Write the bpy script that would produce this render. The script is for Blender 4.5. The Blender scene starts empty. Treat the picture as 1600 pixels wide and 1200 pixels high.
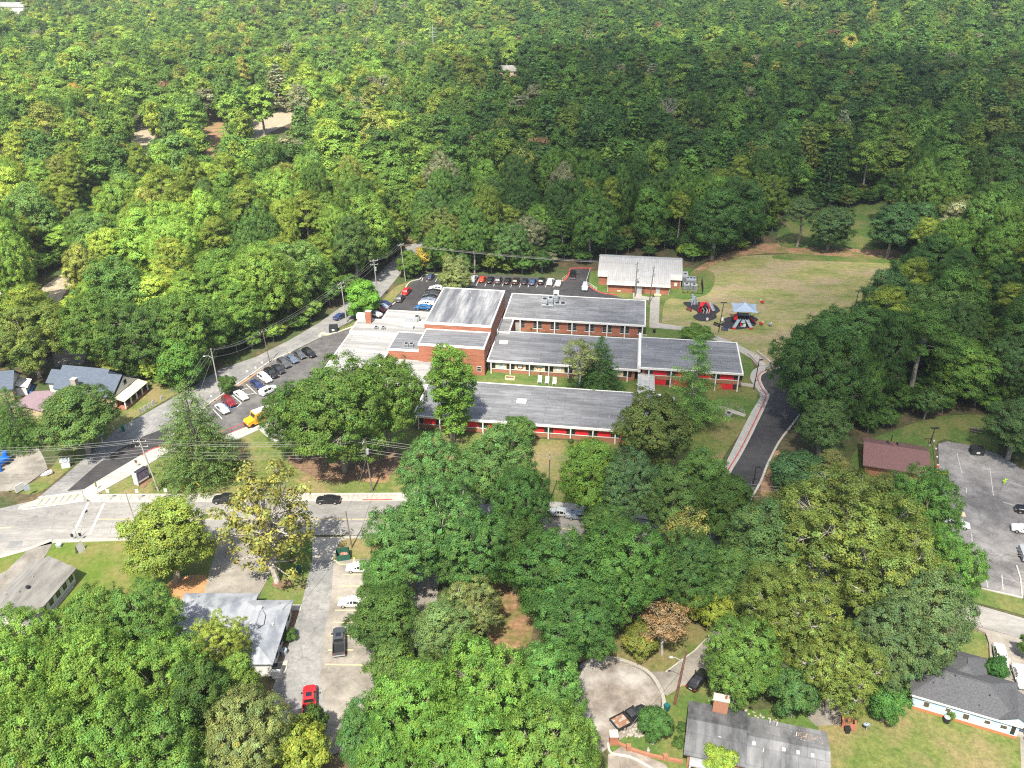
import bpy, bmesh, math, random
import numpy as np
from mathutils import Vector, Matrix
R = math.radians
rng = np.random.default_rng(11)
random.seed(11)
S = bpy.context.scene
COL = S.collection

# ------------------------------------------------------------------ camera, sky, sun, exposure
F, PITCH, CAMH = 1350., R(28.2), 100.
cam = bpy.data.objects.new('camera', bpy.data.cameras.new('camera'))
COL.objects.link(cam); S.camera = cam
cam.location = (0, 0, CAMH); cam.rotation_euler = (R(90) - PITCH, 0, 0)
cam.data.sensor_width = 36.; cam.data.lens = 36. * F / 1600.
cam.data.clip_start = 1.; cam.data.clip_end = 20000.

SUN_EL = R(56); SHX, SHY = .24, .971          # direction shadows fall on the ground
W = bpy.data.worlds.new('World'); S.world = W; W.use_nodes = True
nt = W.node_tree; nt.nodes.clear()
sky = nt.nodes.new('ShaderNodeTexSky'); sky.sky_type = 'NISHITA'; sky.sun_disc = False
sky.sun_elevation = SUN_EL; sky.sun_rotation = math.atan2(-SHX, -SHY)
sky.air_density = 1.; sky.dust_density = 2.2; sky.ozone_density = 1.
bg = nt.nodes.new('ShaderNodeBackground'); bg.inputs[1].default_value = .115
ow = nt.nodes.new('ShaderNodeOutputWorld')
nt.links.new(sky.outputs[0], bg.inputs[0]); nt.links.new(bg.outputs[0], ow.inputs[0])
sd = bpy.data.lights.new('sun', 'SUN'); sd.energy = 5.; sd.angle = R(.53); sd.color = (1., .94, .80)
sun = bpy.data.objects.new('sun', sd); COL.objects.link(sun)
sdir = Vector((SHX * math.cos(SUN_EL), SHY * math.cos(SUN_EL), -math.sin(SUN_EL)))
sun.rotation_euler = sdir.to_track_quat('-Z', 'Y').to_euler(); sun.location = (-100, -200, 400)
S.view_settings.view_transform = 'Standard'; S.view_settings.look = 'None'
S.view_settings.exposure = 1.0; S.view_settings.gamma = 1.
S.view_settings.use_curve_mapping = False
try:
    S.cycles.max_bounces = 6; S.cycles.transparent_max_bounces = 12; S.cycles.diffuse_bounces = 3
    S.cycles.volume_bounces = 0; S.cycles.caustics_reflective = False; S.cycles.caustics_refractive = False
    S.cycles.use_denoising = False; S.cycles.filter_width = 1.15; S.cycles.sample_clamp_indirect = 6.
except Exception:
    pass

# ------------------------------------------------------------------ surveying helpers
CP, SP = math.cos(PITCH), math.sin(PITCH)
def G(u, v, z=0.):
    "ground (or height z) point seen at photo pixel u,v"
    a = (u - 800) / F; b = (v - 600) / F
    t = (z - CAMH) / (-SP - b * CP)
    return a * t, (CP - b * SP) * t
def pix(x, y, z):
    zz = z - CAMH; d = y * CP - zz * SP; dn = -(y * SP + zz * CP)
    return 800 + F * x / d, 600 + F * dn / d
def depth(x, y, z): return y * CP - (z - CAMH) * SP
def inside(p, poly):
    x, y = p; c = False; n = len(poly); j = n - 1
    for i in range(n):
        xi, yi = poly[i]; xj, yj = poly[j]
        if (yi > y) != (yj > y) and x < (xj - xi) * (y - yi) / (yj - yi) + xi: c = not c
        j = i
    return c
def spline(pts, n=5, closed=False):
    out = []; m = len(pts)
    for i in range(m if closed else m - 1):
        def g(k): return np.array(pts[k % m] if closed else pts[min(max(k, 0), m - 1)], float)
        p0, p1, p2, p3 = g(i - 1), g(i), g(i + 1), g(i + 2)
        for k in range(n):
            t = k / n
            out.append(tuple(.5 * (2 * p1 + (p2 - p0) * t + (2 * p0 - 5 * p1 + 4 * p2 - p3) * t * t + (3 * p1 - p0 - 3 * p2 + p3) * t ** 3)))
    if not closed: out.append(tuple(map(float, pts[-1])))
    return out
def GP(pts, z=0.): return [G(u, v, z) for u, v in pts]

# ------------------------------------------------------------------ materials
MATS = {}
def mat(name, c1, c2=None, scale=1., rough=.8, detail=4., spec=.3, metal=0., bump=0., bscale=20., c3=None, s3=.2, stretch=None, lo=.35, hi=.65, fine=None, cracks=None):
    "principled with a noise mix of c1 / c2 (object space), an optional slow third colour and bump"
    if name in MATS: return MATS[name]
    m = bpy.data.materials.new(name); m.use_nodes = True; t = m.node_tree
    b = t.nodes['Principled BSDF']
    b.inputs['Roughness'].default_value = rough; b.inputs['Metallic'].default_value = metal
    b.inputs['Specular IOR Level'].default_value = spec
    b.inputs['Base Color'].default_value = (*c1, 1)
    tc = t.nodes.new('ShaderNodeTexCoord'); vec = tc.outputs['Object']
    if stretch:
        mp = t.nodes.new('ShaderNodeMapping'); mp.inputs['Scale'].default_value = stretch
        t.links.new(vec, mp.inputs[0]); vec = mp.outputs[0]
    def noise(sc, det=detail):
        n = t.nodes.new('ShaderNodeTexNoise'); n.inputs['Scale'].default_value = sc; n.inputs['Detail'].default_value = det
        n.inputs['Roughness'].default_value = .65
        t.links.new(vec, n.inputs['Vector']); return n.outputs['Fac']
    def ramp(f, l, h):
        r = t.nodes.new('ShaderNodeMapRange'); r.inputs[1].default_value = l; r.inputs[2].default_value = h
        t.links.new(f, r.inputs[0]); return r.outputs[0]
    def mix(f, a, bb):
        x = t.nodes.new('ShaderNodeMix'); x.data_type = 'RGBA'
        t.links.new(f, x.inputs[0])
        for s, v in ((6, a), (7, bb)):
            if hasattr(v, 'is_output'): t.links.new(v, x.inputs[s])
            else: x.inputs[s].default_value = (*v, 1)
        return x.outputs[2]
    col = None
    if c2: col = mix(ramp(noise(scale), lo, hi), c1, c2)
    if c3: col = mix(ramp(noise(s3, 3.), .45, .62), col if col is not None else c1, c3)
    def mul(a, f):
        x = t.nodes.new('ShaderNodeMix'); x.data_type = 'RGBA'; x.blend_type = 'MULTIPLY'; x.inputs[0].default_value = 1.; t.links.new(a, x.inputs[6]); t.links.new(f, x.inputs[7]); return x.outputs[2]
    def rng_(f, l, h, a, c):
        r = t.nodes.new('ShaderNodeMapRange'); r.inputs[1].default_value = l; r.inputs[2].default_value = h; r.inputs[3].default_value = a; r.inputs[4].default_value = c; t.links.new(f, r.inputs[0]); return r.outputs[0]
    if fine and col is not None:
        for sc_, am in fine: col = mul(col, rng_(noise(sc_, 6.), .3, .7, 1 - am, 1 + am))
    if cracks and col is not None:
        for sc_, wd, dk in cracks:
            nz = t.nodes.new('ShaderNodeTexNoise'); nz.inputs['Scale'].default_value = sc_ * 2.5; nz.inputs['Detail'].default_value = 4.; t.links.new(vec, nz.inputs['Vector'])
            ad = t.nodes.new('ShaderNodeMix'); ad.data_type = 'VECTOR'; ad.inputs[0].default_value = .35 / max(sc_ * 4, 1.) if sc_ > 1 else .3
            va = t.nodes.new('ShaderNodeVectorMath'); va.operation = 'MULTIPLY_ADD'; va.inputs[1].default_value = (1.4 / (sc_ * 4),) * 3; t.links.new(nz.outputs['Color'], va.inputs[0]); t.links.new(vec, va.inputs[2])
            vo = t.nodes.new('ShaderNodeTexVoronoi'); vo.feature = 'DISTANCE_TO_EDGE'; vo.inputs['Scale'].default_value = sc_; t.links.new(va.outputs[0], vo.inputs['Vector'])
            col = mul(col, rng_(vo.outputs['Distance'], 0., wd * sc_, dk, 1.))
    if col is not None: t.links.new(col, b.inputs['Base Color'])
    if bump:
        bn = t.nodes.new('ShaderNodeBump'); bn.inputs['Strength'].default_value = bump; bn.inputs['Distance'].default_value = .05
        t.links.new(noise(bscale), bn.inputs['Height']); t.links.new(bn.outputs[0], b.inputs['Normal'])
    MATS[name] = m; return m

def roofmat(name, c1, c2, seam, w, h, rot=0., streak=(.15, 1.5, 1.), stain=None):
    "rolled roofing: long sheets with thin dark laps, streaky weathering"
    if name in MATS: return MATS[name]
    m = mat(name, c1, c2, scale=.9, rough=.75, stretch=streak, c3=stain, s3=.25, fine=((.35, .14), (3., .12)))
    t = m.node_tree; b = t.nodes['Principled BSDF']
    src = b.inputs['Base Color'].links[0].from_socket
    tc = t.nodes.new('ShaderNodeTexCoord'); mp = t.nodes.new('ShaderNodeMapping'); mp.inputs['Rotation'].default_value = (0, 0, rot)
    br = t.nodes.new('ShaderNodeTexBrick'); br.inputs['Scale'].default_value = 1.
    br.inputs['Brick Width'].default_value = w; br.inputs['Row Height'].default_value = h
    br.inputs['Mortar Size'].default_value = .07; br.inputs['Mortar Smooth'].default_value = .3
    br.inputs['Color1'].default_value = (.80, .80, .80, 1); br.inputs['Color2'].default_value = (1, 1, 1, 1); br.inputs['Mortar'].default_value = (*seam, 1)
    t.links.new(tc.outputs['Object'], mp.inputs[0]); t.links.new(mp.outputs[0], br.inputs['Vector'])
    x = t.nodes.new('ShaderNodeMix'); x.data_type = 'RGBA'; x.blend_type = 'MULTIPLY'; x.inputs[0].default_value = 1.
    t.links.new(src, x.inputs[6]); t.links.new(br.outputs['Color'], x.inputs[7]); t.links.new(x.outputs[2], b.inputs['Base Color'])
    return m

def leafmat(name, instanced):
    m = bpy.data.materials.new(name); m.use_nodes = True; t = m.node_tree; t.nodes.clear()
    out = t.nodes.new('ShaderNodeOutputMaterial')
    at = t.nodes.new('ShaderNodeAttribute'); at.attribute_name = 'tint'
    if instanced:
        oc = t.nodes.new('ShaderNodeAttribute'); oc.attribute_type = 'INSTANCER'; oc.attribute_name = 'icol'; base = oc.outputs['Color']
    else:
        oc = t.nodes.new('ShaderNodeObjectInfo'); base = oc.outputs['Color']
    x = t.nodes.new('ShaderNodeMix'); x.data_type = 'RGBA'; x.blend_type = 'MULTIPLY'; x.inputs[0].default_value = 1.
    hue = t.nodes.new('ShaderNodeMix'); hue.data_type = 'RGBA'; hue.blend_type = 'MULTIPLY'; hue.inputs[0].default_value = 1.; hue.inputs[7].default_value = (1.29, 1.25, 1.06, 1)
    t.links.new(base, hue.inputs[6]); t.links.new(hue.outputs[2], x.inputs[6]); t.links.new(at.outputs['Color'], x.inputs[7])
    p = t.nodes.new('ShaderNodeBsdfPrincipled'); p.inputs['Roughness'].default_value = .55; p.inputs['Specular IOR Level'].default_value = .18
    t.links.new(x.outputs[2], p.inputs['Base Color'])
    tr = t.nodes.new('ShaderNodeBsdfTranslucent')
    y = t.nodes.new('ShaderNodeMix'); y.data_type = 'RGBA'; y.blend_type = 'MULTIPLY'; y.inputs[0].default_value = 1.; y.inputs[7].default_value = (1.25, 1.15, .5, 1)
    t.links.new(x.outputs[2], y.inputs[6]); t.links.new(y.outputs[2], tr.inputs[0])
    mx = t.nodes.new('ShaderNodeMixShader'); mx.inputs[0].default_value = .28
    t.links.new(p.outputs[0], mx.inputs[1]); t.links.new(tr.outputs[0], mx.inputs[2]); t.links.new(mx.outputs[0], out.inputs[0])
    return m
LEAF, LEAFI = leafmat('leaf', False), leafmat('forest_leaf', True)

def paint():
    "car paint: colour from the object"
    m = bpy.data.materials.new('car_paint'); m.use_nodes = True; t = m.node_tree; p = t.nodes['Principled BSDF']
    oc = t.nodes.new('ShaderNodeObjectInfo'); t.links.new(oc.outputs['Color'], p.inputs['Base Color'])
    p.inputs['Roughness'].default_value = .32; p.inputs['Coat Weight'].default_value = .6; p.inputs['Coat Roughness'].default_value = .05
    return m
PAINT = paint()
BARK = mat('bark', (.17, .145, .12), (.30, .27, .23), 3., .9, bump=.5, bscale=8)
PALEBARK = mat('pale_bark', (.55, .52, .47), (.25, .21, .17), 1.5, .8)
DEADWOOD = mat('dead_wood', (.36, .31, .27), (.2, .17, .15), 2., .9)
GROUND = mat('forest_floor', (.045, .05, .02), (.12, .085, .05), .25, .95, c3=(.05, .075, .022), s3=.06, fine=((1., .3), (5., .3)))
LAWN = mat('lawn_grass', (.075, .115, .022), (.135, .15, .042), .35, .95, detail=8, c3=(.19, .155, .07), s3=.09, fine=((1.4, .25), (6., .25)), bump=.4, bscale=6)
LUSH = mat('lush_lawn', (.055, .105, .02), (.09, .14, .03), .5, .95, detail=8, c3=(.14, .145, .045), s3=.1, fine=((1.4, .25), (6., .25)), bump=.4, bscale=6)
SUNGRASS = mat('bright_lawn', (.075, .125, .014), (.115, .15, .026), .35, .95, detail=8, c3=(.165, .15, .05), s3=.1, fine=((1.2, .2), (6., .2)), bump=.4, bscale=6)
FIELD = mat('dry_field', (.125, .16, .04), (.27, .235, .10), .12, .95, detail=11, c3=(.27, .215, .125), s3=.07, stretch=(.75, 1.5, 1), fine=((.7, .25), (5., .25)), bump=.3, bscale=5)
DIRT = mat('bare_dirt', (.24, .13, .075), (.32, .195, .115), .3, .95, fine=((1.2, .25), (5., .2)), detail=8, c3=(.13, .13, .04), s3=.2, bump=.3, bscale=4)
MULCH = mat('mulch', (.13, .08, .05), (.20, .13, .08), 2., .95, fine=((1.2, .3), (5., .3)), bump=.4)
STRAW = mat('pine_straw', (.33, .165, .07), (.4, .23, .11), .8, .95)
OLDROAD = mat('worn_concrete_road', (.225, .214, .2), (.285, .272, .256), .25, .85, detail=10, c3=(.20, .19, .182), s3=.10, cracks=((.11, .07, .78), (.45, .04, .82)), fine=((.3, .16), (2., .12)), stretch=(.35, 1., 1))
OLDASPH = mat('old_asphalt', (.19, .187, .183), (.26, .255, .25), .5, .9, detail=9, c3=(.17, .17, .17), s3=.15, cracks=((.14, .07, .75), (.5, .04, .82)), fine=((1.5, .15),))
NEWASPH = mat('new_asphalt', (.034, .033, .036), (.046, .044, .047), .6, .8, detail=6, c3=(.06, .058, .059), s3=.06, fine=((.6, .12), (4., .06)))
LOTASPH = mat('lot_asphalt', (.075, .072, .074), (.10, .096, .096), .4, .85, detail=6, c3=(.13, .125, .12), s3=.12, fine=((.8, .15), (4., .1)))
GREYLOT = mat('patched_asphalt', (.20, .19, .187), (.30, .288, .28), .15, .85, detail=9, c3=(.13, .124, .124), s3=.07, cracks=((.12, .12, .7), (.5, .05, .75)), fine=((.4, .25), (2., .12)))
STAINLOT = mat('stained_concrete', (.24, .218, .19), (.15, .137, .12), .3, .9, detail=11, c3=(.285, .26, .23), s3=.1, cracks=((.16, .06, .78),), fine=((.5, .15), (3., .1)))
CULSAC = mat('culdesac_concrete', (.28, .245, .21), (.16, .135, .115), .3, .9, detail=11, c3=(.36, .335, .31), s3=.12, cracks=((.2, .06, .78),), fine=((.5, .2), (3., .12)))
CONC = mat('concrete', (.30, .28, .25), (.36, .338, .30), .8, .85, detail=6, fine=((.7, .12), (4., .08)))
LCONC = mat('new_concrete', (.32, .31, .29), (.37, .358, .335), .6, .85, fine=((.8, .08), (4., .06)))
YCONC = mat('yellow_paint', (.62, .53, .22), (.45, .42, .36), .9, .85, detail=8)
KERB = mat('kerb_concrete', (.45, .425, .385), (.36, .335, .30), .6, .85)
REDP = mat('red_kerb_paint', (.36, .045, .04), (.42, .11, .09), 1., .7)
WHITEP = mat('white_line', (.58, .57, .55), (.34, .33, .32), 1.2, .7)
YLINE = mat('yellow_line', (.62, .48, .2), (.55, .45, .28), 2., .7)
BLUEP = mat('blue_line', (.05, .16, .4), None)
BRICK = mat('red_brick', (.30, .115, .07), (.37, .15, .09), 3., .85, detail=3, fine=((6., .12),), c3=(.25, .095, .06), s3=.3, stretch=(1, 1, 6))
SILLB = mat('sill_brick', (.27, .12, .07), (.33, .155, .095), 3., .85)
MEMB = roofmat('grey_membrane', (.185, .187, .197), (.25, .252, .265), (.55, .55, .56), 7., 1.4, streak=(.4, 1., 1.), stain=(.15, .152, .16))
MEMBF = roofmat('pale_membrane', (.175, .177, .19), (.225, .228, .243), (.58, .58, .59), 8., 1.3, streak=(.3, 1.2, 1.), stain=(.145, .147, .157))
GYMR = roofmat('gym_membrane', (.34, .34, .35), (.21, .215, .23), (.7, .7, .7), 6., 1.6, rot=R(90), streak=(1.2, .12, 1.), stain=(.125, .13, .145))
STAGER = roofmat('stage_membrane', (.14, .143, .157), (.205, .208, .222), (.6, .6, .6), 5., 1.1)
WHITER = roofmat('white_membrane', (.40, .395, .385), (.31, .306, .30), (.7, .7, .7), 7., 1.2, stain=(.26, .257, .25))
METALR = mat('white_metal_roof', (.35, .35, .355), (.27, .268, .265), .5, .5, stretch=(3., .3, 1), c3=(.31, .305, .30), s3=.25)
TRIM = mat('white_trim', (.68, .67, .64), (.6, .59, .56), 2., .6)
REDPAN = mat('red_panel', (.62, .022, .03), (.56, .02, .03), 2., .5)
GLASS = mat('dark_glass', (.02, .025, .03), None, rough=.08, spec=.7)
CARGLASS = mat('car_glass', (.015, .018, .022), None, rough=.05, spec=.8)
BEIGE = mat('beige_board', (.62, .53, .36), (.58, .49, .33), 2., .7)
GREYD = mat('grey_door', (.33, .35, .36), None, rough=.6)
STEEL = mat('galvanised', (.42, .44, .46), (.34, .36, .38), 3., .5, metal=.3)
DARK = mat('dark_metal', (.02, .02, .022), None, rough=.5)
RUBBER = mat('tyre_rubber', (.015, .015, .016), None, rough=.9)
RIM = mat('alloy_rim', (.5, .5, .52), None, rough=.3, metal=.6)
HEADL = mat('headlight_glass', (.75, .75, .75), None, rough=.1, spec=.6)
TAILL = mat('taillight_red', (.35, .01, .012), None, rough=.2, spec=.5)
WOODP = mat('pole_wood', (.12, .095, .075), (.2, .165, .135), 2., .9, stretch=(3, 3, .4))
GREYP = mat('weathered_pole', (.36, .34, .31), (.27, .25, .23), 2., .9, stretch=(3, 3, .4))
WIRE = mat('wire', (.16, .155, .15), None, rough=.5)
INSUL = mat('porcelain', (.55, .55, .56), None, rough=.3)
SHINGB = mat('blue_shingle', (.065, .085, .12), (.10, .12, .155), 1.6, .9, detail=8, bump=.4, stretch=(.6, 2.5, 1))
SHINGD = mat('charcoal_shingle', (.055, .057, .065), (.10, .102, .11), 3., .9, detail=8, bump=.5, stretch=(1.5, 1.5, 1))
SHINGP = roofmat('patched_shingle', (.06, .063, .07), (.135, .137, .143), (.7, .7, .7), 2.2, 2.4, streak=(.8, .2, 1.), stain=(.21, .21, .218))
SHINGR = mat('brown_shingle', (.13, .068, .066), (.165, .09, .085), 3., .9, detail=8, bump=.4)
SHINGG = mat('grey_shingle', (.24, .255, .29), (.31, .325, .355), .8, .85, detail=8, stretch=(1, .5, 1), c3=(.17, .185, .22), s3=.35)
SHINGT = mat('tan_grey_roof', (.25, .24, .225), (.14, .135, .125), .5, .85, detail=8, stretch=(1.6, .4, 1))
SIDEW = mat('white_siding', (.64, .63, .60), (.57, .56, .54), 1., .7)
SIDET = mat('tan_siding', (.42, .33, .21), (.38, .3, .19), 1., .8)
SIDEB = mat('pale_blue_siding', (.36, .50, .59), (.39, .53, .61), 1., .7, stretch=(.3, .3, 8))
BOARDS = mat('grey_boards', (.20, .165, .14), (.28, .24, .21), 2., .9)
PLAYRED = mat('play_red', (.55, .02, .025), None, rough=.4)
PLAYGREY = mat('play_grey', (.28, .32, .36), (.23, .27, .31), 2., .5)
CANOPYF = mat('shade_fabric', (.24, .31, .40), (.27, .34, .43), .6, .7)
MATBLK = mat('rubber_mat', (.022, .022, .026), (.032, .032, .036), 2., .9)
BUSY = mat('bus_yellow', (.72, .33, .015), None, rough=.35)
DUMPG = mat('dumpster_green', (.02, .09, .065), (.03, .11, .08), 2., .6)
DUMPK = mat('dumpster_dark', (.02, .03, .03), (.035, .045, .045), 2., .6)
BING = mat('bin_green', (.01, .13, .075), None, rough=.5)
BLUEPL = mat('blue_plastic', (.015, .12, .45), None, rough=.5)
YELLOWP = mat('bright_yellow', (.85, .62, .02), None, rough=.5)
LIMEP = mat('lime_plastic', (.45, .75, .03), None, rough=.5)
STONE = mat('pale_stone', (.36, .33, .29), (.26, .235, .205), 3., .9)

# ------------------------------------------------------------------ mesh builder
class MB:
    def __init__(s): s.v = []; s.f = []; s.m = []
    def add(s, vs, fs, mi=0):
        o = len(s.v); s.v += [tuple(p) for p in vs]; s.f += [tuple(i + o for i in f) for f in fs]; s.m += [mi] * len(fs); return s
    def box(s, x0, x1, y0, y1, z0, z1, mi=0, rz=0., c=None):
        v = [(x, y, z) for z in (z0, z1) for x, y in ((x0, y0), (x1, y0), (x1, y1), (x0, y1))]
        if rz:
            cx, cy = c or ((x0 + x1) / 2, (y0 + y1) / 2); k, q = math.cos(rz), math.sin(rz)
            v = [(cx + (x - cx) * k - (y - cy) * q, cy + (x - cx) * q + (y - cy) * k, z) for x, y, z in v]
        return s.add(v, [(3, 2, 1, 0), (4, 5, 6, 7), (0, 1, 5, 4), (1, 2, 6, 5), (2, 3, 7, 6), (3, 0, 4, 7)], mi)
    def poly(s, pts, z, mi=0):
        a = sum(pts[i][0] * pts[(i + 1) % len(pts)][1] - pts[(i + 1) % len(pts)][0] * pts[i][1] for i in range(len(pts)))
        p = pts if a > 0 else pts[::-1]
        return s.add([(x, y, z) for x, y in p], [tuple(range(len(p)))], mi)
    def prism(s, pts, z0, z1, mi=0):
        a = sum(pts[i][0] * pts[(i + 1) % len(pts)][1] - pts[(i + 1) % len(pts)][0] * pts[i][1] for i in range(len(pts)))
        p = pts if a > 0 else pts[::-1]; n = len(p)
        zz1 = z1 if hasattr(z1, '__len__') else [z1] * n
        if a <= 0 and hasattr(z1, '__len__'): zz1 = list(z1)[::-1]
        v = [(x, y, z0) for x, y in p] + [(p[i][0], p[i][1], zz1[i]) for i in range(n)]
        return s.add(v, [tuple(range(n - 1, -1, -1)), tuple(range(n, 2 * n))] + [(i, (i + 1) % n, n + (i + 1) % n, n + i) for i in range(n)], mi)
    def face(s, pts, mi=0): return s.add(pts, [tuple(range(len(pts)))], mi)
    def tube(s, pts, r, n=6, mi=0, cap=True):
        P = [Vector(p) for p in pts]; rr = r if hasattr(r, '__len__') else [r] * len(P); v = []; fs = []
        for i, p in enumerate(P):
            d = (P[min(i + 1, len(P) - 1)] - P[max(i - 1, 0)]).normalized()
            a = d.orthogonal().normalized() if abs(d.z) < .95 else Vector((1, 0, 0)); a = (a - d * a.dot(d)).normalized(); b = d.cross(a)
            if abs(d.z) < .95:
                b = Vector((0, 0, 1)); b = (b - d * b.dot(d)).normalized(); a = b.cross(d)
            for k in range(n):
                t = 2 * math.pi * k / n; v.append(p + (a * math.cos(t) + b * math.sin(t)) * rr[i])
        for i in range(len(P) - 1):
            for k in range(n):
                fs.append((i * n + k, i * n + (k + 1) % n, (i + 1) * n + (k + 1) % n, (i + 1) * n + k))
        if cap: fs += [tuple(range(n - 1, -1, -1)), tuple(range((len(P) - 1) * n, len(P) * n))]
        return s.add(v, fs, mi)
    def cyl(s, x, y, z0, z1, r0, r1=None, n=10, mi=0): return s.tube([(x, y, z0), (x, y, z1)], [r0, r0 if r1 is None else r1], n, mi)
    def dome(s, x, y, z, rx, ry, rz, n=10, k=4, mi=0):
        v = []; fs = []
        for j in range(k + 1):
            e = math.pi / 2 * j / k
            for i in range(n):
                t = 2 * math.pi * i / n; v.append((x + rx * math.cos(e) * math.cos(t), y + ry * math.cos(e) * math.sin(t), z + rz * math.sin(e)))
        for j in range(k):
            for i in range(n): fs.append((j * n + i, j * n + (i + 1) % n, (j + 1) * n + (i + 1) % n, (j + 1) * n + i))
        return s.add(v, fs, mi)
    def ico(s, x, y, z, r, seed=0, jit=.25, flat=1.):
        rr = random.Random(seed); bm = bmesh.new(); bmesh.ops.create_icosphere(bm, subdivisions=1, radius=r)
        v = [(x + p.co.x * (1 + rr.uniform(-jit, jit)), y + p.co.y * (1 + rr.uniform(-jit, jit)), z + p.co.z * flat) for p in bm.verts]
        fs = [tuple(q.index for q in f.verts) for f in bm.faces]; bm.free(); return s.add(v, fs)
    def mesh(s, name, mats, smooth=False):
        me = bpy.data.meshes.new(name); me.from_pydata(s.v, [], s.f)
        for m in (mats if isinstance(mats, (list, tuple)) else [mats]): me.materials.append(m)
        if any(s.m): me.polygons.foreach_set('material_index', s.m)
        if smooth: me.polygons.foreach_set('use_smooth', [True] * len(me.polygons))
        me.update(); return me
    def build(s, name, mats, parent=None, smooth=False, **props):
        return put(name, s.mesh(name, mats, smooth), parent, **props)

def put(name, me, parent=None, loc=None, rz=0., **props):
    o = bpy.data.objects.new(name, me); COL.objects.link(o)
    if parent is not None: o.parent = parent
    if loc is not None: o.location = loc
    if rz: o.rotation_euler = (0, 0, rz)
    for k, v in props.items(): o[k] = v
    return o
def tag(o, label, cat, group=None):
    o['label'] = label; o['category'] = cat
    if group: o['group'] = group
    return o
def thing(name, label, cat, loc=(0, 0, 0), rz=0., group=None):
    return tag(put(name, None, None, loc, rz), label, cat, group)
KIDS = {}
def copy_tree(o, loc, rz, label, group=None, scale=None, color=None):
    r = o.copy(); COL.objects.link(r); r.location = loc; r.rotation_euler = (0, 0, rz); r['label'] = label
    if group: r['group'] = group
    if scale: r.scale = scale
    if o not in KIDS: KIDS[o] = [(c, list(c.children)) for c in o.children]
    for c, sub in KIDS[o]:
        d = c.copy(); COL.objects.link(d); d.parent = r
        if color and d.get('paint'): d.color = (*color, 1)
        for e in sub:
            g = e.copy(); COL.objects.link(g); g.parent = d
            if color and g.get('paint'): g.color = (*color, 1)
    return r
def V3(p, z): return (p[0], p[1], z)
def ang(a, b): return math.atan2(b[1] - a[1], b[0] - a[0])
def structure(name, mb, m, parent=None):
    return mb.build(name, m, parent, kind='structure')
def sheet(name, px, z, m, smooth=0, parent=None):
    p = GP(spline(px, smooth, True) if smooth else px)
    return structure(name, MB().poly(p, z), m, parent)
def ribbon(pts, w, z0, z1, mb=None, side=0.):
    "flat-topped strip along ground points, width w (side shifts it left/right)"
    mb = mb or MB(); n = len(pts); L = []
    for i in range(n):
        a = Vector(pts[max(i - 1, 0)]); b = Vector(pts[min(i + 1, n - 1)]); d = (b - a).normalized(); nn = Vector((-d.y, d.x))
        p = Vector(pts[i]) + nn * side; L.append((p + nn * w / 2, p - nn * w / 2))
    v = []
    for a, b in L: v += [(a.x, a.y, z0), (b.x, b.y, z0), (b.x, b.y, z1), (a.x, a.y, z1)]
    fs = []
    for i in range(n - 1):
        o = i * 4
        for k in range(4): fs.append((o + k, o + (k + 1) % 4, o + 4 + (k + 1) % 4, o + 4 + k))
    fs += [(3, 2, 1, 0), (n * 4 - 4, n * 4 - 3, n * 4 - 2, n * 4 - 1)]
    mb.add(v, [f[::-1] for f in fs]); return mb

# ------------------------------------------------------------------ terrain, roads, paving
def hill(x, y):
    s = min(max((y - 560) / 400, 0), 1); s = s * s * (3 - 2 * s)
    return s * (12 * math.sin(x / 210 + 1.3) * math.cos(y / 260) + 10 * math.sin(y / 150 + x / 340) + 4 * math.sin(x / 90 - y / 120))
gx = np.concatenate([np.linspace(-5000, -1300, 6), np.arange(-1250, 1251, 50), np.linspace(1300, 5000, 6)])
gy = np.concatenate([np.linspace(-1200, 350, 6), np.arange(400, 1700, 45), np.linspace(1800, 6000, 8)])
mb = MB(); nx = len(gx)
mb.v = [(float(x), float(y), hill(x, y)) for y in gy for x in gx]
mb.f = [(j * nx + i, j * nx + i + 1, (j + 1) * nx + i + 1, (j + 1) * nx + i) for j in range(len(gy) - 1) for i in range(nx - 1)]
mb.m = [0] * len(mb.f); g = mb.build('ground', GROUND, None, True, kind='structure')

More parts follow.
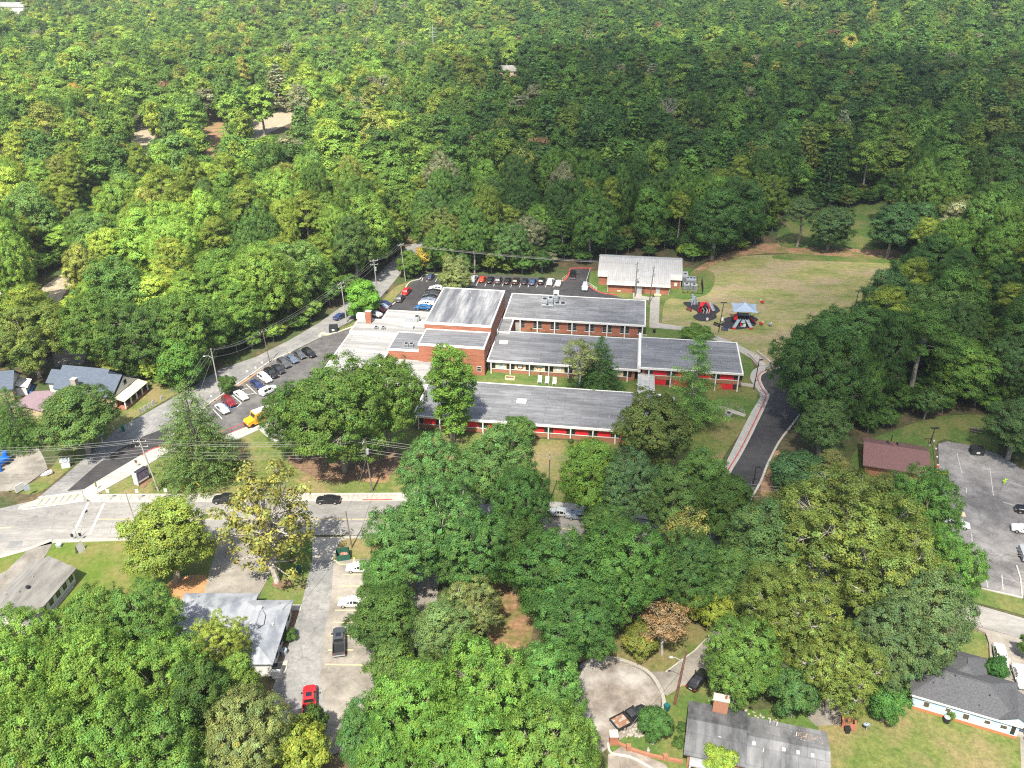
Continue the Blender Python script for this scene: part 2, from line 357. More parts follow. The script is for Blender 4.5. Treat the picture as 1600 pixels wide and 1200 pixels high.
# lawns and earth (z .02), streets (.05), markings on top
LAWNS = [
 ('school_lawn', LAWN, [(150, 773), (205, 742), (262, 705), (330, 690), (400, 672), (470, 655), (690, 672), (960, 690), (1010, 640), (1060, 600), (1110, 640), (1168, 650), (1130, 715), (1105, 770), (1000, 800), (870, 786), (620, 772)]),
 ('courtyard_lawn', LUSH, [(735, 575), (1010, 585), (1150, 600), (1190, 600), (1168, 650), (1060, 640), (735, 600)]),
 ('playing_field', FIELD, [(1080, 462), (1094, 425), (1130, 405), (1215, 398), (1400, 402), (1410, 430), (1360, 470), (1300, 560), (1240, 610), (1195, 578), (1150, 540), (1090, 518), (1028, 512), (1031, 466)]),
 ('annex_lawn', LUSH, [(920, 425), (1100, 420), (1110, 455), (1075, 468), (1040, 470), (1030, 520), (1000, 515), (990, 470), (935, 462)]),
 ('field_verge', LUSH, [(1215, 398), (1290, 396), (1395, 402), (1400, 411), (1290, 408), (1215, 405)]),
 ('verge_slope', LUSH, [(1060, 510), (1155, 545), (1180, 580), (1170, 610), (1190, 650), (1100, 640), (1010, 560), (1005, 508)]),
 ('dirt_bank', DIRT, [(1082, 424), (1130, 398), (1200, 380), (1290, 386), (1392, 390), (1412, 405), (1300, 400), (1200, 396), (1130, 408), (1090, 430)]),
 ('upper_meadow', LUSH, [(1220, 385), (1225, 350), (1285, 330), (1385, 318), (1420, 350), (1392, 388), (1290, 386)]),
 ('corner_lawn', LAWN, [(0, 765), (55, 772), (100, 740), (150, 697), (185, 672), (170, 660), (110, 690), (75, 738), (20, 768)]),
 ('bungalow_lawn', LAWN, [(185, 672), (225, 645), (300, 600), (290, 585), (225, 588), (150, 625), (60, 640), (30, 690), (70, 698), (150, 700)]),
 ('roadside_grass', LAWN, [(512, 522), (540, 510), (560, 500), (575, 500), (558, 512), (520, 520)]),
 ('lot_island_grass', LAWN, [(597, 472), (616, 450), (640, 441), (630, 452), (620, 464), (612, 477), (602, 482)]),
 ('cottage_lawn', SUNGRASS, [(72, 872), (82, 846), (205, 843), (320, 843), (340, 850), (318, 925), (285, 950), (200, 990), (120, 990), (60, 930)]),
 ('cottage_verge', SUNGRASS, [(0, 872), (42, 861), (10, 893), (0, 895)]),
 ('office_lawn', LUSH, [(432, 870), (470, 846), (490, 850), (487, 878), (472, 946), (440, 955), (405, 950), (405, 936)]),
 ('bin_lawn', LAWN, [(531, 848), (545, 842), (690, 842), (690, 875), (540, 874), (522, 874)]),
 ('woodland_clearing', DIRT, [(720, 900), (760, 860), (830, 880), (830, 1000), (780, 1010), (740, 960)]),
 ('culdesac_verge', LAWN, [(905, 1035), (900, 1000), (960, 980), (1080, 975), (1110, 1000), (1042, 1050), (1020, 1050), (985, 1040), (950, 1026)]),
 ('bungalow_front_lawn', LUSH, [(955, 1150), (1000, 1125), (1037, 1105), (1042, 1082), (1060, 1072), (1110, 1078), (1180, 1110), (1300, 1090), (1420, 1090), (1600, 1160), (1700, 1400), (1000, 1400), (950, 1180)]),
 ('blue_house_lawn', LAWN, [(1290, 1095), (1420, 1080), (1600, 1150), (1700, 1300), (1600, 1400), (1310, 1400), (1280, 1150)]),
 ('roadside_lawn', LUSH, [(1500, 925), (1545, 922), (1600, 938), (1700, 975), (1700, 995), (1600, 962), (1500, 935)]),
 ('driveway_lawn', LUSH, [(1500, 990), (1540, 995), (1546, 1040), (1560, 1070), (1450, 1060)]),
 ('garden_lawn', LUSH, [(1340, 700), (1400, 672), (1440, 658), (1480, 650), (1545, 652), (1562, 690), (1552, 712), (1520, 700), (1465, 690), (1462, 760), (1440, 790), (1330, 760)]),
 ('bare_slope', DIRT, [(1192, 745), (1210, 705), (1240, 720), (1215, 770), (1190, 775)]),
 ('mulch_bed', MULCH, [(520, 752), (610, 742), (640, 725), (620, 705), (500, 705), (450, 715), (470, 735)]),
]
for i, (n, m, p) in enumerate(LAWNS): sheet(n, p, .02 + .0028 * i, m, 4)
for i, p in enumerate([[(468, 752), (520, 748), (560, 752), (606, 755), (600, 738), (560, 740), (490, 740)], [(335, 742), (372, 735), (378, 700), (320, 720), (300, 745)]]):
    sheet('worn_earth', p, .075, DIRT, 4)
sheet('kerb_planting_strip', [(327, 626), (385, 588), (424, 562), (457, 548), (456, 552), (424, 567), (388, 594), (330, 632)], .08, STRAW)
sheet('pine_straw_bed', [(270, 905), (320, 900), (325, 925), (290, 938), (262, 925)], .08, STRAW, 4)
sheet('gravel_bed', [(456, 947), (470, 950), (462, 985), (446, 1035), (430, 1038), (440, 985)], .08, MULCH)
sheet('tree_ring', [(425, 912), (435, 903), (450, 905), (458, 912), (445, 920), (430, 919)], .08, MULCH, 4)

Z1 = .10
sheet('side_street', [(-20, 800), (55, 782), (100, 745), (150, 700), (185, 670), (225, 648), (300, 605), (345, 577), (400, 558), (450, 533), (500, 504), (535, 478), (560, 455), (588, 432), (610, 410), (632, 388), (665, 372), (668, 384), (650, 400), (628, 425), (612, 445), (592, 470), (552, 500), (505, 526), (455, 550), (412, 575), (372, 602), (330, 631), (268, 682), (190, 735), (140, 772), (130, 800), (60, 815)], Z1 - .01, OLDASPH)
road_px = [(-60, 800), (25, 796), (148, 783), (400, 782), (620, 781), (760, 786), (870, 796), (1000, 812), (1150, 838), (1300, 874), (1500, 938), (1600, 967), (1720, 1005), (1720, 1045), (1600, 999), (1500, 972), (1380, 938), (1200, 895), (1000, 858), (870, 842), (690, 836), (400, 837), (205, 838), (100, 846), (0, 868), (-60, 876)]
sheet('main_road', road_px, Z1, OLDROAD)
sheet('road_apron', [(-60, 880), (0, 868), (45, 856), (80, 842), (82, 846), (40, 862), (0, 873), (-60, 895)], Z1 + .01, CONC)
for v_ in (798, 812.6, 825):
    q = GP(spline([(-40, v_ + 7), (60, v_ + 2), (205, v_), (620, v_), (760, v_ + 4), (870, v_ + 9)], 3)); structure('road_joint', ribbon(q, .09, Z1, Z1 + .012), OLDASPH)
for u_ in range(40, 640, 46): structure('road_joint', ribbon(GP([(u_ + 5, 786), (u_ - 6, 835)]), .07, Z1, Z1 + .014), OLDASPH)
for i_, q_ in enumerate([[(60, 800), (118, 797), (112, 806), (52, 809)], [(255, 822), (330, 821), (326, 830), (249, 831)], [(560, 788), (604, 788), (600, 796), (554, 796)], [(8, 812), (60, 808), (55, 816), (2, 819)]]): sheet('road_patch', q_, Z1 + .018, mat('road_patch_grey', (.17, .165, .158), (.24, .23, .22), .6, .9, fine=((2., .15),)))
sheet('road_patch', [(9, 857), (17, 846), (36, 846), (32, 856)], Z1 + .03, OLDASPH)
sheet('school_drive', [(105, 768), (150, 728), (185, 703), (225, 682), (262, 668), (262, 699), (235, 704), (205, 722), (165, 748), (138, 764)], Z1 + .01, NEWASPH)
sheet('staff_car_park', [(262, 668), (300, 650), (330, 632), (388, 594), (424, 567), (457, 551), (505, 527), (520, 523), (560, 512), (600, 505), (560, 560), (520, 640), (440, 656), (395, 668), (355, 680), (300, 690), (262, 700)], Z1 + .015, LOTASPH)
sheet('north_car_park', [(560, 512), (592, 490), (606, 478), (622, 466), (630, 455), (650, 438), (655, 432), (672, 429), (740, 429), (800, 431), (886, 437), (888, 424), (892, 420), (922, 421), (920, 440), (925, 452), (985, 470), (800, 482), (640, 520), (600, 520)], Z1 + .02, NEWASPH)
sheet('bus_loop', spline([(1265, 575), (1240, 573), (1212, 576), (1192, 584), (1187, 593), (1192, 606), (1199, 616), (1199, 624), (1185, 655), (1160, 705), (1135, 748), (1118, 790), (1105, 830)], 4) + [(1160, 840), (1170, 790), (1185, 758), (1197, 728), (1213, 693), (1232, 665), (1258, 635), (1275, 600)], Z1 + .01, NEWASPH)
sheet('office_driveway', [(488, 840), (545, 840), (530, 848), (521, 876), (512, 876), (488, 876)], Z1 + .01, CONC)
sheet('access_drive', [(488, 876), (521, 876), (518, 930), (505, 1000), (500, 1060), (520, 1180), (480, 1180), (430, 1110), (425, 1080), (452, 1000), (470, 950)], Z1 + .005, OLDASPH)
sheet('office_car_park', [(521, 876), (560, 874), (690, 875), (680, 960), (640, 1030), (580, 1050), (590, 1100), (575, 1160), (520, 1180), (500, 1060), (505, 1000), (518, 930)], Z1, STAINLOT)
sheet('cottage_drive', [(42, 861), (80, 846), (82, 850), (72, 868), (20, 940), (-40, 980), (-40, 940), (0, 897), (10, 893)], Z1, STAINLOT)
sheet('office_forecourt', [(340, 850), (352, 838), (430, 838), (432, 870), (418, 905), (405, 930), (400, 940), (318, 930)], Z1, STAINLOT)
sheet('gravel_yard', [(-40, 690), (0, 697), (60, 700), (70, 718), (75, 733), (55, 748), (30, 766), (0, 769), (-40, 770)], Z1, STAINLOT)
cul = [(910, 1048), (920, 1037), (938, 1032), (958, 1032), (985, 1040), (1008, 1052), (1024, 1070), (1033, 1090), (1030, 1108), (1010, 1120), (985, 1145), (955, 1165), (930, 1180), (900, 1150), (895, 1090)]
sheet('cul_de_sac', cul, Z1, CULSAC, 3)
sheet('lane', [(1012, 1050), (1040, 1050), (1080, 1022), (1105, 1000), (1125, 975), (1140, 945), (1160, 905), (1180, 905), (1165, 945), (1150, 990), (1130, 1020), (1100, 1050), (1095, 1072), (1066, 1072), (1042, 1088), (1030, 1080)], Z1 + .01, STAINLOT)
sheet('blue_house_drive', [(1505, 974), (1600, 999), (1720, 1045), (1720, 1300), (1600, 1300), (1592, 1120), (1560, 1070), (1548, 1035), (1540, 993)], Z1 - .01, STAINLOT)
sheet('church_car_park', [(1466, 694), (1480, 690), (1520, 697), (1558, 710), (1600, 735), (1720, 790), (1720, 960), (1600, 930), (1595, 934), (1535, 918), (1500, 880), (1480, 800), (1467, 740)], Z1, GREYLOT)
sheet('lower_drive', [(950, 1180), (975, 1165), (1010, 1182), (1040, 1195), (1060, 1240), (950, 1240)], Z1, CULSAC)
sheet('woodland_track', [(44, 476), (66, 450), (98, 428), (112, 422), (136, 428), (104, 454), (86, 480)], .06, mat('sandy_track', (.40, .34, .26), (.26, .22, .15), .4, .95, fine=((1., .2),)), 4)
sheet('woodland_lane', [(374, 214), (396, 188), (432, 174), (456, 166), (472, 182), (424, 206), (392, 226)], .06, mat('sandy_track', (.40, .34, .26), (.26, .22, .15), .4, .95, fine=((1., .2),)), 4)
sheet('woodland_clearing', [(314, 180), (350, 172), (348, 256), (322, 258)], .06, DIRT, 4)
sheet('woodland_path', [(206, 204), (244, 184), (244, 200), (232, 250), (208, 250)], .06, mat('sandy_track', (.40, .34, .26), (.26, .22, .15), .4, .95, fine=((1., .2),)), 4)
sheet('verge_dirt', [(80, 547), (135, 546), (132, 568), (86, 574)], .06, STAINLOT)
sheet('dirt_shoulder', [(612, 398), (640, 372), (668, 368), (660, 380), (630, 392)], .06, DIRT, 3)

# sidewalks, built slab by slab along the main road
walk = structure('sidewalk', MB().prism(GP([(150, 783), (620, 781.5), (620, 770.5), (152, 772.5)]), .02, .10), KERB)
a, b = G(160, 778), G(619, 776.5); L = math.dist(a, b); n = int(L / 1.85); th = ang(a, b)
slab = MB().box(-.90, .90, -.76, .76, 0, .07).mesh('paving_slab', CONC)
for i in range(n):
    t = (i + .5) / n
    put('paving_slab', slab, walk, (a[0] + (b[0] - a[0]) * t, a[1] + (b[1] - a[1]) * t, .10 + .012 * random.random()), th)
kp = GP(spline([(131, 766), (133, 775), (142, 782), (160, 784.5), (300, 784.5), (620, 782.5), (700, 784), (760, 788)], 4))
structure('kerb', ribbon(kp, .3, 0, .22), KERB)
structure('red_kerb', ribbon(GP([(566, 782.3), (590, 782.2), (613, 781.8)]), .34, .01, .235), REDP)
structure('corner_pavement', MB().prism(GP([(131.5, 766), (139, 768), (152, 773), (160, 784), (145, 782.5), (134, 775)]), .02, .165), LCONC)
structure('far_pavement', MB().prism(GP([(620, 770.5), (760, 775), (880, 786), (1005, 801), (1110, 818), (1108, 828), (1000, 811), (870, 794.5), (760, 785), (620, 781)]), .02, .16), LCONC)
structure('near_pavement', MB().prism(GP([(84, 844), (205, 840), (345, 839), (345, 843), (205, 845), (82, 849)]), .02, .16), CONC)
structure('near_pavement', MB().prism(GP([(540, 838), (690, 837.5), (690, 842), (531, 842)]), .02, .16), CONC)
structure('ramp_pavement', MB().prism(GP(spline([(131, 766), (160, 748), (205, 721), (240, 702), (266, 698), (300, 692)], 3) + [(300, 700), (262, 708), (205, 743), (152, 772), (140, 772)]), .02, .17), LCONC)
structure('red_kerb', ribbon(GP(spline([(222, 712), (240, 702), (268, 696)], 3)), .3, .02, .24), REDP)
structure('entrance_pavement', MB().prism(GP([(345, 684), (362, 677), (395, 664), (440, 654), (520, 640), (520, 648), (470, 660), (440, 690), (425, 690), (405, 672), (365, 690)]), .02, .17), LCONC)
structure('kerb', ribbon(GP([(266, 684), (330, 629.5), (386, 591), (424, 564), (457, 550)]), .35, .02, .26), KERB)
sw = spline([(1100, 800), (1122, 748), (1140, 712), (1172, 648), (1186, 625), (1186, 614), (1178, 603), (1172, 592), (1176, 580), (1190, 573), (1215, 569), (1240, 568)], 4)
sw_in = spline([(1265, 575), (1240, 573), (1212, 576), (1192, 584), (1187, 593), (1192, 606), (1199, 616), (1199, 624), (1185, 655), (1160, 705), (1135, 748), (1118, 790)], 4)
structure('bus_loop_sidewalk', MB().prism(GP(sw + sw_in), .02, .20), LCONC)
structure('red_kerb', ribbon(GP(sw_in[4:]), .26, .03, .24, None, -.5), REDP)
structure('kerb', ribbon(GP(sw_in[4:]), .3, .02, .23, None, .12), KERB)
structure('kerb', ribbon(GP(spline([(1172, 782), (1188, 755), (1199, 727), (1217, 692), (1236, 667), (1250, 648)], 3)), .45, .02, .30), KERB)
structure('field_path', MB().prism(GP([(1016, 464), (1031, 464), (1029.5, 505), (1066, 511), (1110, 522), (1150, 537), (1180, 553), (1173, 560), (1146, 545), (1108, 528), (1064, 516), (1014.5, 512)]), .02, .13), CONC)
structure('annex_path', MB().prism(GP([(989, 455), (1001, 456), (1003, 463), (1018, 465), (1018, 470), (989, 467)]), .02, .135), CONC)
structure('lower_path', MB().prism(GP([(1109, 632), (1135, 637), (1166, 648), (1163, 652), (1132, 642), (1108, 636)]), .02, .14), CONC)
structure('courtyard_path', MB().prism(GP([(1038, 622), (1054, 621), (1054, 627), (1038, 629)]), .02, .14), LCONC)
structure('wing_path', MB().prism(GP([(1150, 597), (1178, 601), (1180, 606), (1150, 602)]), .02, .14), CONC)
st = structure('steps', MB().prism(GP([(1173, 560), (1181, 553), (1199, 571), (1187, 575)]), .02, .10), CONC)
a, b = G(1178, 557), G(1192, 572); th = ang(a, b)
for i in range(9):
    t = (i + .5) / 9
    MBs = MB().box(-.22, .22, -1.1, 1.1, 0, .30 - .022 * i); put('tread', MBs.mesh('tread', KERB), st, (a[0] + (b[0] - a[0]) * t, a[1] + (b[1] - a[1]) * t, .10), th)
structure('stair_wall', ribbon(GP([(1168, 553), (1178, 562), (1187, 573)]), .35, 0, .55), KERB)
structure('stair_wall', ribbon(GP([(1182, 550), (1194, 560), (1208, 571)]), .35, 0, .55), KERB)
structure('island_kerb', ribbon(GP(spline([(500, 527), (505, 521), (512, 523), (530, 519), (552, 511), (575, 504)], 4)), .5, .03, .27), KERB)
structure('yellow_kerb', ribbon(GP(spline([(499, 526), (503, 521.5), (509, 524), (518, 522.5)], 4)), .55, .03, .285), YCONC)
structure('island_kerb', ribbon(GP(spline([(536, 551), (540, 543), (549, 535), (556, 530)], 4)), .45, .03, .25), YCONC)
structure('lot_kerb', ribbon(GP(spline([(610, 478), (618, 473), (630, 456), (641, 441), (656, 437), (663, 430), (690, 430)], 3)), .35, .03, .26), KERB)
structure('red_kerb', ribbon(GP(spline([(880, 440), (886, 435), (890, 426), (893, 420), (925, 420)], 3)), .45, .03, .28), REDP)
structure('red_kerb', ribbon(GP(spline([(919, 447), (928, 453), (942, 459), (965, 461)], 3)), .4, .03, .28), REDP)
structure('culdesac_kerb', ribbon(GP(spline([(907, 1044), (920, 1034), (940, 1029.5), (960, 1029.5), (985, 1037), (1010, 1049), (1026, 1067), (1036, 1090), (1036, 1108), (1022, 1112)], 4)), .55, .02, .24), CONC)
structure('lane_kerb', ribbon(GP([(1040, 1051), (1085, 1018), (1112, 990)]), .2, .02, .2), KERB)
structure('drive_kerb', ribbon(GP(spline([(950, 1162), (955, 1178), (985, 1184), (1015, 1200), (1040, 1215)], 3)), .3, .02, .25), KERB)
structure('retaining_kerb', ribbon(GP([(1478, 960), (1540, 992), (1546, 1010), (1547, 1030)]), .3, .02, .5), BOARDS)
structure('lot_edge_kerb', ribbon(GP([(1532, 920), (1562, 927), (1597, 935)]), .25, .02, .25), KERB)
structure('lot_edge_kerb', ribbon(GP([(1597, 935), (1594, 905), (1588, 885)]), .25, .02, .25), KERB)

# painted markings: separate thin sheets
def marks(name, segs, w, z, m, parent=None):
    for a, b in segs:
        p, q = G(*a), G(*b); l = math.dist(p, q)
        o = put(name, MB().box(-l / 2, l / 2, -w / 2, w / 2, 0, .004).mesh(name, m), parent, ((p[0] + q[0]) / 2, (p[1] + q[1]) / 2, z), ang(p, q), kind='structure')
sheet('crosswalk', [(30, 792), (62, 780), (128, 768), (131, 783), (50, 792), (28, 797)], .125, YCONC)
marks('crosswalk_edge', [((60, 778), (128, 769)), ((35, 797), (131, 783.5))], .4, .135, WHITEP)
marks('crosswalk_bar', [((60 + 11 * i, 790 - 1.5 * i), (68 + 11 * i, 780 - 1.5 * i)) for i in range(6)], .35, .135, GREYLOT)
marks('stop_line', [((138, 786), (114, 836)), ((163, 787), (140, 836))], .45, .125, WHITEP)
marks('centre_line', [((-20, 826), (18, 825))], .3, .125, YLINE)
marks('centre_line', [((150 + 80 * i, 812), (228 + 80 * i, 812.)) for i in range(6)], .16, .125, YLINE)
marks('centre_line', [((635, 812.5), (760, 815)), ((765, 815), (900, 829))], .16, .125, YLINE)
marks('parking_line', [((536, 898.5), (578, 898.5)), ((531, 916.5), (575, 916.5)), ((527, 935), (570, 935)), ((524, 954.5), (570, 954.5)), ((521, 973.5), (570, 973.5)), ((516.5, 994), (560, 994)), ((513, 1016.5), (552, 1016.5)), ((508.5, 1039), (567, 1040)), ((522, 875.5), (531, 882)), ((531, 882.5), (560, 882.5)), ((552, 880), (553.5, 872))], .22, .125, YLINE)
for u in (733, 746, 760, 773.5, 787, 800.5, 814, 827.5, 841, 854.5, 867.5):
    marks('parking_line', [((u - 2.6, 448 - (u > 800) * -1.5), (u + 2.2, 437.5 + (u > 800) * 1.))], .16, .135, WHITEP)
marks('parking_line', [((659, 440), (661, 434)), ((666, 441), (671, 433)), ((680, 441), (684, 434))], .16, .135, WHITEP)
marks('parking_line', [((363, 618), (378, 631)), ((385, 601), (401, 616)), ((378, 609.5), (389, 607)), ((386, 617.5), (398, 615)), ((370, 637), (378, 630)), ((430, 570), (437, 577)), ((333, 640), (347, 655))], .2, .13, WHITEP)
marks('bay_outline', [((357, 639), (368, 637)), ((348, 630), (357, 639))], .3, .13, BLUEP)
marks('parking_line', [((1539, 893), (1543, 919)), ((1565, 899), (1567, 921)), ((1518, 835), (1519, 852)), ((1510, 763), (1510, 771)), ((1546, 731), (1552, 775)), ((1570, 752), (1600, 762)), ((1566, 785), (1600, 795)), ((1495, 708), (1503, 742))], .14, .125, WHITEP)
structure('manhole_cover', MB().cyl(*G(133, 800), .1, .125, .5, n=14), DARK)

# ------------------------------------------------------------------ tree kinds
def rdir(n, zmin=-1., r=rng):
    z = r.uniform(zmin, 1, n); t = r.uniform(0, 2 * np.pi, n); q = np.sqrt(1 - z * z)
    return np.stack([q * np.cos(t), q * np.sin(t), z], 1)
def leaf_mesh(name, C, Rad, k, size, material, up=.35, aspect=.62, flat=.85, zmin=-.55, tv=.16, lobe_t=None, droop=0., LCc=None, ctr=None):
    n = len(C) * k
    c = np.repeat(C, k, 0); r = np.repeat(Rad, k)[:, None]
    d = rdir(n, zmin)
    p = c + d * r * np.clip(rng.normal(.85, .32, (n, 1)), .1, 1.7) * np.array([1, 1, flat])
    nn = d * (.5 if LCc is not None else 1.)
    if LCc is not None:
        q = p - np.repeat(LCc, k, 0); q /= np.linalg.norm(q, axis=1, keepdims=True) + 1e-6; nn = nn + q * .6
    if ctr is not None:
        q = p - np.array(ctr); q /= np.linalg.norm(q, axis=1, keepdims=True) + 1e-6; nn = nn + q * .45
    nn = nn + rng.normal(0, .32, (n, 3)) + np.array([0, 0, up]); nn /= np.linalg.norm(nn, axis=1, keepdims=True)
    a = np.cross(nn, rng.normal(0, 1, (n, 3))); a /= np.linalg.norm(a, axis=1, keepdims=True)
    b = np.cross(nn, a); s = size * rng.uniform(.6, 1.35, (n, 1))
    q = np.stack([p + a * s, p + b * s * aspect + nn * s * .15, p - a * s, p - b * s * aspect + nn * s * .15], 1).reshape(-1, 3)
    ct = rng.normal(1, tv, len(C)); ct = ct if lobe_t is None else ct * lobe_t
    t = np.repeat(ct, k) * rng.normal(1, .13, n); t = np.clip(t, .45, 1.7)
    yel = np.clip(rng.normal(0, .09, n) + np.repeat(rng.normal(0, .07, len(C)), k), -.25, .35)
    col = np.stack([t * (1 + yel), t, t * (1 - yel), np.ones(n)], 1)
    me = bpy.data.meshes.new(name); me.vertices.add(4 * n); me.vertices.foreach_set('co', q.astype(np.float32).ravel())
    me.loops.add(4 * n); me.loops.foreach_set('vertex_index', np.arange(4 * n, dtype=np.int32))
    me.polygons.add(n); me.polygons.foreach_set('loop_start', np.arange(0, 4 * n, 4, dtype=np.int32))
    at = me.attributes.new('tint', 'FLOAT_COLOR', 'FACE'); at.data.foreach_set('color', col.astype(np.float32).ravel())
    me.materials.append(material); me.update(calc_edges=True); return me
def lobes_round(n, R, zc, H, rl=(.28, .42), zmin=-.5, fill=.70):
    i = np.arange(n) + .5; z = 1 - (1 - zmin) * i / n; t = i * 2.39996 + rng.uniform(0, 6)
    q = np.sqrt(np.clip(1 - z * z, 0, 1)); d = np.stack([q * np.cos(t), q * np.sin(t), z], 1)
    d = d * rng.uniform(.68, 1.2, (n, 1)) * fill + rng.normal(0, .06, (n, 3))
    return d * np.array([R, R, H]) + np.array([0, 0, zc]), rng.uniform(*rl, n) * R
def clumps(LC, LR, per, rc, zmin=-.45, cull=.72, flat=.85):
    out = []; lob = []; area = LR ** 2 / np.mean(LR ** 2)
    for i in range(len(LC)):
        k = max(3, int(per * area[i])); d = rdir(k, zmin)
        p = LC[i] + d * LR[i] * rng.uniform(.72, 1.05, (k, 1)) * np.array([1, 1, flat])
        D = np.linalg.norm(p[:, None] - LC[None], axis=2) / LR[None]; D[:, i] = 9
        keep = (D > cull).all(1) | (rng.random(k) < .12)
        out.append(p[keep]); lob += [i] * int(keep.sum())
    C = np.concatenate(out); return C, rc * rng.uniform(.7, 1.35, len(C)), np.array(lob)
def limbs(h, ztop, LC, r0, nl, mb=None, start=(.35, .85), twig=0, C=None, lean=.0, tr=1.):
    mb = mb or MB(); ax = rng.normal(0, .35, (4, 2)) * tr; ax[0] = 0
    zs = [-.3, ztop * .35, ztop * .7, ztop]
    P = [(ax[i, 0], ax[i, 1], zs[i]) for i in range(4)]; rr = [r0 * 1.25, r0, r0 * .72, r0 * .28]
    mb.tube(P, rr, 7)
    idx = rng.permutation(len(LC))[:nl]
    for i in idx:
        e = np.array(LC[i]); e = e * np.array([1.1, 1.1, 1]) if twig else e; s = rng.uniform(*start); z = min(ztop * s, max(e[2] - .5, ztop * .25))
        f = z / ztop * 3; k = min(int(f), 2); f -= k
        b = np.array(P[k]) * (1 - f) + np.array(P[k + 1]) * f if k < 3 else np.array(P[3])
        b[2] = z; m = b * .45 + e * .55 + rng.normal(0, .25, 3); m[2] += .3
        mb.tube([b, m, e], [r0 * .42, r0 * .24, r0 * .09], 5, cap=False)
        if twig:
            near = C[np.argsort(((C - e) ** 2).sum(1))[:twig]]
            for q in near: mb.tube([m * .3 + e * .7, q], [r0 * .10, r0 * .03], 3, cap=False)
    return mb

PROTO = {}     # kind -> list of (crown mesh, trunk mesh, nominal radius, nominal height, centre fraction)
def reg(kind, crown, trunk, r, h, cf): PROTO.setdefault(kind, []).append((crown, trunk, r, h, cf))
def broad(kind, n, R, zc, H, h, nl, per, k, leaf, rc=.75, bark=None, lr=(.24, .37), zmin=-.5, limbn=12, twig=0, r0=.38, tv=.16, **kw):
    for _ in range(n):
        LC, LR = lobes_round(nl, R, zc, H, lr, zmin)
        C, Rc, lob = clumps(LC, LR, per, rc); lt = rng.normal(1, .10, len(LC))[lob]
        cr = leaf_mesh(kind + '_crown', C, Rc, k, leaf, LEAF, lobe_t=lt, tv=tv, LCc=LC[lob], ctr=(0, 0, zc - .3 * H), up=.15, **kw)
        reg(kind, cr, limbs(h, zc + H * .3, LC, r0, limbn, twig=twig, C=C).mesh(kind + '_trunk', bark or BARK), R, h, zc / h)
broad('oak_tree', 4, 7.5, 9.8, 7.4, 17, 54, 30, 80, .125, rc=.52, limbn=34, twig=5, zmin=-.8)
broad('maple_tree', 3, 5.5, 8.8, 7.4, 16, 40, 28, 70, .125, rc=.5, zmin=-.85, limbn=22, twig=4)
broad('pecan_tree', 2, 9., 11.2, 8.2, 19, 70, 22, 60, .13, rc=.52, lr=(.18, .28), limbn=40, twig=8, r0=.42, bark=PALEBARK, tv=.2, zmin=-.8)
broad('round_tree', 1, 4.0, 5.2, 5.2, 10.5, 26, 30, 44, .16, rc=.5, zmin=-.9, limbn=8)
broad('small_tree', 2, 3.6, 4.2, 3.7, 7.6, 24, 24, 40, .14, rc=.42, zmin=-.85, limbn=8)
broad('magnolia_tree', 1, 7.0, 9.0, 8.5, 17.5, 52, 28, 50, .17, rc=.52, zmin=-.9, limbn=12, lr=(.22, .34))
broad('birch_tree', 1, 4.2, 8.6, 5., 13.5, 30, 9, 20, .15, rc=.5, lr=(.14, .24), limbn=26, twig=5, bark=PALEBARK, zmin=-.6, r0=.2)
broad('sycamore_tree', 1, 8.6, 12.6, 12.5, 25.5, 96, 6, 15, .26, rc=.7, lr=(.08, .15), limbn=74, twig=5, bark=PALEBARK, zmin=-.85, r0=.42, tv=.25)
broad('shrub', 3, 1.2, .85, 1.0, 1.9, 12, 14, 30, .085, rc=.22, zmin=-.6, limbn=4, r0=.06)
def pine(n=3):
    for _ in range(n):
        R, h = 4.6, 21.; nl = 26
        i = np.arange(nl); z = h - 1.2 - 8.5 * (i / nl) ** 1.1; rad = R * np.clip(.25 + 1.25 * (i / nl), 0, 1.0) * rng.uniform(.45, .85, nl)
        t = i * 2.39996; LC = np.stack([rad * np.cos(t), rad * np.sin(t), z], 1) + rng.normal(0, .3, (nl, 3)); LR = rng.uniform(1.05, 1.75, nl)
        C, Rc, lob = clumps(LC, LR, 22, .45, zmin=-.3, cull=.7, flat=.75); lt = rng.normal(1, .12, nl)[lob]
        cr = leaf_mesh('pine_crown', C, Rc, 60, .14, LEAF, lobe_t=lt, up=.3, aspect=.35, LCc=LC[lob], ctr=(0, 0, h - 8))
        reg('pine_tree', cr, limbs(h, h - 1, LC, .30, 18, start=(.6, .95)).mesh('pine_trunk', BARK), R, h, .77)
pine()
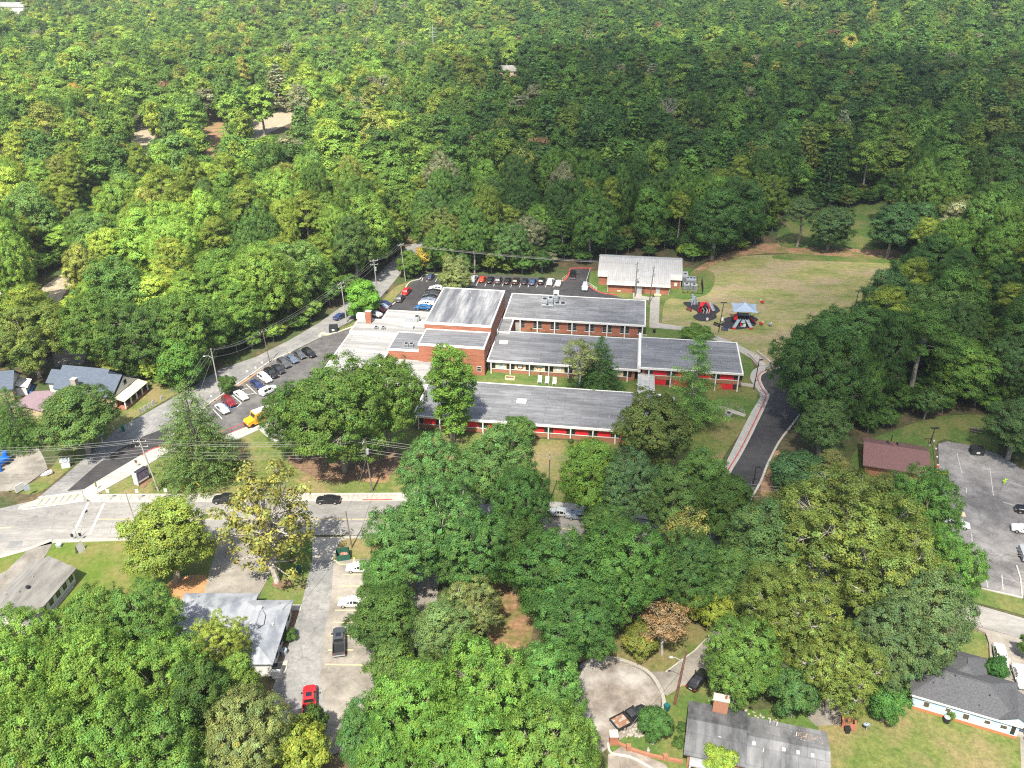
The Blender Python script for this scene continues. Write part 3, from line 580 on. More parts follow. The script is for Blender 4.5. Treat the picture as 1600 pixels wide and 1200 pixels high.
def cone(kind, n, R, h, tiers, per, k, leaf, droop, z0, rc, gap=1.):
    for _ in range(n):
        C = []
        for j in range(tiers):
            f = j / (tiers - 1); z = z0 + (h - z0) * f; rr = R * (1 - f) ** (.62 if kind == 'cedar_tree' else .8) * rng.uniform(.85, 1.1) + .25; nb = max(4, int(per * (1 - f) + 4))
            for q in range(nb):
                t = 2 * math.pi * (q + rng.uniform(-.3, .3)) / nb + j * .7; L = rr * rng.uniform(.75, 1.12)
                if kind == 'white_pine_tree':
                    if rng.random() < .38: continue
                    L *= rng.uniform(.6, 1.25)
                m = max(2, int(L / (rc * .9)))
                for s in range(m):
                    u = (s + 1) / m
                    if u < .35 and m > 3: continue
                    C.append((L * u * math.cos(t) + rng.normal(0, .12), L * u * math.sin(t) + rng.normal(0, .12), z - droop * L * u * u + rng.normal(0, .12)))
        C = np.array(C); Rc = rc * rng.uniform(.75, 1.25, len(C))
        cr = leaf_mesh(kind + '_crown', C, Rc, k, leaf, LEAF, up=.5, aspect=.4, flat=.55, zmin=-.3)
        mb = MB(); mb.tube([(0, 0, -.3), (0, 0, h * .5), (0, 0, h - .5)], [R * .09, R * .06, .04], 7)
        for q in range(0, len(C), max(1, len(C) // 40)): mb.tube([(0, 0, max(C[q][2] - .2, .5)), tuple(C[q])], [.08, .03], 4, cap=False)
        reg(kind, cr, mb.mesh(kind + '_trunk', BARK), R, h, .42)
cone('cedar_tree', 2, 6.4, 20, 24, 17, 30, .14, .12, 1.0, .55)
cone('fir_tree', 1, 4.8, 13.5, 20, 15, 34, .115, .1, .6, .44)
cone('white_pine_tree', 1, 6.0, 21, 15, 11, 120, .15, -.05, 1.6, 1.0)
def columnar():
    h, R = 21., 3.7; nl = 26; i = np.arange(nl); z = 5 + 15 * i / nl; t = i * 2.4
    rad = R * .55 * np.sin(np.clip((z - 3) / 19, 0, 1) * math.pi) ** .6; LC = np.stack([rad * np.cos(t), rad * np.sin(t), z], 1) + rng.normal(0, .35, (nl, 3)); LR = rng.uniform(1.2, 1.9, nl)
    C, Rc, lob = clumps(LC, LR, 26, .52, zmin=-.5)
    reg('tulip_tree', leaf_mesh('tulip_crown', C, Rc, 60, .135, LEAF, lobe_t=rng.normal(1, .1, nl)[lob]), limbs(h, h - 2, LC, .32, 16).mesh('tulip_trunk', BARK), R, h, .58)
columnar()
def dead():
    h = 15.; LC = np.array([(2.6 * math.cos(t) * rng.uniform(.5, 1.2), 2.6 * math.sin(t) * rng.uniform(.5, 1.2), rng.uniform(7, h)) for t in np.linspace(0, 25, 26)])
    C = LC[rng.integers(0, 26, 160)] + rng.normal(0, .9, (160, 3))
    mb = limbs(h, h - 1, LC, .28, 26, twig=6, C=C); me = mb.mesh('dead_tree_trunk', DEADWOOD); reg('dead_tree', None, me, 3., h, .6)
dead()
# light versions for the distant forest
def low(kind, nv, fn):
    for _ in range(nv): PROTO.setdefault('far_' + kind, []).append(fn())
def low_broad(R, zc, H, h, nl, zmin=-.6, leaf=.30, rc=.66, lr=(.24, .37)):
    LC, LR = lobes_round(nl, R, zc, H, lr, zmin); C, Rc, lob = clumps(LC, LR, 15, rc); lt = rng.normal(1, .12, nl)[lob]
    me = leaf_mesh('far_crown', C, Rc, 26, leaf, LEAFI, lobe_t=lt, LCc=LC[lob], ctr=(0, 0, zc - .3 * H), up=.15); return me, limbs(h, zc, LC, .35, 5), R, h
def low_pine():
    R, h, nl = 4.6, 21., 24; i = np.arange(nl); z = h - 1.2 - 9.5 * (i / nl) ** 1.1; rad = R * np.clip(.25 + 1.25 * (i / nl), 0, 1.) * rng.uniform(.45, .85, nl); t = i * 2.39996
    LC = np.stack([rad * np.cos(t), rad * np.sin(t), z], 1) + rng.normal(0, .3, (nl, 3)); C, Rc, lob = clumps(LC, rng.uniform(1.1, 1.8, nl), 10, .7, zmin=-.2, flat=.7)
    return leaf_mesh('far_crown', C, Rc, 28, .25, LEAFI, lobe_t=rng.normal(1, .12, nl)[lob], up=.3, aspect=.45, LCc=LC[lob], ctr=(0, 0, h - 8)), limbs(h, h - 1, LC, .28, 4, start=(.6, .9)), R, h
def low_cone():
    C = []
    for j in range(14):
        f = j / 13; rr = 3.4 * (1 - f) ** .8 + .3
        for q in range(int(5 + 8 * (1 - f))): t = q * 2.4 + j; C.append((rr * math.cos(t) * rng.uniform(.6, 1), rr * math.sin(t) * rng.uniform(.6, 1), 3 + 15 * f))
    C = np.array(C); mb = MB(); mb.tube([(0, 0, -.3), (0, 0, 17)], [.3, .05], 5)
    return leaf_mesh('far_crown', C, np.full(len(C), .8), 14, .5, LEAFI, aspect=.5, flat=.6), mb, 3.6, 18.
low('broad', 4, lambda: low_broad(5.6, 10.2, 7.2, 17.5, 36, -.85)); low('tall', 3, lambda: low_broad(4.6, 11.5, 8.4, 20, 32, -.85)); low('pine', 3, low_pine); low('cone', 1, low_cone)

def tree(kind, u, v, rpx, h, color, label, group=None, var=None, cat='tree', z0=0., base=False):
    "crown centre seen at u,v with radius rpx pixels, height h metres"
    cr, tk, r0, h0, cf = PROTO[kind][(var if var is not None else int(rng.integers(0, 99))) % len(PROTO[kind])]
    x, y = G(u, v, h * cf + z0) if not base else G(u, v, z0); r = rpx * depth(x, y, h * cf) / F
    return plant(kind, x, y, z0, r / r0, h / h0, color, label, group, cr, tk, cat)
def plant(kind, x, y, z, sr, sz, color, label, group, cr, tk, cat='tree'):
    e = thing(kind, label, cat, (x, y, z), float(rng.uniform(0, 6.28)), group); k_ = float(rng.uniform(.92, 1.09)); e.scale = (sr * k_, sr / k_, sz)
    o = put('trunk', tk, e)
    if cr:
        o = put('crown', cr, e); o.color = (*color, 1)
    return e

# ------------------------------------------------------------------ trees one can point to
DG, MG, LG, YG, OG, BG = (.058, .112, .028), (.085, .155, .032), (.13, .215, .042), (.19, .245, .045), (.15, .175, .045), (.085, .15, .042)
YEL, AUT, BRN, GRY, PIN = (.19, .20, .055), (.32, .26, .06), (.25, .18, .11), (.165, .205, .08), (.16, .22, .04)
TREES = [
 # school front
 ('@oak_tree', 540, 737, 88, 25, MG, 'huge green oak spreading over the left end of the front school wing'),
 ('@oak_tree', 606, 704, 62, 22, MG, 'huge green oak crown in front of the flat roofed school, beside the slim tulip tree'),
 ('oak_tree', 457, 655, 50, 17, DG, 'lower dark oak hanging over the yellow school bus'),
 ('@tulip_tree', 708, 690, 36, 23.5, (0.105, 0.203, 0.036), 'slim upright tree with bare lower trunk before the pale front wing roof'),
 ('cedar_tree', 684, 580, 17, 12, DG, 'narrow dark evergreen against the brick stage block'),
 ('small_tree', 810, 674, 27, 7, (0.075, 0.150, 0.039), 'small dark bushy tree at the red panels of the front wing'),
 ('birch_tree', 906, 560, 36, 15, GRY, 'thin grey leaved birch with pale trunk in the courtyard'),
 ('fir_tree', 938, 578, 41, 14.5, (0.057, 0.128, 0.036), 'dense dark conical fir in the courtyard beside the birch'),
 ('white_pine_tree', 1086, 606, 46, 22, (0.128, 0.247, 0.068), 'bright layered white pine beside the right school wing'),
 ('magnolia_tree', 1022, 672, 62, 18.5, (0.093, 0.132, 0.039), 'broad glossy magnolia at the right end of the front wing'),
 ('round_tree', 1088, 524, 25, 6, (0.098, 0.180, 0.039), 'round bushy tree behind the right wing, by the playground path'),
 ('cedar_tree', 304, 688, 64, 21.5, (0.10, 0.165, 0.05), 'big conical cedar on the corner lawn beside the utility pole'),
 # behind the school
 ('round_tree', 566, 466, 25, 11.5, (0.128, 0.285, 0.042), 'bright green oval tree beside the white roofed entrance and chimney'),
 ('maple_tree', 712, 432, 28, 13, GRY, 'grey green loose tree over the far car park row'),
 ('round_tree', 640, 413, 20, 9, MG, 'round green tree at the corner of the side street'),
 ('small_tree', 664, 402, 17, 8, AUT, 'olive yellow small tree next to the far car park corner'),
 # left houses
 ('maple_tree', 125, 655, 62, 15.5, BG, 'open grey green tree in the front yard before the blue roofed house'),
 ('cedar_tree', 22, 660, 42, 14, (0.075, 0.150, 0.039), 'broad dark evergreen at the left edge by the gravel yard'),
 ('oak_tree', 45, 528, 58, 19, (0.128, 0.180, 0.045), 'spreading sunlit tree with forked pale trunks left of the blue roofed house'),
 ('oak_tree', 150, 515, 58, 20, MG, 'tall dark green tree right behind the blue roofed house'),
 ('oak_tree', 215, 525, 58, 20, DG, 'tall dark tree right of the blue roofed house, beside the round roadside tree'),
 ('round_tree', 281, 568, 36, 14, (0.083, 0.180, 0.036), 'round leafy tree at the bend of the side street'),
 ('small_tree', 355, 600, 14, 5, DG, 'small dark evergreen beside the kerb of the staff car park'),
 ('maple_tree', 260, 515, 50, 19, MG, 'tall green tree above the round tree on the side street'),
 ('maple_tree', 320, 512, 40, 18, (0.105, 0.195, 0.042), 'green tree at the woods edge beside the side street pole'),
 ('maple_tree', 380, 486, 40, 18, (0.120, 0.217, 0.042), 'sunlit tree at the woods edge, midway along the side street'),
 ('maple_tree', 444, 452, 38, 18, (0.143, 0.225, 0.045), 'sunlit yellow green tree at the woods edge above the two street poles'),
 ('maple_tree', 492, 426, 34, 17, (0.128, 0.225, 0.045), 'sunlit tree at the woods edge left of the pole with crossarms'),
 # street trees
 ('@sycamore_tree', 434, 910, 84, 27, YEL, 'yellowing sycamore with white limbs between road and forecourt'),
 ('@maple_tree', 276, 909, 68, 17, (0.17, 0.23, 0.05), 'yellow green tree on the bright lawn beside the road'),
 # bottom left wood
 ('oak_tree', 45, 1012, 62, 15, (0.128, 0.225, 0.045), 'sunlit oak touching the roof of the grey cottage'),
 ('oak_tree', 152, 985, 64, 16, (0.112, 0.203, 0.045), 'sunlit oak below the bright lawn, second from the left edge'),
 ('oak_tree', 228, 985, 62, 17, (0.093, 0.180, 0.045), 'green oak below the bright lawn, next to the grey hip roof'),
 ('pecan_tree', 342, 1008, 50, 11, (0.195, 0.255, 0.053), 'loose yellow green tree overhanging the grey hip roofed office'),
 ('oak_tree', 40, 1080, 78, 19, (0.128, 0.232, 0.045), 'large sunlit oak at the left edge of the bottom wood'),
 ('oak_tree', 150, 1075, 80, 20, (0.135, 0.232, 0.045), 'large sunlit oak in the middle of the bottom left wood'),
 ('oak_tree', 255, 1075, 70, 18, (0.120, 0.217, 0.045), 'sunlit oak left of the dark shaded tree in the bottom wood'),
 ('maple_tree', 312, 1105, 56, 17, DG, 'dark blue green tree in the bottom left wood'),
 ('maple_tree', 372, 1078, 44, 13, (0.128, 0.210, 0.045), 'yellow green tree behind the office, above the red pickup'),
 ('oak_tree', 60, 1180, 85, 20, (0.128, 0.225, 0.045), 'sunlit oak in the bottom left corner of the wood'),
 ('oak_tree', 175, 1180, 80, 19, (0.120, 0.225, 0.048), 'sunlit oak on the bottom edge, left of the shaded gap'),
 ('maple_tree', 262, 1190, 60, 17, (0.105, 0.195, 0.045), 'green tree on the bottom edge beside the shaded gap'),
 ('oak_tree', 385, 1150, 68, 15, GRY, 'pale olive green tree just below the red pickup'),
 ('small_tree', 495, 1128, 20, 7, DG, 'small dark tree at the tail of the red pickup'),
 ('small_tree', 470, 1175, 50, 9, YG, 'pale yellow green bush tree on the bottom edge of the drive'),
 # bottom centre wood
 ('maple_tree', 572, 1152, 45, 13, (0.068, 0.150, 0.045), 'dark leafy tree at the bottom end of the office car park'),
 ('oak_tree', 655, 1130, 75, 19, (0.112, 0.225, 0.045), 'bright green oak left in the bottom centre wood'),
 ('oak_tree', 755, 1090, 78, 20, (0.120, 0.232, 0.048), 'bright green oak at the top of the bottom centre wood'),
 ('oak_tree', 843, 1090, 70, 18, (0.105, 0.225, 0.060), 'bright feathery green oak beside the cul-de-sac'),
 ('oak_tree', 735, 1185, 80, 18, (0.112, 0.225, 0.048), 'bright green oak on the bottom edge, centre of the wood'),
 ('oak_tree', 850, 1180, 80, 18, (0.128, 0.225, 0.051), 'yellowish green oak on the bottom edge beside the stone gate'),
 ('oak_tree', 610, 1215, 60, 15, (0.105, 0.210, 0.045), 'green oak cut by the bottom edge near the drive'),
 ('maple_tree', 905, 1168, 34, 12, (0.128, 0.225, 0.051), 'yellow green tree at the lower left rim of the cul-de-sac'),
 # middle wood, left block
 ('maple_tree', 600, 968, 58, 13, DG, 'dark dense tree over the parking bays, beside the black pickup'),
 ('small_tree', 610, 1040, 42, 8, BG, 'grey green bushy tree below the black pickup'),
 ('maple_tree', 690, 985, 48, 13, (0.112, 0.180, 0.068), 'pale loose tree between dark trees, middle wood'),
 ('small_tree', 655, 1075, 52, 9, BG, 'soft grey green small tree above the bright bottom wood'),
 ('pecan_tree', 735, 955, 52, 12, GRY, 'airy pale green tree beside the woodland clearing'),
 ('oak_tree', 640, 850, 62, 18, (0.083, 0.173, 0.053), 'green oak overhanging the white sedan in the car park'),
 ('pecan_tree', 690, 820, 75, 20, (0.078, 0.168, 0.053), 'big oak with pale limbs at the roadside, left middle wood'),
 ('oak_tree', 680, 750, 60, 20, (0.083, 0.173, 0.054), 'tall oak reaching up to the school lawn, left of centre'),
 ('oak_tree', 770, 738, 66, 21, (0.090, 0.173, 0.054), 'tall oak in front of the front wing, centre of the middle wood'),
 ('oak_tree', 815, 790, 48, 19, (0.063, 0.143, 0.039), 'dark oak beside the brown utility pole'),
 ('oak_tree', 738, 862, 60, 18, (0.075, 0.165, 0.048), 'oak just above the woodland clearing'),
 ('maple_tree', 805, 860, 48, 16, DG, 'dark tree left of the silver car on the road'),
 ('maple_tree', 600, 905, 40, 12, (0.075, 0.165, 0.045), 'green tree over the second white car in the bays'),
 # middle wood, right block
 ('maple_tree', 925, 750, 48, 19, (0.128, 0.232, 0.045), 'bright yellow green tree by the lawn, right of the brown pole'),
 ('maple_tree', 952, 838, 44, 14, (.075, .15, .04), 'green tree just right of the silver sedan, over the road'),
 ('oak_tree', 985, 765, 55, 18, (0.083, 0.158, 0.068), 'grey green oak below the magnolia'),
 ('maple_tree', 1045, 790, 48, 17, (0.083, 0.150, 0.045), 'green tree midway between magnolia and bus loop'),
 ('maple_tree', 1095, 760, 44, 16, (0.090, 0.173, 0.045), 'green tree at the lower end of the bus loop pavement'),
 ('birch_tree', 1075, 835, 40, 15, (0.225, 0.240, 0.075), 'pale thin tree with reddish twigs in the right middle wood'),
 ('maple_tree', 1140, 800, 46, 16, DG, 'dark tree at the bottom of the black bus loop'),
 ('oak_tree', 880, 905, 82, 18, (0.063, 0.143, 0.036), 'wide dark oak in the centre of the right middle wood'),
 ('oak_tree', 975, 890, 78, 18, (0.075, 0.165, 0.039), 'wide green oak right of the dark central oak'),
 ('oak_tree', 900, 970, 68, 15, (0.063, 0.143, 0.039), 'dark oak hanging towards the cul-de-sac'),
 ('oak_tree', 1075, 890, 58, 16, (0.068, 0.143, 0.042), 'dark green oak over the hidden road, right middle wood'),
 ('maple_tree', 1190, 855, 62, 17, (0.090, 0.158, 0.054), 'olive oak left of the great pecan'),
 ('maple_tree', 1135, 910, 48, 14, (0.083, 0.158, 0.045), 'green tree over the narrow lane'),
 ('small_tree', 1070, 935, 32, 8, (0.225, 0.247, 0.060), 'small yellow green tree at the edge of the lane woods'),
 ('birch_tree', 1040, 975, 42, 10, BRN, 'brownish withered tree above the cul-de-sac verge'),
 ('small_tree', 1118, 945, 36, 9, YG, 'bright yellow green small tree beside the lane'),
 ('small_tree', 1000, 1000, 30, 6, OG, 'olive brown bushy tree on the cul-de-sac verge'),
 # right
 ('pecan_tree', 1320, 830, 118, 22, (.125, .172, .042), 'great pecan with pale limbs and yellow green leaves right of the middle wood'),
 ('pecan_tree', 1385, 905, 95, 20, (.125, .172, .042), 'second great yellow green tree, in front of the pecan at the parking lot'),
 ('oak_tree', 1445, 800, 62, 17, (0.083, 0.180, 0.042), 'green oak against the stained grey parking lot'),
 ('oak_tree', 1478, 895, 55, 16, (0.090, 0.195, 0.042), 'green oak at the roadside below the stained parking lot'),
 ('oak_tree', 1440, 965, 75, 18, (0.090, 0.143, 0.060), 'grey green oak over the right hand road'),
 ('oak_tree', 1392, 1012, 64, 17, (0.083, 0.135, 0.057), 'grey green oak behind the roof of the blue house'),
 ('pecan_tree', 1240, 965, 82, 18, (.125, .172, .042), 'yellow green tree with open limbs right of the lane'),
 ('oak_tree', 1160, 1030, 62, 15, (0.105, 0.195, 0.045), 'leafy green tree over the black car on the lane'),
 ('pecan_tree', 1310, 1040, 70, 15, (.125, .172, .042), 'olive yellow tree above the brick planter'),
 ('small_tree', 1245, 1080, 38, 9, (0.060, 0.128, 0.042), 'dark dense small tree behind the patched roof bungalow'),
 ('small_tree', 1388, 1095, 30, 7, (0.060, 0.150, 0.039), 'dark green shrub tree at the left corner of the blue house'),
 ('oak_tree', 1200, 940, 52, 15, (0.112, 0.165, 0.045), 'green oak between the lane and the open yellow green tree'),
 ('maple_tree', 1390, 792, 46, 14, (.11, .15, .045), 'olive green tree hiding the front wall of the brown roofed house'),
 ('maple_tree', 1300, 735, 36, 9, (0.150, 0.165, 0.063), 'brownish green tree left of the brown roof'),
 ('small_tree', 1245, 735, 45, 9, (0.060, 0.128, 0.053), 'dark shrubby tree on the slope right of the bus loop'),
 ('maple_tree', 1290, 664, 42, 14, (0.075, 0.135, 0.045), 'dark tree behind the bus loop bend'),
 ('maple_tree', 1590, 668, 50, 14, (0.060, 0.112, 0.039), 'dark tree at the right edge over the meadow corner'),
 ('oak_tree', 1590, 570, 50, 16, (0.060, 0.120, 0.039), 'dark tree at the right edge behind the small meadow'),
 ('small_tree', 1558, 1045, 18, 5, (0.038, 0.112, 0.030), 'dark rounded shrub tree between blue house and white car'),
 ('small_tree', 1604, 1010, 12, 5, MG, 'green shrub at the right edge beside the driveway'),
 ('small_tree', 1024, 1128, 27, 6, (0.053, 0.128, 0.036), 'small round tree beside the black flatbed pickup'),
 ('small_tree', 1125, 1190, 26, 5, (0.195, 0.285, 0.053), 'bright yellow green young tree in front of the patched roof bungalow'),
 # meadow trees
 ('@pine_tree', 1245, 386, 30, 17, (0.093, 0.150, 0.060), 'pine with bare trunk on the dirt bank, left of the round dark oak'),
 ('@magnolia_tree', 1292, 392, 36, 17, (0.060, 0.112, 0.042), 'round dark oak on the dirt bank at the end of the field'),
 ('@maple_tree', 1386, 403, 34, 19, (0.048, 0.108, 0.042), 'left one of two dark pines joined at the field corner'),
 ('@maple_tree', 1424, 398, 30, 19, (0.048, 0.105, 0.042), 'right one of two dark pines joined at the field corner'),
 ('oak_tree', 1296, 545, 60, 19, (0.057, 0.128, 0.036), 'dark dense tree overhanging the bend of the bus loop'),
 ('oak_tree', 1330, 535, 62, 20, (0.063, 0.135, 0.039), 'dark green tree right of the playground field'),
 ('maple_tree', 1390, 470, 46, 20, (0.057, 0.120, 0.045), 'dark tree covering the corner of the field lamp'),
 ('oak_tree', 1465, 500, 60, 21, (0.093, 0.165, 0.048), 'lighter green oak above the other dark trees right of the field'),
]
for t in TREES: tree(t[0].lstrip('@'), *t[1:], base=t[0][0] == '@')
tree('dead_tree', 1043, 180, 14, 24, BRN, 'bare grey dead tree standing in the dark wood')
tree('dead_tree', 421, 105, 16, 22, BRN, 'bleached bare tree in the sunlit wood at upper left')
tree('oak_tree', 122, 155, 24, 19, (.32, .22, .05), 'orange yellow autumn tree in the wood at upper left')
tree('oak_tree', 838, 245, 27, 19, BRN, 'withered brown tree in the middle of the dark wood', var=1)
tree('maple_tree', 871, 135, 11, 19, (.22, .09, .07), 'small reddish tree in the dark wood')
tree('oak_tree', 1022, 212, 20, 19, (.15, .17, .03), 'yellow green leaning tree below the bare dead tree', var=2)
tree('maple_tree', 1330, 132, 9, 17, (.30, .14, .08), 'rust brown tree at the far right')
tree('oak_tree', 470, 118, 26, 19, (.20, .19, .04), 'yellowish oak right of the bleached bare tree')
SHRUBS = [((165, 627), 13, YG), ((200, 626), 12, (.12, .2, .03)), ((208, 617), 12, YG), ((222, 610), 11, MG), ((452, 1000), 17, DG), ((791, 574), 9, DG), ((848, 583), 10, DG), ((862, 583), 10, DG), ((829, 514), 12, MG), ((228, 606), 10, DG), ((672, 683), 9, DG), ((892, 692), 6, DG), ((1060, 1165), 14, DG), ((1066, 1140), 12, DG)]
SLAB = ['lime green clipped shrub at the porch corner', 'lime green shrub in the middle of the porch hedge', 'lime green shrub at the far end of the porch', 'dark green shrub beyond the porch hedge', 'round clipped shrub beside the hip roofed office', 'small dark shrub under the blue and white mural', 'dark shrub under the ring mural', 'dark shrub under the flower mural', 'green shrub at the door of the rear classroom wing', 'dark shrub by the garden path of the blue roofed house', 'dark shrub under the red panels left of the tulip tree', 'tiny dark shrub on the lawn before the red panels', 'dark shrub at the end wall of the patched roof bungalow', 'upper dark shrub at the end wall of the patched roof bungalow']
for (p, r, c), l in zip(SHRUBS, SLAB):
    cr, tk, r0, h0, cf = PROTO['shrub'][int(rng.integers(0, 3))]; x, y = G(*p); k = r * depth(x, y, 0) / F / r0 * .75
    plant('shrub', x, y, 0., k, k * .9, c, l, None, cr, tk, 'shrub')

# ------------------------------------------------------------------ the woods
CLEAR = [
 [(0, 572), (70, 574), (200, 592), (215, 612), (298, 606), (345, 570), (400, 552), (440, 528), (500, 496), (535, 474), (560, 450), (590, 427), (612, 402), (640, 376), (668, 366), (664, 395), (645, 410), (652, 428), (690, 428), (735, 428), (800, 430), (860, 425), (886, 416), (928, 414), (933, 399), (1070, 403), (1090, 420), (1135, 398), (1200, 376), (1225, 342), (1290, 328), (1386, 318), (1372, 350), (1360, 385), (1412, 388), (1408, 412), (1372, 448), (1332, 486), (1292, 498), (1242, 520), (1216, 548), (1226, 575), (1258, 600), (1246, 640), (1216, 682), (1330, 688), (1350, 688), (1420, 660), (1480, 650), (1545, 652), (1562, 690), (1600, 722), (1700, 800), (1700, 1300), (-100, 1300), (-100, 572)],
 [(45, 474), (58, 446), (96, 424), (116, 416), (142, 426), (112, 456), (88, 480)], [(378, 210), (398, 190), (432, 177), (457, 169), (468, 181), (426, 203), (392, 221)],
 [(320, 200), (345, 192), (345, 249), (324, 253)], [(212, 206), (240, 190), (238, 240), (214, 244)], [(76, 540), (142, 540), (138, 568), (82, 574)],
 [(0, 8), (46, 8), (46, 27), (0, 27)], [(770, 92), (810, 92), (810, 110), (770, 110)],
]
# places already taken by the trees above
TAKEN = [(o.location.x, o.location.y) for o in COL.objects if o.get('category') == 'tree']
def free(x, y, h, r):
    for z, dx in ((0, 0), (h * .62, 0), (h * .97, 0), (h * .62, -r * .8), (h * .62, r * .8), (h * .35, 0)):
        p = pix(x + dx, y, z + hill(x, y))
        if p[1] < -5: continue
        for q in CLEAR:
            if inside(p, q): return False
    return True
pts = []
y = 165.
while y < 1650:
    sp = 11.8 if y < 420 else 12.4
    half = .66 * y + 50
    for x in np.arange(-half, half, sp):
        px, py = x + rng.uniform(-4, 4), y + rng.uniform(-4, 4)
        if py < 420 and any((px - a) ** 2 + (py - b) ** 2 < 30 for a, b in TAKEN): continue
        u, v = pix(px, py, 12)
        if v > 760 or u < -160 or u > 1760: continue
        h = rng.uniform(13, 27); r = (4.3 + 4.6 * rng.random() ** 1.1) * (.70 + h / 70)
        if py < 700 and not free(px, py, h, r): continue
        if py >= 700:
            u, v = pix(px, py, 10)
            if any(inside((u, v), q) for q in CLEAR[6:]): continue
        pts.append((px, py, h, r))
    y += sp * .93
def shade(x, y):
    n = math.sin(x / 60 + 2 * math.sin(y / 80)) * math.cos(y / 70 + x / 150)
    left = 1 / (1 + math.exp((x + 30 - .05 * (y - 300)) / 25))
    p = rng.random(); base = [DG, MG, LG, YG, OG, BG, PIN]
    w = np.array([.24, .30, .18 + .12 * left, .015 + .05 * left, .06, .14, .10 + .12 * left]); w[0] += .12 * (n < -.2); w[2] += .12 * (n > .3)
    c = np.array(base[rng.choice(7, p=w / w.sum())]) * rng.uniform(.8, 1.22) * (.84 + .42 * left) * (1 + .16 * math.sin(x / 33 + 2 * math.sin(y / 45)) * math.sin(y / 38 + 1))  # sun on the left woods and cloud shade at right put into leaf colour
    if left < .5: c = c * np.array([.88, 1., 1.05])  # cooler leaves painted on the side under the cloud
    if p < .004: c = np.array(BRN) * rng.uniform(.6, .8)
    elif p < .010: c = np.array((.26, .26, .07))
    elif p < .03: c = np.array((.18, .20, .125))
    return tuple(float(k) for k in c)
pts.sort(key=lambda p: depth(p[0], p[1], 10))
vis = [p for p in pts if -25 < pix(p[0], p[1], 12)[0] < 1625]
NEAR = set(id(p) for p in vis[:230])
LMK = [(15, 'left picture edge'), (105, 'blue roofed house'), (190, 'porch of the blue roofed house'), (281, 'round tree at the street bend'), (344, 'lamp pole on the side street'), (420, 'thin brown street pole'), (480, 'dark dumpster island'), (540, 'crossarm pole on the side street'), (590, 'transformer pole'), (634, 'pole at the far lawn corner'), (668, 'olive yellow small tree'), (712, 'grey green loose tree'), (755, 'orange red car'), (795, 'middle of the far car row'), (845, 'tall black suv'), (895, 'black pickup'), (940, 'left end of the annex'), (992, 'left annex pole'), (1050, 'right end of the annex'), (1100, 'red climbing frame'), (1160, 'sunshade'), (1215, 'dirt bank end'), (1250, 'bank pine'), (1300, 'round dark bank oak'), (1390, 'twin dark pines'), (1450, 'brown roof'), (1525, 'picnic table'), (1595, 'right picture edge')]
ORD = ['lowest', 'second', 'third', 'fourth', 'fifth', 'sixth', 'seventh', 'eighth', 'ninth', 'tenth', 'eleventh', 'twelfth', 'thirteenth', 'fourteenth', 'fifteenth', 'sixteenth', 'seventeenth', 'eighteenth', 'nineteenth', 'twentieth', 'twenty first', 'twenty second', 'twenty third', 'twenty fourth', 'twenty fifth', 'twenty sixth', 'twenty seventh', 'twenty eighth', 'twenty ninth', 'thirtieth']
RANK = {}
for p in vis[:230]:
    u, v = pix(p[0], p[1], 12); k = min(range(len(LMK)), key=lambda i: abs(LMK[i][0] - u)); RANK.setdefault(k, []).append((-v, id(p)))
PLACE = {}
for k, L in RANK.items():
    for i, (_, q) in enumerate(sorted(L)): PLACE[q] = (LMK[k][1], ORD[min(i, len(ORD) - 1)])
KW = {'oak_tree': 'broad tree', 'maple_tree': 'tall tree', 'pine_tree': 'pine'}
far = []
for p in pts:
    x, y, h, r = p; left = x < -10
    if id(p) in NEAR:
        k = rng.random(); kind = 'pine_tree' if k < (.36 if left else .18) else ('oak_tree' if k < .7 else 'maple_tree')
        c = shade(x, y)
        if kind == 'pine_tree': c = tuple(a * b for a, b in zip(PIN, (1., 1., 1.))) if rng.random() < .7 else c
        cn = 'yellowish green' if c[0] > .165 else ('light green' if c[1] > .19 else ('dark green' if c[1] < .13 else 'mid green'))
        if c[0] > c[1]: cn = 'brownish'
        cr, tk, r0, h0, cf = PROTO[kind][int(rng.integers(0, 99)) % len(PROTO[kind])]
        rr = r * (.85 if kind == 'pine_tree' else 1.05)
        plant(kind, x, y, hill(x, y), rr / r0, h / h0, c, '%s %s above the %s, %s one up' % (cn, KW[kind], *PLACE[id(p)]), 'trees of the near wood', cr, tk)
    else:
        far.append(p)

y = 158.
while y < 440:
    for x in np.arange(-.66 * y - 40, .66 * y + 40, 4.6):
        px, py = x + rng.uniform(-2, 2), y + rng.uniform(-2, 2); h, r = rng.uniform(3.5, 8.8), rng.uniform(2., 3.6)
        u, v = pix(px, py, 3)
        if rng.random() < .95 and -120 < u < 1720 and v < 735 and free(px, py, h, r): far.append((px, py, h, r))
    y += 4.4
# everything farther: one mass of forest, instanced on points
lib = bpy.data.collections.new('forest_library'); names = []; FI = {}
for kind in ('far_broad', 'far_tall', 'far_pine', 'far_cone'):
    for cr, mb, r0, h0 in PROTO[kind]:
        bm = bmesh.new(); bm.from_mesh(cr); tk = mb.mesh('t', BARK)
        nf = len(bm.faces); bm.from_mesh(tk); bm.faces.ensure_lookup_table()
        for f in bm.faces[nf:]: f.material_index = 1
        me = bpy.data.meshes.new('forest_tree'); bm.to_mesh(me); bm.free(); me.materials.append(LEAFI); me.materials.append(BARK)
        nm = 'tree_%02d' % len(names); o = bpy.data.objects.new(nm, me); lib.objects.link(o); FI.setdefault(kind, []).append((len(names), r0, h0)); names.append(nm)
N = len(far); co = np.zeros((N, 3), np.float32); sc = np.zeros((N, 3), np.float32); rot = rng.uniform(0, 6.28, N).astype(np.float32); ii = np.zeros(N, np.int32); cl = np.ones((N, 4), np.float32)
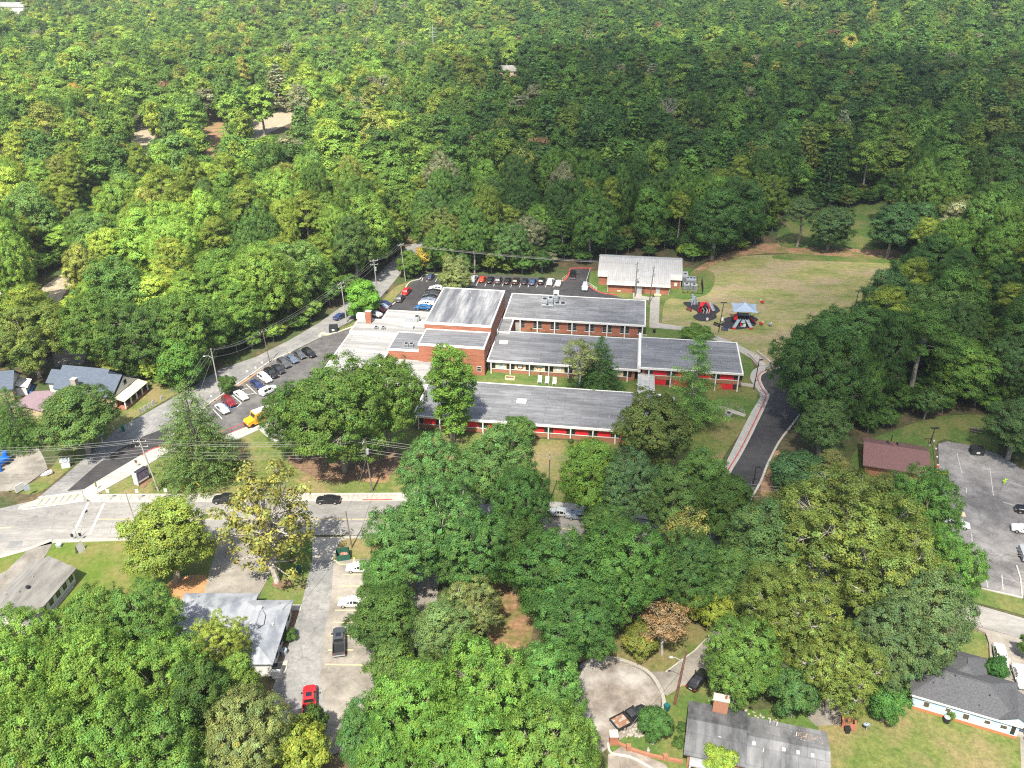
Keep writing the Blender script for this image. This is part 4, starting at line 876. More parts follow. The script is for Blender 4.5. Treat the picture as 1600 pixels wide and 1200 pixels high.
for i, (x, y, h, r) in enumerate(far):
    k = rng.random(); left = x < 0; k = min(max(k - .22 * math.sin(x / 47 + 1.7 * math.sin(y / 61)) * math.cos(y / 53 + x / 90), 0.), .999)
    if h < 9: k = .9
    kind = 'far_pine' if k < (.34 if left else .2) else ('far_cone' if k < .37 else ('far_tall' if k < .6 else 'far_broad'))
    idx, r0, h0 = FI[kind][int(rng.integers(0, 99)) % len(FI[kind])]
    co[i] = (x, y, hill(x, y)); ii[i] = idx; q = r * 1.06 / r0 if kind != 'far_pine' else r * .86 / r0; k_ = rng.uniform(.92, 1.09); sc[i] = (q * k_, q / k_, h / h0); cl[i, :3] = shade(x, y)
fm = bpy.data.meshes.new('forest'); fm.vertices.add(N); fm.vertices.foreach_set('co', co.ravel())
for nm, ty, dat, key in (('iscale', 'FLOAT_VECTOR', sc, 'vector'), ('irot', 'FLOAT', rot, 'value'), ('iidx', 'INT', ii, 'value'), ('icol', 'FLOAT_COLOR', cl, 'color')):
    fm.attributes.new(nm, ty, 'POINT').data.foreach_set(key, dat.ravel())
forest = put('forest', fm, kind='stuff', label='far woodland stretching to the top of the picture')
ng = bpy.data.node_groups.new('forest_nodes', 'GeometryNodeTree')
ng.interface.new_socket('Geometry', in_out='INPUT', socket_type='NodeSocketGeometry'); ng.interface.new_socket('Geometry', in_out='OUTPUT', socket_type='NodeSocketGeometry')
gi, go = ng.nodes.new('NodeGroupInput'), ng.nodes.new('NodeGroupOutput')
ip = ng.nodes.new('GeometryNodeInstanceOnPoints'); ci = ng.nodes.new('GeometryNodeCollectionInfo'); ci.inputs[0].default_value = lib; ci.inputs[1].default_value = True; ci.inputs[2].default_value = True
def na(nm, ty):
    a = ng.nodes.new('GeometryNodeInputNamedAttribute'); a.data_type = ty; a.inputs[0].default_value = nm; return next(o for o in a.outputs if o.enabled and o.name == 'Attribute')
cx = ng.nodes.new('ShaderNodeCombineXYZ'); e2r = ng.nodes.new('FunctionNodeEulerToRotation')
ng.links.new(gi.outputs[0], ip.inputs['Points']); ng.links.new(ci.outputs[0], ip.inputs['Instance']); ip.inputs['Pick Instance'].default_value = True
ng.links.new(na('iidx', 'INT'), ip.inputs['Instance Index']); ng.links.new(na('irot', 'FLOAT'), cx.inputs[2]); ng.links.new(cx.outputs[0], e2r.inputs[0]); ng.links.new(e2r.outputs[0], ip.inputs['Rotation'])
ng.links.new(na('iscale', 'FLOAT_VECTOR'), ip.inputs['Scale']); ng.links.new(ip.outputs[0], go.inputs[0])
md = forest.modifiers.new('forest', 'NODES'); md.node_group = ng
print('forest points', N, 'near', len(NEAR))

# ------------------------------------------------------------------ school
SA = R(-8); SO = (0., 200.)
def SL(u, v, z=0.):
    x, y = G(u, v, z); x -= SO[0]; y -= SO[1]; c, s = math.cos(SA), math.sin(SA); return c * x + s * y, -s * x + c * y
def SW(x, y):
    c, s = math.cos(SA), math.sin(SA); return SO[0] + c * x - s * y, SO[1] + s * x + c * y
school = thing('school_building', 'sprawling flat roofed red brick school with grey roofs, white trim and red panels', 'school', (*SO, 0), SA)
def block(x0, x1, y0, y1, h, roofm, wallm=None, over=.35, lip=.14, fas=.42, z0=-.2, lipw=.3):
    MB().box(x0 + over, x1 - over, y0 + over, y1 - over, z0, h - .3).build('wall', wallm or BRICK, school)
    r = MB().box(x0, x1, y0, y1, h - .3, h).build('roof', roofm, school)
    f = MB(); q = lipw
    for a in ((x0 - .03, x1 + .03, y0 - .03, y0 + q), (x0 - .03, x1 + .03, y1 - q, y1 + .03), (x0 - .03, x0 + q, y0 + q, y1 - q), (x1 - q, x1 + .03, y0 + q, y1 - q)):
        f.box(*a, h - fas, h + lip)
    f.build('fascia', TRIM, school); return r
block(-22.6, -5.2, -.9, 23.2, 9.4, GYMR, over=.05)
block(-22.1, -5.4, -10.1, -1.0, 7.7, STAGER, over=.05)
block(-4.9, 33.9, 17.1, 34.9, 4.0, MEMB, over=.8, lip=.06)
block(-5.2, -1.8, 7.9, 17.0, 3.9, MEMB, over=.1, lip=.05)
block(-5.1, 32.3, -8.6, 9.4, 3.6, MEMBF, over=.8, lip=.05)
block(32.4, 57.0, -10.2, 7.4, 5.1, MEMBF, over=.8, lip=.05)
MB().box(32.1, 32.75, -10.0, 9.2, 3.7, 5.45).build('parapet', TRIM, school)
block(-17.0, 37.5, -37.6, -20.0, 3.5, MEMBF, over=.8, lip=.05)
block(-43.4, -30.2, -24.0, 1.0, 4.2, WHITER, lip=.05)
block(-43.4, -22.7, 1.05, 9.7, 4.7, WHITER, lip=.05)
block(-37.3, -22.7, 9.75, 17.0, 4.4, WHITER, lip=.05)
block(-30.1, -22.2, -9.4, .98, 5.5, STAGER, over=.05, lip=.1)
MB().box(-30, -17, -24, -9.5, 2.7, 2.9).build('link_canopy', WHITER, school)
MB().box(32.2, 36.2, -19.9, -8.9, 2.85, 3.1).build('walkway_canopy', roofmat('canopy_slabs', (.40, .405, .40), (.47, .47, .46), (.6, .6, .6), 2., 1.6), school)
for x in (32.4, 36.0):
    for y in (-18, -14, -10): MB().cyl(x, y, 0, 2.85, .07).build('canopy_post', TRIM, school)

def opening(name, x0, x1, z0, z1, y, parent=school, fr=TRIM, bars=0, glass=GLASS, face=-1, axis='x', lite=False):
    "a window set in a wall that faces -y (or +x when axis is y): frame ring, pane, bars"
    def B(mb, a, b, c0, c1, d0, d1):
        lo, hi = sorted((y + face * d0, y + face * d1))
        if axis == 'x': mb.box(a, b, lo, hi, c0, c1)
        else: mb.box(lo, hi, a, b, c0, c1)
    m = MB(); t = .07
    B(m, x0, x1, z0, z0 + t, 0, .08); B(m, x0, x1, z1 - t, z1, 0, .08); B(m, x0, x0 + t, z0 + t, z1 - t, 0, .08); B(m, x1 - t, x1, z0 + t, z1 - t, 0, .08)
    for k in range(bars):
        zz = z0 + (z1 - z0) * (k + 1) / (bars + 1); B(m, x0 + t, x1 - t, zz - .03, zz + .03, 0, .07)
    w = m.build(name, fr, parent); p = MB(); B(p, x0 + t, x1 - t, z0 + t, z1 - t, .002, .03); p.build('pane', glass, w); return w
# rear classroom wing: posts with louvred windows either side
yr = 17.9
px0, px1 = SL(812, 510, 2)[0], SL(1005, 522, 2)[0]; step = (px1 - px0) / 7.05
for i in range(8):
    x = px0 + step * i
    MB().box(x - .14, x + .14, yr - .75, yr - .5, 0, 3.6).build('post', TRIM, school)
    for s in ((1,) if i == 0 else ((-1,) if i == 7 else (-1, 1))):
        a = x + .22 if s > 0 else x - 1.22
        opening('window', a, a + 1.0, 1.0, 3.4, yr, fr=mat('louvre_frame', (.22, .225, .22), None), bars=4, glass=DARK)
    if 0 < i: MB().box(x - 1.35, x + 1.35, yr - .12, yr, .85, 1.0).build('window_sill', TRIM, school)
MB().box(px0 - 1.35, px0 - .35, yr - .06, yr, 0, 2.7).build('door', GREYD, school)
for x in np.linspace(px0 - 2, px1 + 1, 9)[:0]: pass
MB().box(33.0, 33.2, yr - .8, yr - .6, 0, 3.6).build('post', TRIM, school)
# facade of posts, dark windows and coloured boards
def facade(x_last, step, n, y, z0, ztop, boards, sill=True, yp=None, bot=.0):
    out = []
    for i in range(n):
        x = x_last - step * i
        MB().box(x - .13, x + .13, y - .72, y - .46, bot, ztop).build('post', TRIM, school)
        for s in (-1, 1):
            a = x + .18 if s > 0 else x - .98
            opening('window', a, a + .8, z0, ztop - .05, y, fr=DARK, bars=1)
        if i: 
            c = x + step / 2; MB().box(c - step / 2 + 1.04, c + step / 2 - 1.04, y - .06, y, z0, ztop - .02).build('wall_panel', boards, school); out.append(c)
    MB().box(x_last - step * (n - 1) - .2, x_last + .2, y - .14, y - .003, z0 - .16, z0 - .02).build('sill', TRIM, school)
    return out
facade(32.6, 4.83, 11, -36.8, 1.25, 3.05, REDPAN)
MB().box(-16.2, 36.6, -36.86, -36.805, 0, 1.08).build('apron_wall', SILLB, school)
xm = SL(768, 570, 2)[0]; sm = (SL(888, 580, 2)[0] - xm) / 4
cen = facade(xm + sm * 7, sm, 8, -7.8, 1.2, 3.15, BEIGE)[::-1]
MB().box(-4.2, 31.2, -7.86, -7.805, 0, 1.03).build('apron_wall', SILLB, school)
facade(56.0, 5.3, 5, -9.4, 3.0, 4.6, REDPAN, bot=.1)
for i in range(4):
    MB().box(56.0 - 5.3 * i - 4.2, 56.0 - 5.3 * i - 1.0, -9.46, -9.4, .5, 1.75).build('wall_panel', REDPAN, school)
    opening('window', 56.0 - 5.3 * i - 1., 56.0 - 5.3 * i - .2, .5, 1.75, -9.4, fr=DARK, bars=1)
MB().box(34, 56.4, -9.53, -9.405, 1.85, 2.8).build('apron_wall', SILLB, school)
# murals on the courtyard boards
MCOL = {k: mat('mural_' + k, c, None, rough=.7) for k, c in dict(red=(.35, .02, .03), black=(.02, .02, .02), white=(.8, .8, .78), blue=(.12, .35, .62), teal=(.12, .38, .36), brown=(.25, .12, .06), green=(.1, .3, .08), pale=(.55, .68, .78), grey=(.35, .35, .35)).items()}
def disc(mb, x, z, r, y, mi, rx=1., n=18): mb.add([(x + r * rx * math.cos(2 * math.pi * k / n), y, z + r * math.sin(2 * math.pi * k / n)) for k in range(n)], [tuple(range(n))], mi)
ym = -7.87; zc = 2.15; rr = random.Random(5)
m = MB()
for k in range(26): disc(m, cen[0] + rr.gauss(0, .62), zc - .1 + rr.gauss(0, .28), rr.uniform(.06, .22), ym - .001 * k, rr.choice((0, 0, 1, 2)), 1, 8)
m.build('mural', [MCOL['blue'], MCOL['white'], MCOL['pale']], school)
m = MB(); disc(m, cen[1], zc, .88, ym, 0); disc(m, cen[1], zc, .72, ym - .004, 1); disc(m, cen[1], zc, .56, ym - .008, 2); disc(m, cen[1], zc, .44, ym - .012, 1)
for k in range(8):
    t = k * math.pi / 4; disc(m, cen[1] + .3 * math.cos(t), zc + .3 * math.sin(t), .10, ym - .016, 2, 1, 8)
disc(m, cen[1], zc, .16, ym - .016, 2, .6)
m.build('mural', [MCOL['red'], MCOL['black'], MCOL['white']], school)
m = MB()
for k in range(34): disc(m, cen[2] + rr.uniform(-1.25, 1.25), zc + rr.uniform(-.75, .75), rr.uniform(.08, .26), ym - .001 * k, rr.randrange(6), 1, 7)
m.build('mural', [MCOL[k] for k in ('teal', 'brown', 'green', 'grey', 'red', 'white')], school)
m = MB()
for k in range(10): disc(m, cen[3] + .42 * math.cos(k * .63), zc - .1 + .34 * math.sin(k * .63), .2, ym - .001 * k, 0, 1, 9)
disc(m, cen[3], zc - .1, .46, ym - .012, 0); disc(m, cen[3] - .1, zc - .05, .12, ym - .016, 1, 1, 8); disc(m, cen[3] + .14, zc - .08, .12, ym - .017, 1, 1, 8)
for k in range(8): disc(m, cen[3] + rr.uniform(-1, 1), zc + rr.uniform(.3, .7), .12, ym - .02 - .001 * k, 2, 1.6, 7)
m.build('mural', [MCOL['white'], MCOL['blue'], MCOL['grey']], school)
m = MB()
for k in range(14): disc(m, cen[6] + rr.uniform(-1, 1), zc + rr.uniform(-.6, .6), rr.uniform(.1, .3), ym - .001 * k, rr.randrange(3), 1, 7)
m.build('mural', [MCOL['pale'], MCOL['grey'], MCOL['brown']], school)
# stage block front, low brick block
opening('window', -21.0, -19.9, 1.2, 2.9, -10.05, bars=2); opening('window', -7.4, -6.3, 1.2, 2.6, -10.05, bars=1)
MB().box(-23.6, -22.4, -9.41, -9.352, 0, 2.4).build('door', SIDEW, school)
# roof furniture
def roofbox(name, u, v, h, dx, dy, dz, m, n=1):
    x, y = SL(u, v, h); b = MB().box(x - dx / 2, x + dx / 2, y - dy / 2, y + dy / 2, h + .003, h + dz)
    return b.build(name, m, school), x, y
def ac_unit(u, v, h, dx, dy, dz, fans=1):
    o, x, y = roofbox('rooftop_unit', u, v, h, dx, dy, dz, STEEL)
    for k in range(fans):
        fx = x + (k - (fans - 1) / 2) * dx / fans
        MB().tube([(fx, y, h + dz), (fx, y, h + dz + .12)], min(dx / fans, dy) * .38, 12).build('fan', DARK, o)
    g = MB()
    for k in range(4): g.box(x - dx / 2 + .1, x + dx / 2 - .1, y - dy / 2 - .03, y - dy / 2, h + .15 + k * dz / 5, h + .2 + k * dz / 5)
    g.build('louvre', DARK, o); return o
ac_unit(851, 477, 4, 1.6, 1.8, 2.0, 1); ac_unit(860, 476, 4, 1.4, 1.8, 2.2, 1); ac_unit(868, 473, 4, 1.3, 1.6, 2.4, 1); ac_unit(875, 479, 4, 3.2, 1.8, 1.1, 2); ac_unit(855, 481, 4, 3.2, 1., .9, 1)
o, x, y = roofbox('duct', 869, 469, 4, 1.5, 1.2, 2.9, TRIM)
ac_unit(635, 541, 5.5, 1.1, 1.1, .8); ac_unit(643, 541.5, 5.5, 1.1, 1.1, .8)
ac_unit(588, 514, 4.7, 1., .9, .7); ac_unit(599, 514.5, 4.7, 1., .9, .7)
o, x, y = roofbox('duct', 643, 503, 4.4, 3.4, 1.5, 1.3, STEEL); ac_unit(652, 503, 4.4, 1.3, 1.5, 1.7)
roofbox('rooftop_frame', 639, 513, 4.7, 2.6, 1.6, .7, GREYD)
for u, v, h in ((787, 535, 3.6), (815, 627, 3.5)): roofbox('roof_hatch', u, v, h, 2.2, 1.8, .2, SIDEW)
for u, v, h in ((873, 637.5, 3.5), (952, 652, 3.5), (1010, 541, 5.1), (735, 457, 9.4), (776, 524, 3.6), (579, 527, 4.2), (553, 549, 4.2), (737, 466, 9.4), (620, 487, 4.4), (561, 511, 4.7), (1064, 550, 5.1), (1112, 545, 5.1), (604, 488, 4.4)):
    x, y = SL(u, v, h); MB().cyl(x, y, h + .003, h + .35, .22, .12, 8).build('roof_vent', STEEL, school)
for i in range(26):
    zone = ((-3, 33, 19, 33, 4.0), (-3, 31, -6, 8, 3.6), (-15, 36, -36, -22, 3.5), (34, 56, -8, 6, 5.1))[i % 4]
    x, y = random.uniform(zone[0], zone[1]), random.uniform(zone[2], zone[3]); MB().cyl(x, y, zone[4] + .003, zone[4] + .3, .07, .07, 6).build('vent_pipe', STEEL, school)
x, y = SL(577, 504, 4.7); c = MB().box(x - .75, x + .75, y - .6, y + .6, 4.703, 8.0).build('chimney', BRICK, school); MB().box(x - .8, x + .8, y - .65, y + .65, 8.0, 8.12).build('cap', KERB, c)
x, y = SL(565, 497, 4.7); MB().box(x - 1.2, x + 1.2, y - .8, y + .8, 4.703, 6.).build('roof_house', SIDEW, school)
MB().box(-5.0, -4.7, 6.7, 7.0, 3.9, 5.2).build('downpipe', TRIM, school)

# ------------------------------------------------------------------ annex with ribbed metal roof
annex = thing('annex_building', 'white ribbed metal roofed brick hall at the edge of the playing field', 'hall', (*SO, 0), SA)
z_e, z_r, yf, yb = 3.4, 6.6, 49.0, 63.4
MB().box(22.6, 40.9, 49.8, 66.5, -.2, z_e - .1).build('wall', BRICK, annex)
MB().box(19.4, 44.6, 55.3, 66.5, -.2, z_e + 1.1).build('wall', BRICK, annex)
m = MB()
def zr(y): return z_e + (z_r - z_e) * (y - yf) / (yb - yf)
top = [(22.2, yf), (41.2, yf), (41.2, 54.9), (44.9, 54.9), (44.9, yb), (19.1, yb), (19.1, 54.9), (22.2, 54.9)]
zt = [zr(y) for _, y in top]
n = len(top); m.add([(x, y, z) for (x, y), z in zip(top, zt)] + [(x, y, z - .22) for (x, y), z in zip(top, zt)], [tuple(range(n)), tuple(range(2 * n - 1, n - 1, -1))] + [(i, n + i, n + (i + 1) % n, (i + 1) % n) for i in range(n)])
m.add([(19.1, yb, z_r), (44.9, yb, z_r), (44.9, yb + 4, z_r - .9), (19.1, yb + 4, z_r - .9)], [(0, 1, 2, 3)])
roof = m.build('roof', METALR, annex)
for i in range(42):
    x = 19.4 + i * .607; y0 = yf + .02 if 22.4 < x < 41 else 54.95
    rb = MB(); rb.add([(x - .04, y0, zr(y0) + .01), (x + .04, y0, zr(y0) + .01), (x + .04, yb, z_r + .01), (x - .04, yb, z_r + .01), (x - .03, y0, zr(y0) + .09), (x + .03, y0, zr(y0) + .09), (x + .03, yb, z_r + .09), (x - .03, yb, z_r + .09)], [(4, 5, 6, 7), (0, 1, 5, 4), (1, 2, 6, 5), (3, 0, 4, 7)]); rb.build('rib', METALR, roof)
MB().box(19.0, 45.0, yb - .25, yb + .25, z_r, z_r + .22).build('ridge_cap', STEEL, annex)
MB().box(22.15, 41.25, yf - .05, yf + .12, z_e - .75, z_e - .02).build('fascia', TRIM, annex)
for a, b in ((19.1, 22.15), (41.25, 44.9)): MB().box(a, b, 54.8, 55.0, 2.9, zr(54.9) - .03).build('gable_board', TRIM, annex)
MB().box(30.0, 33.7, 49.72, 49.79, 0, 2.6).build('recess_shade', mat('recess_shade_brick', (.16, .06, .035), None), annex)  # thin proud panel; shade of a door recess painted as darker brick
for a, b in ((31.2, 32.8), (37.0, 38.2)): MB().box(a, b, 49.64, 49.715, .05, 2.4).build('door', GREYD, annex)
MB().box(36.6, 38.7, 48.6, 49.7, 0, .25).build('doorstep', YCONC, annex)
MB().box(25.4, 26.5, 49.72, 49.79, .3, .75).build('vent_grille', BEIGE, annex)
for x in (22.5, 41.0, 44.5): MB().cyl(x, 49.6 if x < 43 else 55.2, 0, z_e - .1, .06).build('downpipe', TRIM, annex)
MB().box(42.6, 43.5, 55.2, 55.29, .8, 1.9).build('meter_box', TRIM, annex)
# mechanical yard beside the annex
cage = thing('equipment_cage', 'black open fenced yard of grey cooling units beside the annex', 'fence', (*SO, 0), SA)
fx0, fx1, fy0, fy1 = 45.2, 51.2, 52.0, 60.0
def post_rail(par, pts, h, gap, m, rails=(.1, .95), r=.045):
    for a, b in zip(pts, pts[1:]):
        l = math.dist(a, b); k = max(1, int(l / gap))
        for i in range(k + 1): 
            x, y = a[0] + (b[0] - a[0]) * i / k, a[1] + (b[1] - a[1]) * i / k; MB().cyl(x, y, 0, h, r, n=5).build('post', m, par)
        for q in rails: MB().tube([(a[0], a[1], h * q), (b[0], b[1], h * q)], r * .8, 5).build('rail', m, par)
post_rail(cage, [(fx0, fy0), (fx1, fy0), (fx1, fy1), (fx0 + .5, fy1)], 2.4, 1.3, DARK, (.05, .5, .97), .07)
for i, (x, y, a, b, h, lb) in enumerate(((47.8, 58.3, 3., 2.6, 2.6, 'largest white grey cooling unit with dark top fans beside the annex'), (46.1, 60.5, 1.6, 4.5, 3., 'tall grey duct unit against the annex end wall'), (46.4, 55.4, 1.8, 1.6, 1.8, 'small grey cooling unit by the annex corner, left of two'), (48.6, 55.0, 1.9, 1.6, 1.8, 'small grey cooling unit by the cage front, right of two'))):
    t = thing('cooling_unit', lb, 'cooling unit', (*SW(x, y), 0), SA, 'cooling units beside the annex')
    MB().box(-a / 2, a / 2, -b / 2, b / 2, .1, h).build('casing', PLAYGREY if i == 0 else STEEL, t)
    for k in range(max(1, int(a))): MB().cyl(-a / 2 + (k + .5) * a / max(1, int(a)), 0, h, h + .15, .4, n=10).build('fan', DARK, t)
    MB().box(-a / 2 + .1, a / 2 - .1, -b / 2 - .03, -b / 2, .4, h - .4).build('grille', mat('grille_grey', (.15, .16, .17), None), t)

# ------------------------------------------------------------------ houses
def gable(par, x0, x1, y0, y1, ze, zr, m, axis='x', over=.45, t=.18, name='roof'):
    "gable roof, ridge along axis; two thick slopes in one mesh"
    b = MB()
    X0, X1, Y0, Y1 = x0 - over, x1 + over, y0 - over, y1 + over
    if axis == 'x':
        c = (Y0 + Y1) / 2; P = [(X0, Y0, ze), (X1, Y0, ze), (X1, c, zr), (X0, c, zr), (X1, Y1, ze), (X0, Y1, ze)]
    else:
        c = (X0 + X1) / 2; P = [(X0, Y1, ze), (X0, Y0, ze), (c, Y0, zr), (c, Y1, zr), (X1, Y0, ze), (X1, Y1, ze)]
    Q = [(x, y, z - t) for x, y, z in P]
    b.add(P + Q, [(0, 1, 2, 3), (3, 2, 4, 5), (9, 8, 7, 6), (11, 10, 8, 9), (0, 6, 7, 1), (4, 10, 11, 5), (1, 7, 8, 2), (2, 8, 10, 4), (3, 9, 6, 0), (5, 11, 9, 3)])
    return b.build(name, m, par)
def hip(par, x0, x1, y0, y1, ze, zr, m, over=.5, t=.2, ridge=None, name='roof'):
    X0, X1, Y0, Y1 = x0 - over, x1 + over, y0 - over, y1 + over; w, d = X1 - X0, Y1 - Y0; b = MB()
    if w >= d: r = ((X0 + d / 2, (Y0 + Y1) / 2, zr), (X1 - d / 2, (Y0 + Y1) / 2, zr))
    else: r = (((X0 + X1) / 2, Y0 + w / 2, zr), ((X0 + X1) / 2, Y1 - w / 2, zr))
    P = [(X0, Y0, ze), (X1, Y0, ze), (X1, Y1, ze), (X0, Y1, ze), r[0], r[1]]
    if w >= d: F_ = [(0, 1, 5, 4), (1, 2, 5), (2, 3, 4, 5), (3, 0, 4)]
    else: F_ = [(0, 1, 4), (1, 2, 5, 4), (2, 3, 5), (3, 0, 4, 5)]
    Q = [(x, y, z - t) for x, y, z in P[:4]]
    b.add(P + Q, F_ + [(9, 8, 7, 6)] + [(i, 6 + i, 6 + (i + 1) % 4, (i + 1) % 4) for i in range(4)])
    o = b.build(name, m, par)
    rc = MB(); 
    for a, c in ((0, 0), (1, 1 if w >= d else 0), (2, 1), (3, 0 if w >= d else 1)): rc.tube([P[a], r[c]], .10, 5)
    rc.tube([r[0], r[1]], .10, 5); rc.build('ridge_cap', m, o); return o
def walls(par, x0, x1, y0, y1, h, m, gab=None, zr=0, name='wall'):
    b = MB().box(x0, x1, y0, y1, -.2, h)
    if gab == 'x':
        c = (y0 + y1) / 2
        for x in (x0, x1): b.add([(x, y0, h), (x, y1, h), (x, c, zr - .1)], [(0, 1, 2)])
    if gab == 'y':
        c = (x0 + x1) / 2
        for y in (y0, y1): b.add([(x0, y, h), (x1, y, h), (c, y, zr - .1)], [(0, 1, 2)])
    return b.build(name, m, par)
def pipe(par, x, y, z, h=.5, r=.09, m=STEEL): return MB().cyl(x, y, z, z + h, r, r, 7).build('vent_pipe', m, par)

# grey cottage, bottom left
h = thing('cottage', 'low white cottage with streaked grey gable roof by the bright lawn', 'house', (-79.6, 111.5, 0), R(-7))
walls(h, -3.5, 4.4, -9., 3.7, 2.7, SIDEW, 'y', 4.8); gable(h, -3.5, 4.4, -9., 3.7, 2.7, 4.9, SHINGT, 'y', .45)
for i in range(5): opening('window', 3.2 - 1.9 * i - .9, 3.2 - 1.9 * i, 1.0, 2.2, 4.4, h, DARK, face=1, axis='y')
MB().box(4.45, 4.9, -8, 2.4, 0, .35).build('planter_ledge', CONC, h)
x = MB().cyl(1.3, -3.2, 4.1, 4.75, .40, .32, 10).build('roof_turbine', DARK, h); pipe(h, .8, -1, 4.4); pipe(h, -1.6, -4.8, 4.); pipe(h, .9, -4.6, 4.3, m=DARK)
# grey hip roofed office
h = thing('office_house', 'house with two joined grey hip roofs beside the access drive', 'house', (-41.5, 107.0, 0), R(0))
walls(h, -11.6, -.5, -8., 1.1, 2.8, SIDEW); hip(h, -11.6, -.5, -8., 1.1, 2.9, 4.4, SHINGG)
walls(h, -1.6, 5.6, -13.4, -.7, 2.7, SIDEW); hip(h, -1.6, 5.6, -13.4, -.7, 3.02, 4.65, SHINGG)
MB().box(1.3, 2.1, -4.1, -3.4, 4.3, 4.75).build('roof_vent', SIDEW, h); pipe(h, 1.2, -7.2, 4.2, .5, .2, SIDEW); pipe(h, 4.2, -1.9, 3.5, .9); pipe(h, 4.4, -6.5, 3.6, .4, .15, SIDEW); pipe(h, -9.4, .1, 3.3)
MB().tube([(2.1, -3.8, 4.55), (3., -5, 4.3), (3.2, -7, 4.25), (2., -9, 4.55), (.5, -9.6, 4.5)], .05, 5).build('roof_cable', DARK, h)
for i in range(4): opening('window', -3 - 2.6 * i, -1.9 - 2.6 * i, 1.1, 2.2, 5.6, h, DARK, face=1, axis='y')
t = thing('cooling_unit', 'round grey air conditioner on the mulch beside the hip roofed office', 'air conditioner', (*G(444.5, 1022), .0))
MB().cyl(0, 0, 0, .85, .48, n=14).build('casing', STEEL, t); MB().cyl(0, 0, .85, .93, .5, n=14).build('grille', PLAYGREY, t); MB().cyl(0, 0, .93, .98, .14, n=8).build('fan_hub', DARK, t)
t = thing('porch_box', 'white box with a dark lid by the back door of the office', 'box', (*G(434, 1054), 0)); MB().box(-.65, .65, -.8, .55, 0, 1.4).build('body', SIDEW, t); MB().box(-.7, .7, -.3, .75, 1.41, 1.6).build('lid', DARK, t)
structure('porch_slab', MB().prism(GP([(428, 1037), (450, 1033), (449, 1045), (441, 1062), (428, 1062)]), .02, .2), CONC)
structure('door_slab', MB().prism(GP([(455, 946), (472, 946), (470, 955), (455, 955)]), .02, .2), CONC)
# blue roofed house, left
h = thing('blue_roof_house', 'house with wide dusty blue shingle roof, stone chimney and porch', 'house', (*G(84, 606, 3.4), 0), R(-10.5))
walls(h, .2, 11.5, 1.0, 9.4, 3.2, SIDEW, 'x', 6.6); gable(h, .2, 11.5, .4, 9.8, 3.3, 6.9, SHINGB, 'x', .5)
walls(h, -3.8, .2, 3., 8.6, 3.0, SIDEW, 'x', 5.2); gable(h, -3.8, -.4, 2.8, 8.4, 3.1, 5.2, SHINGB, 'x', .3)
walls(h, 11.7, 16.4, -1.2, 8.0, 3.3, SIDET, 'x', 6.2); gable(h, 11.6, 15.8, -1.4, 8.4, 3.35, 6.6, SHINGB, 'x', .35)
MB().box(11.0, 11.3, -.1, 9.9, 3.4, 3.6).build('roof_trim', TRIM, h)
gb = MB(); gb.add([(16.44, -1.2, 3.3), (16.44, 8.0, 3.3), (16.44, 3.4, 6.2)], [(0, 1, 2)]); gb.build('gable_board', SIDEW, h); opening('gable_vent', 3.0, 4.0, 4.2, 5.3, 16.45, h, DARK, face=1, axis='y')
pr = MB(); pr.add([(16.5, -1.6, 3.15), (16.5, 8.2, 3.15), (19.0, 8.2, 2.5), (19.0, -1.6, 2.5), (16.5, -1.6, 3.0), (16.5, 8.2, 3.0), (19.0, 8.2, 2.35), (19.0, -1.6, 2.35)], [(0, 3, 2, 1), (4, 5, 6, 7), (3, 7, 6, 2), (0, 4, 7, 3), (1, 2, 6, 5)]); pr.build('porch_roof', mat('tan_roof', (.52, .48, .38), (.45, .42, .33), 1.), h)
MB().box(16.45, 16.6, -1, 8, 0, 2.9).build('porch_wall', mat('red_wall', (.16, .03, .03), None), h); MB().box(16.6, 18.8, -1.3, 8, 0, .45).build('porch_floor', SILLB, h)
for i in range(5): MB().box(18.6, 18.85, -1.3 + 2.3 * i, -1.05 + 2.3 * i, .45, 2.4).build('porch_post', TRIM, h)
for i in range(4): opening('porch_window', -.2 + 2.1 * i, .9 + 2.1 * i, 1.1, 2.5, 16.61, h, face=1, axis='y')
c = MB().box(5.4, 6.6, -.6, .5, 0, 6.3).build('chimney', STONE, h); MB().box(5.3, 6.7, -.7, .6, 6.3, 6.5).build('cap', KERB, c)
for a in (.6, 1.6, 3.2): opening('window', a, a + .8, 1.2, 2.5, 1.0, h)
MB().box(-.2, 2.6, .2, .95, 2.6, 2.9).build('bay_roof', TRIM, h)
# tan house at the left edge
h = thing('tan_house', 'tan house with dark roof and white gable at the left edge', 'house', (*G(8, 628, 0), 0), R(14))
walls(h, -7, 2.2, 0, 7.2, 3.4, SIDET, 'x', 6.2); gable(h, -7, 2.2, 0, 7.2, 3.4, 6.4, SHINGB, 'x', .5)
gb = MB(); gb.add([(2.25, .0, 3.4), (2.25, 7.2, 3.4), (2.25, 3.6, 6.1)], [(0, 1, 2)]); gb.build('gable_board', SIDEW, h)
for a in (1., 3.9, 5.2): opening('window', a, a + .9, 1.6, 3.0, 2.2, h, face=1, axis='y')
MB().box(2.2, 4.4, 2.4, 6.6, -.1, 2.0).build('garage', SIDEW, h); g2 = MB(); g2.add([(2.25, 2.2, 2.9), (2.25, 6.9, 2.9), (4.8, 6.9, 2.0), (4.8, 2.2, 2.0)], [(3, 2, 1, 0)]); g2.build('garage_roof', TRIM, h)
MB().box(4.5, 5.2, 3, 6.4, .0, .5).build('step', BLUEP, h)
h = thing('shed', 'shed with low two toned brown and purple roof between the left houses', 'shed', (*G(62, 645, 0), 0), R(-12))
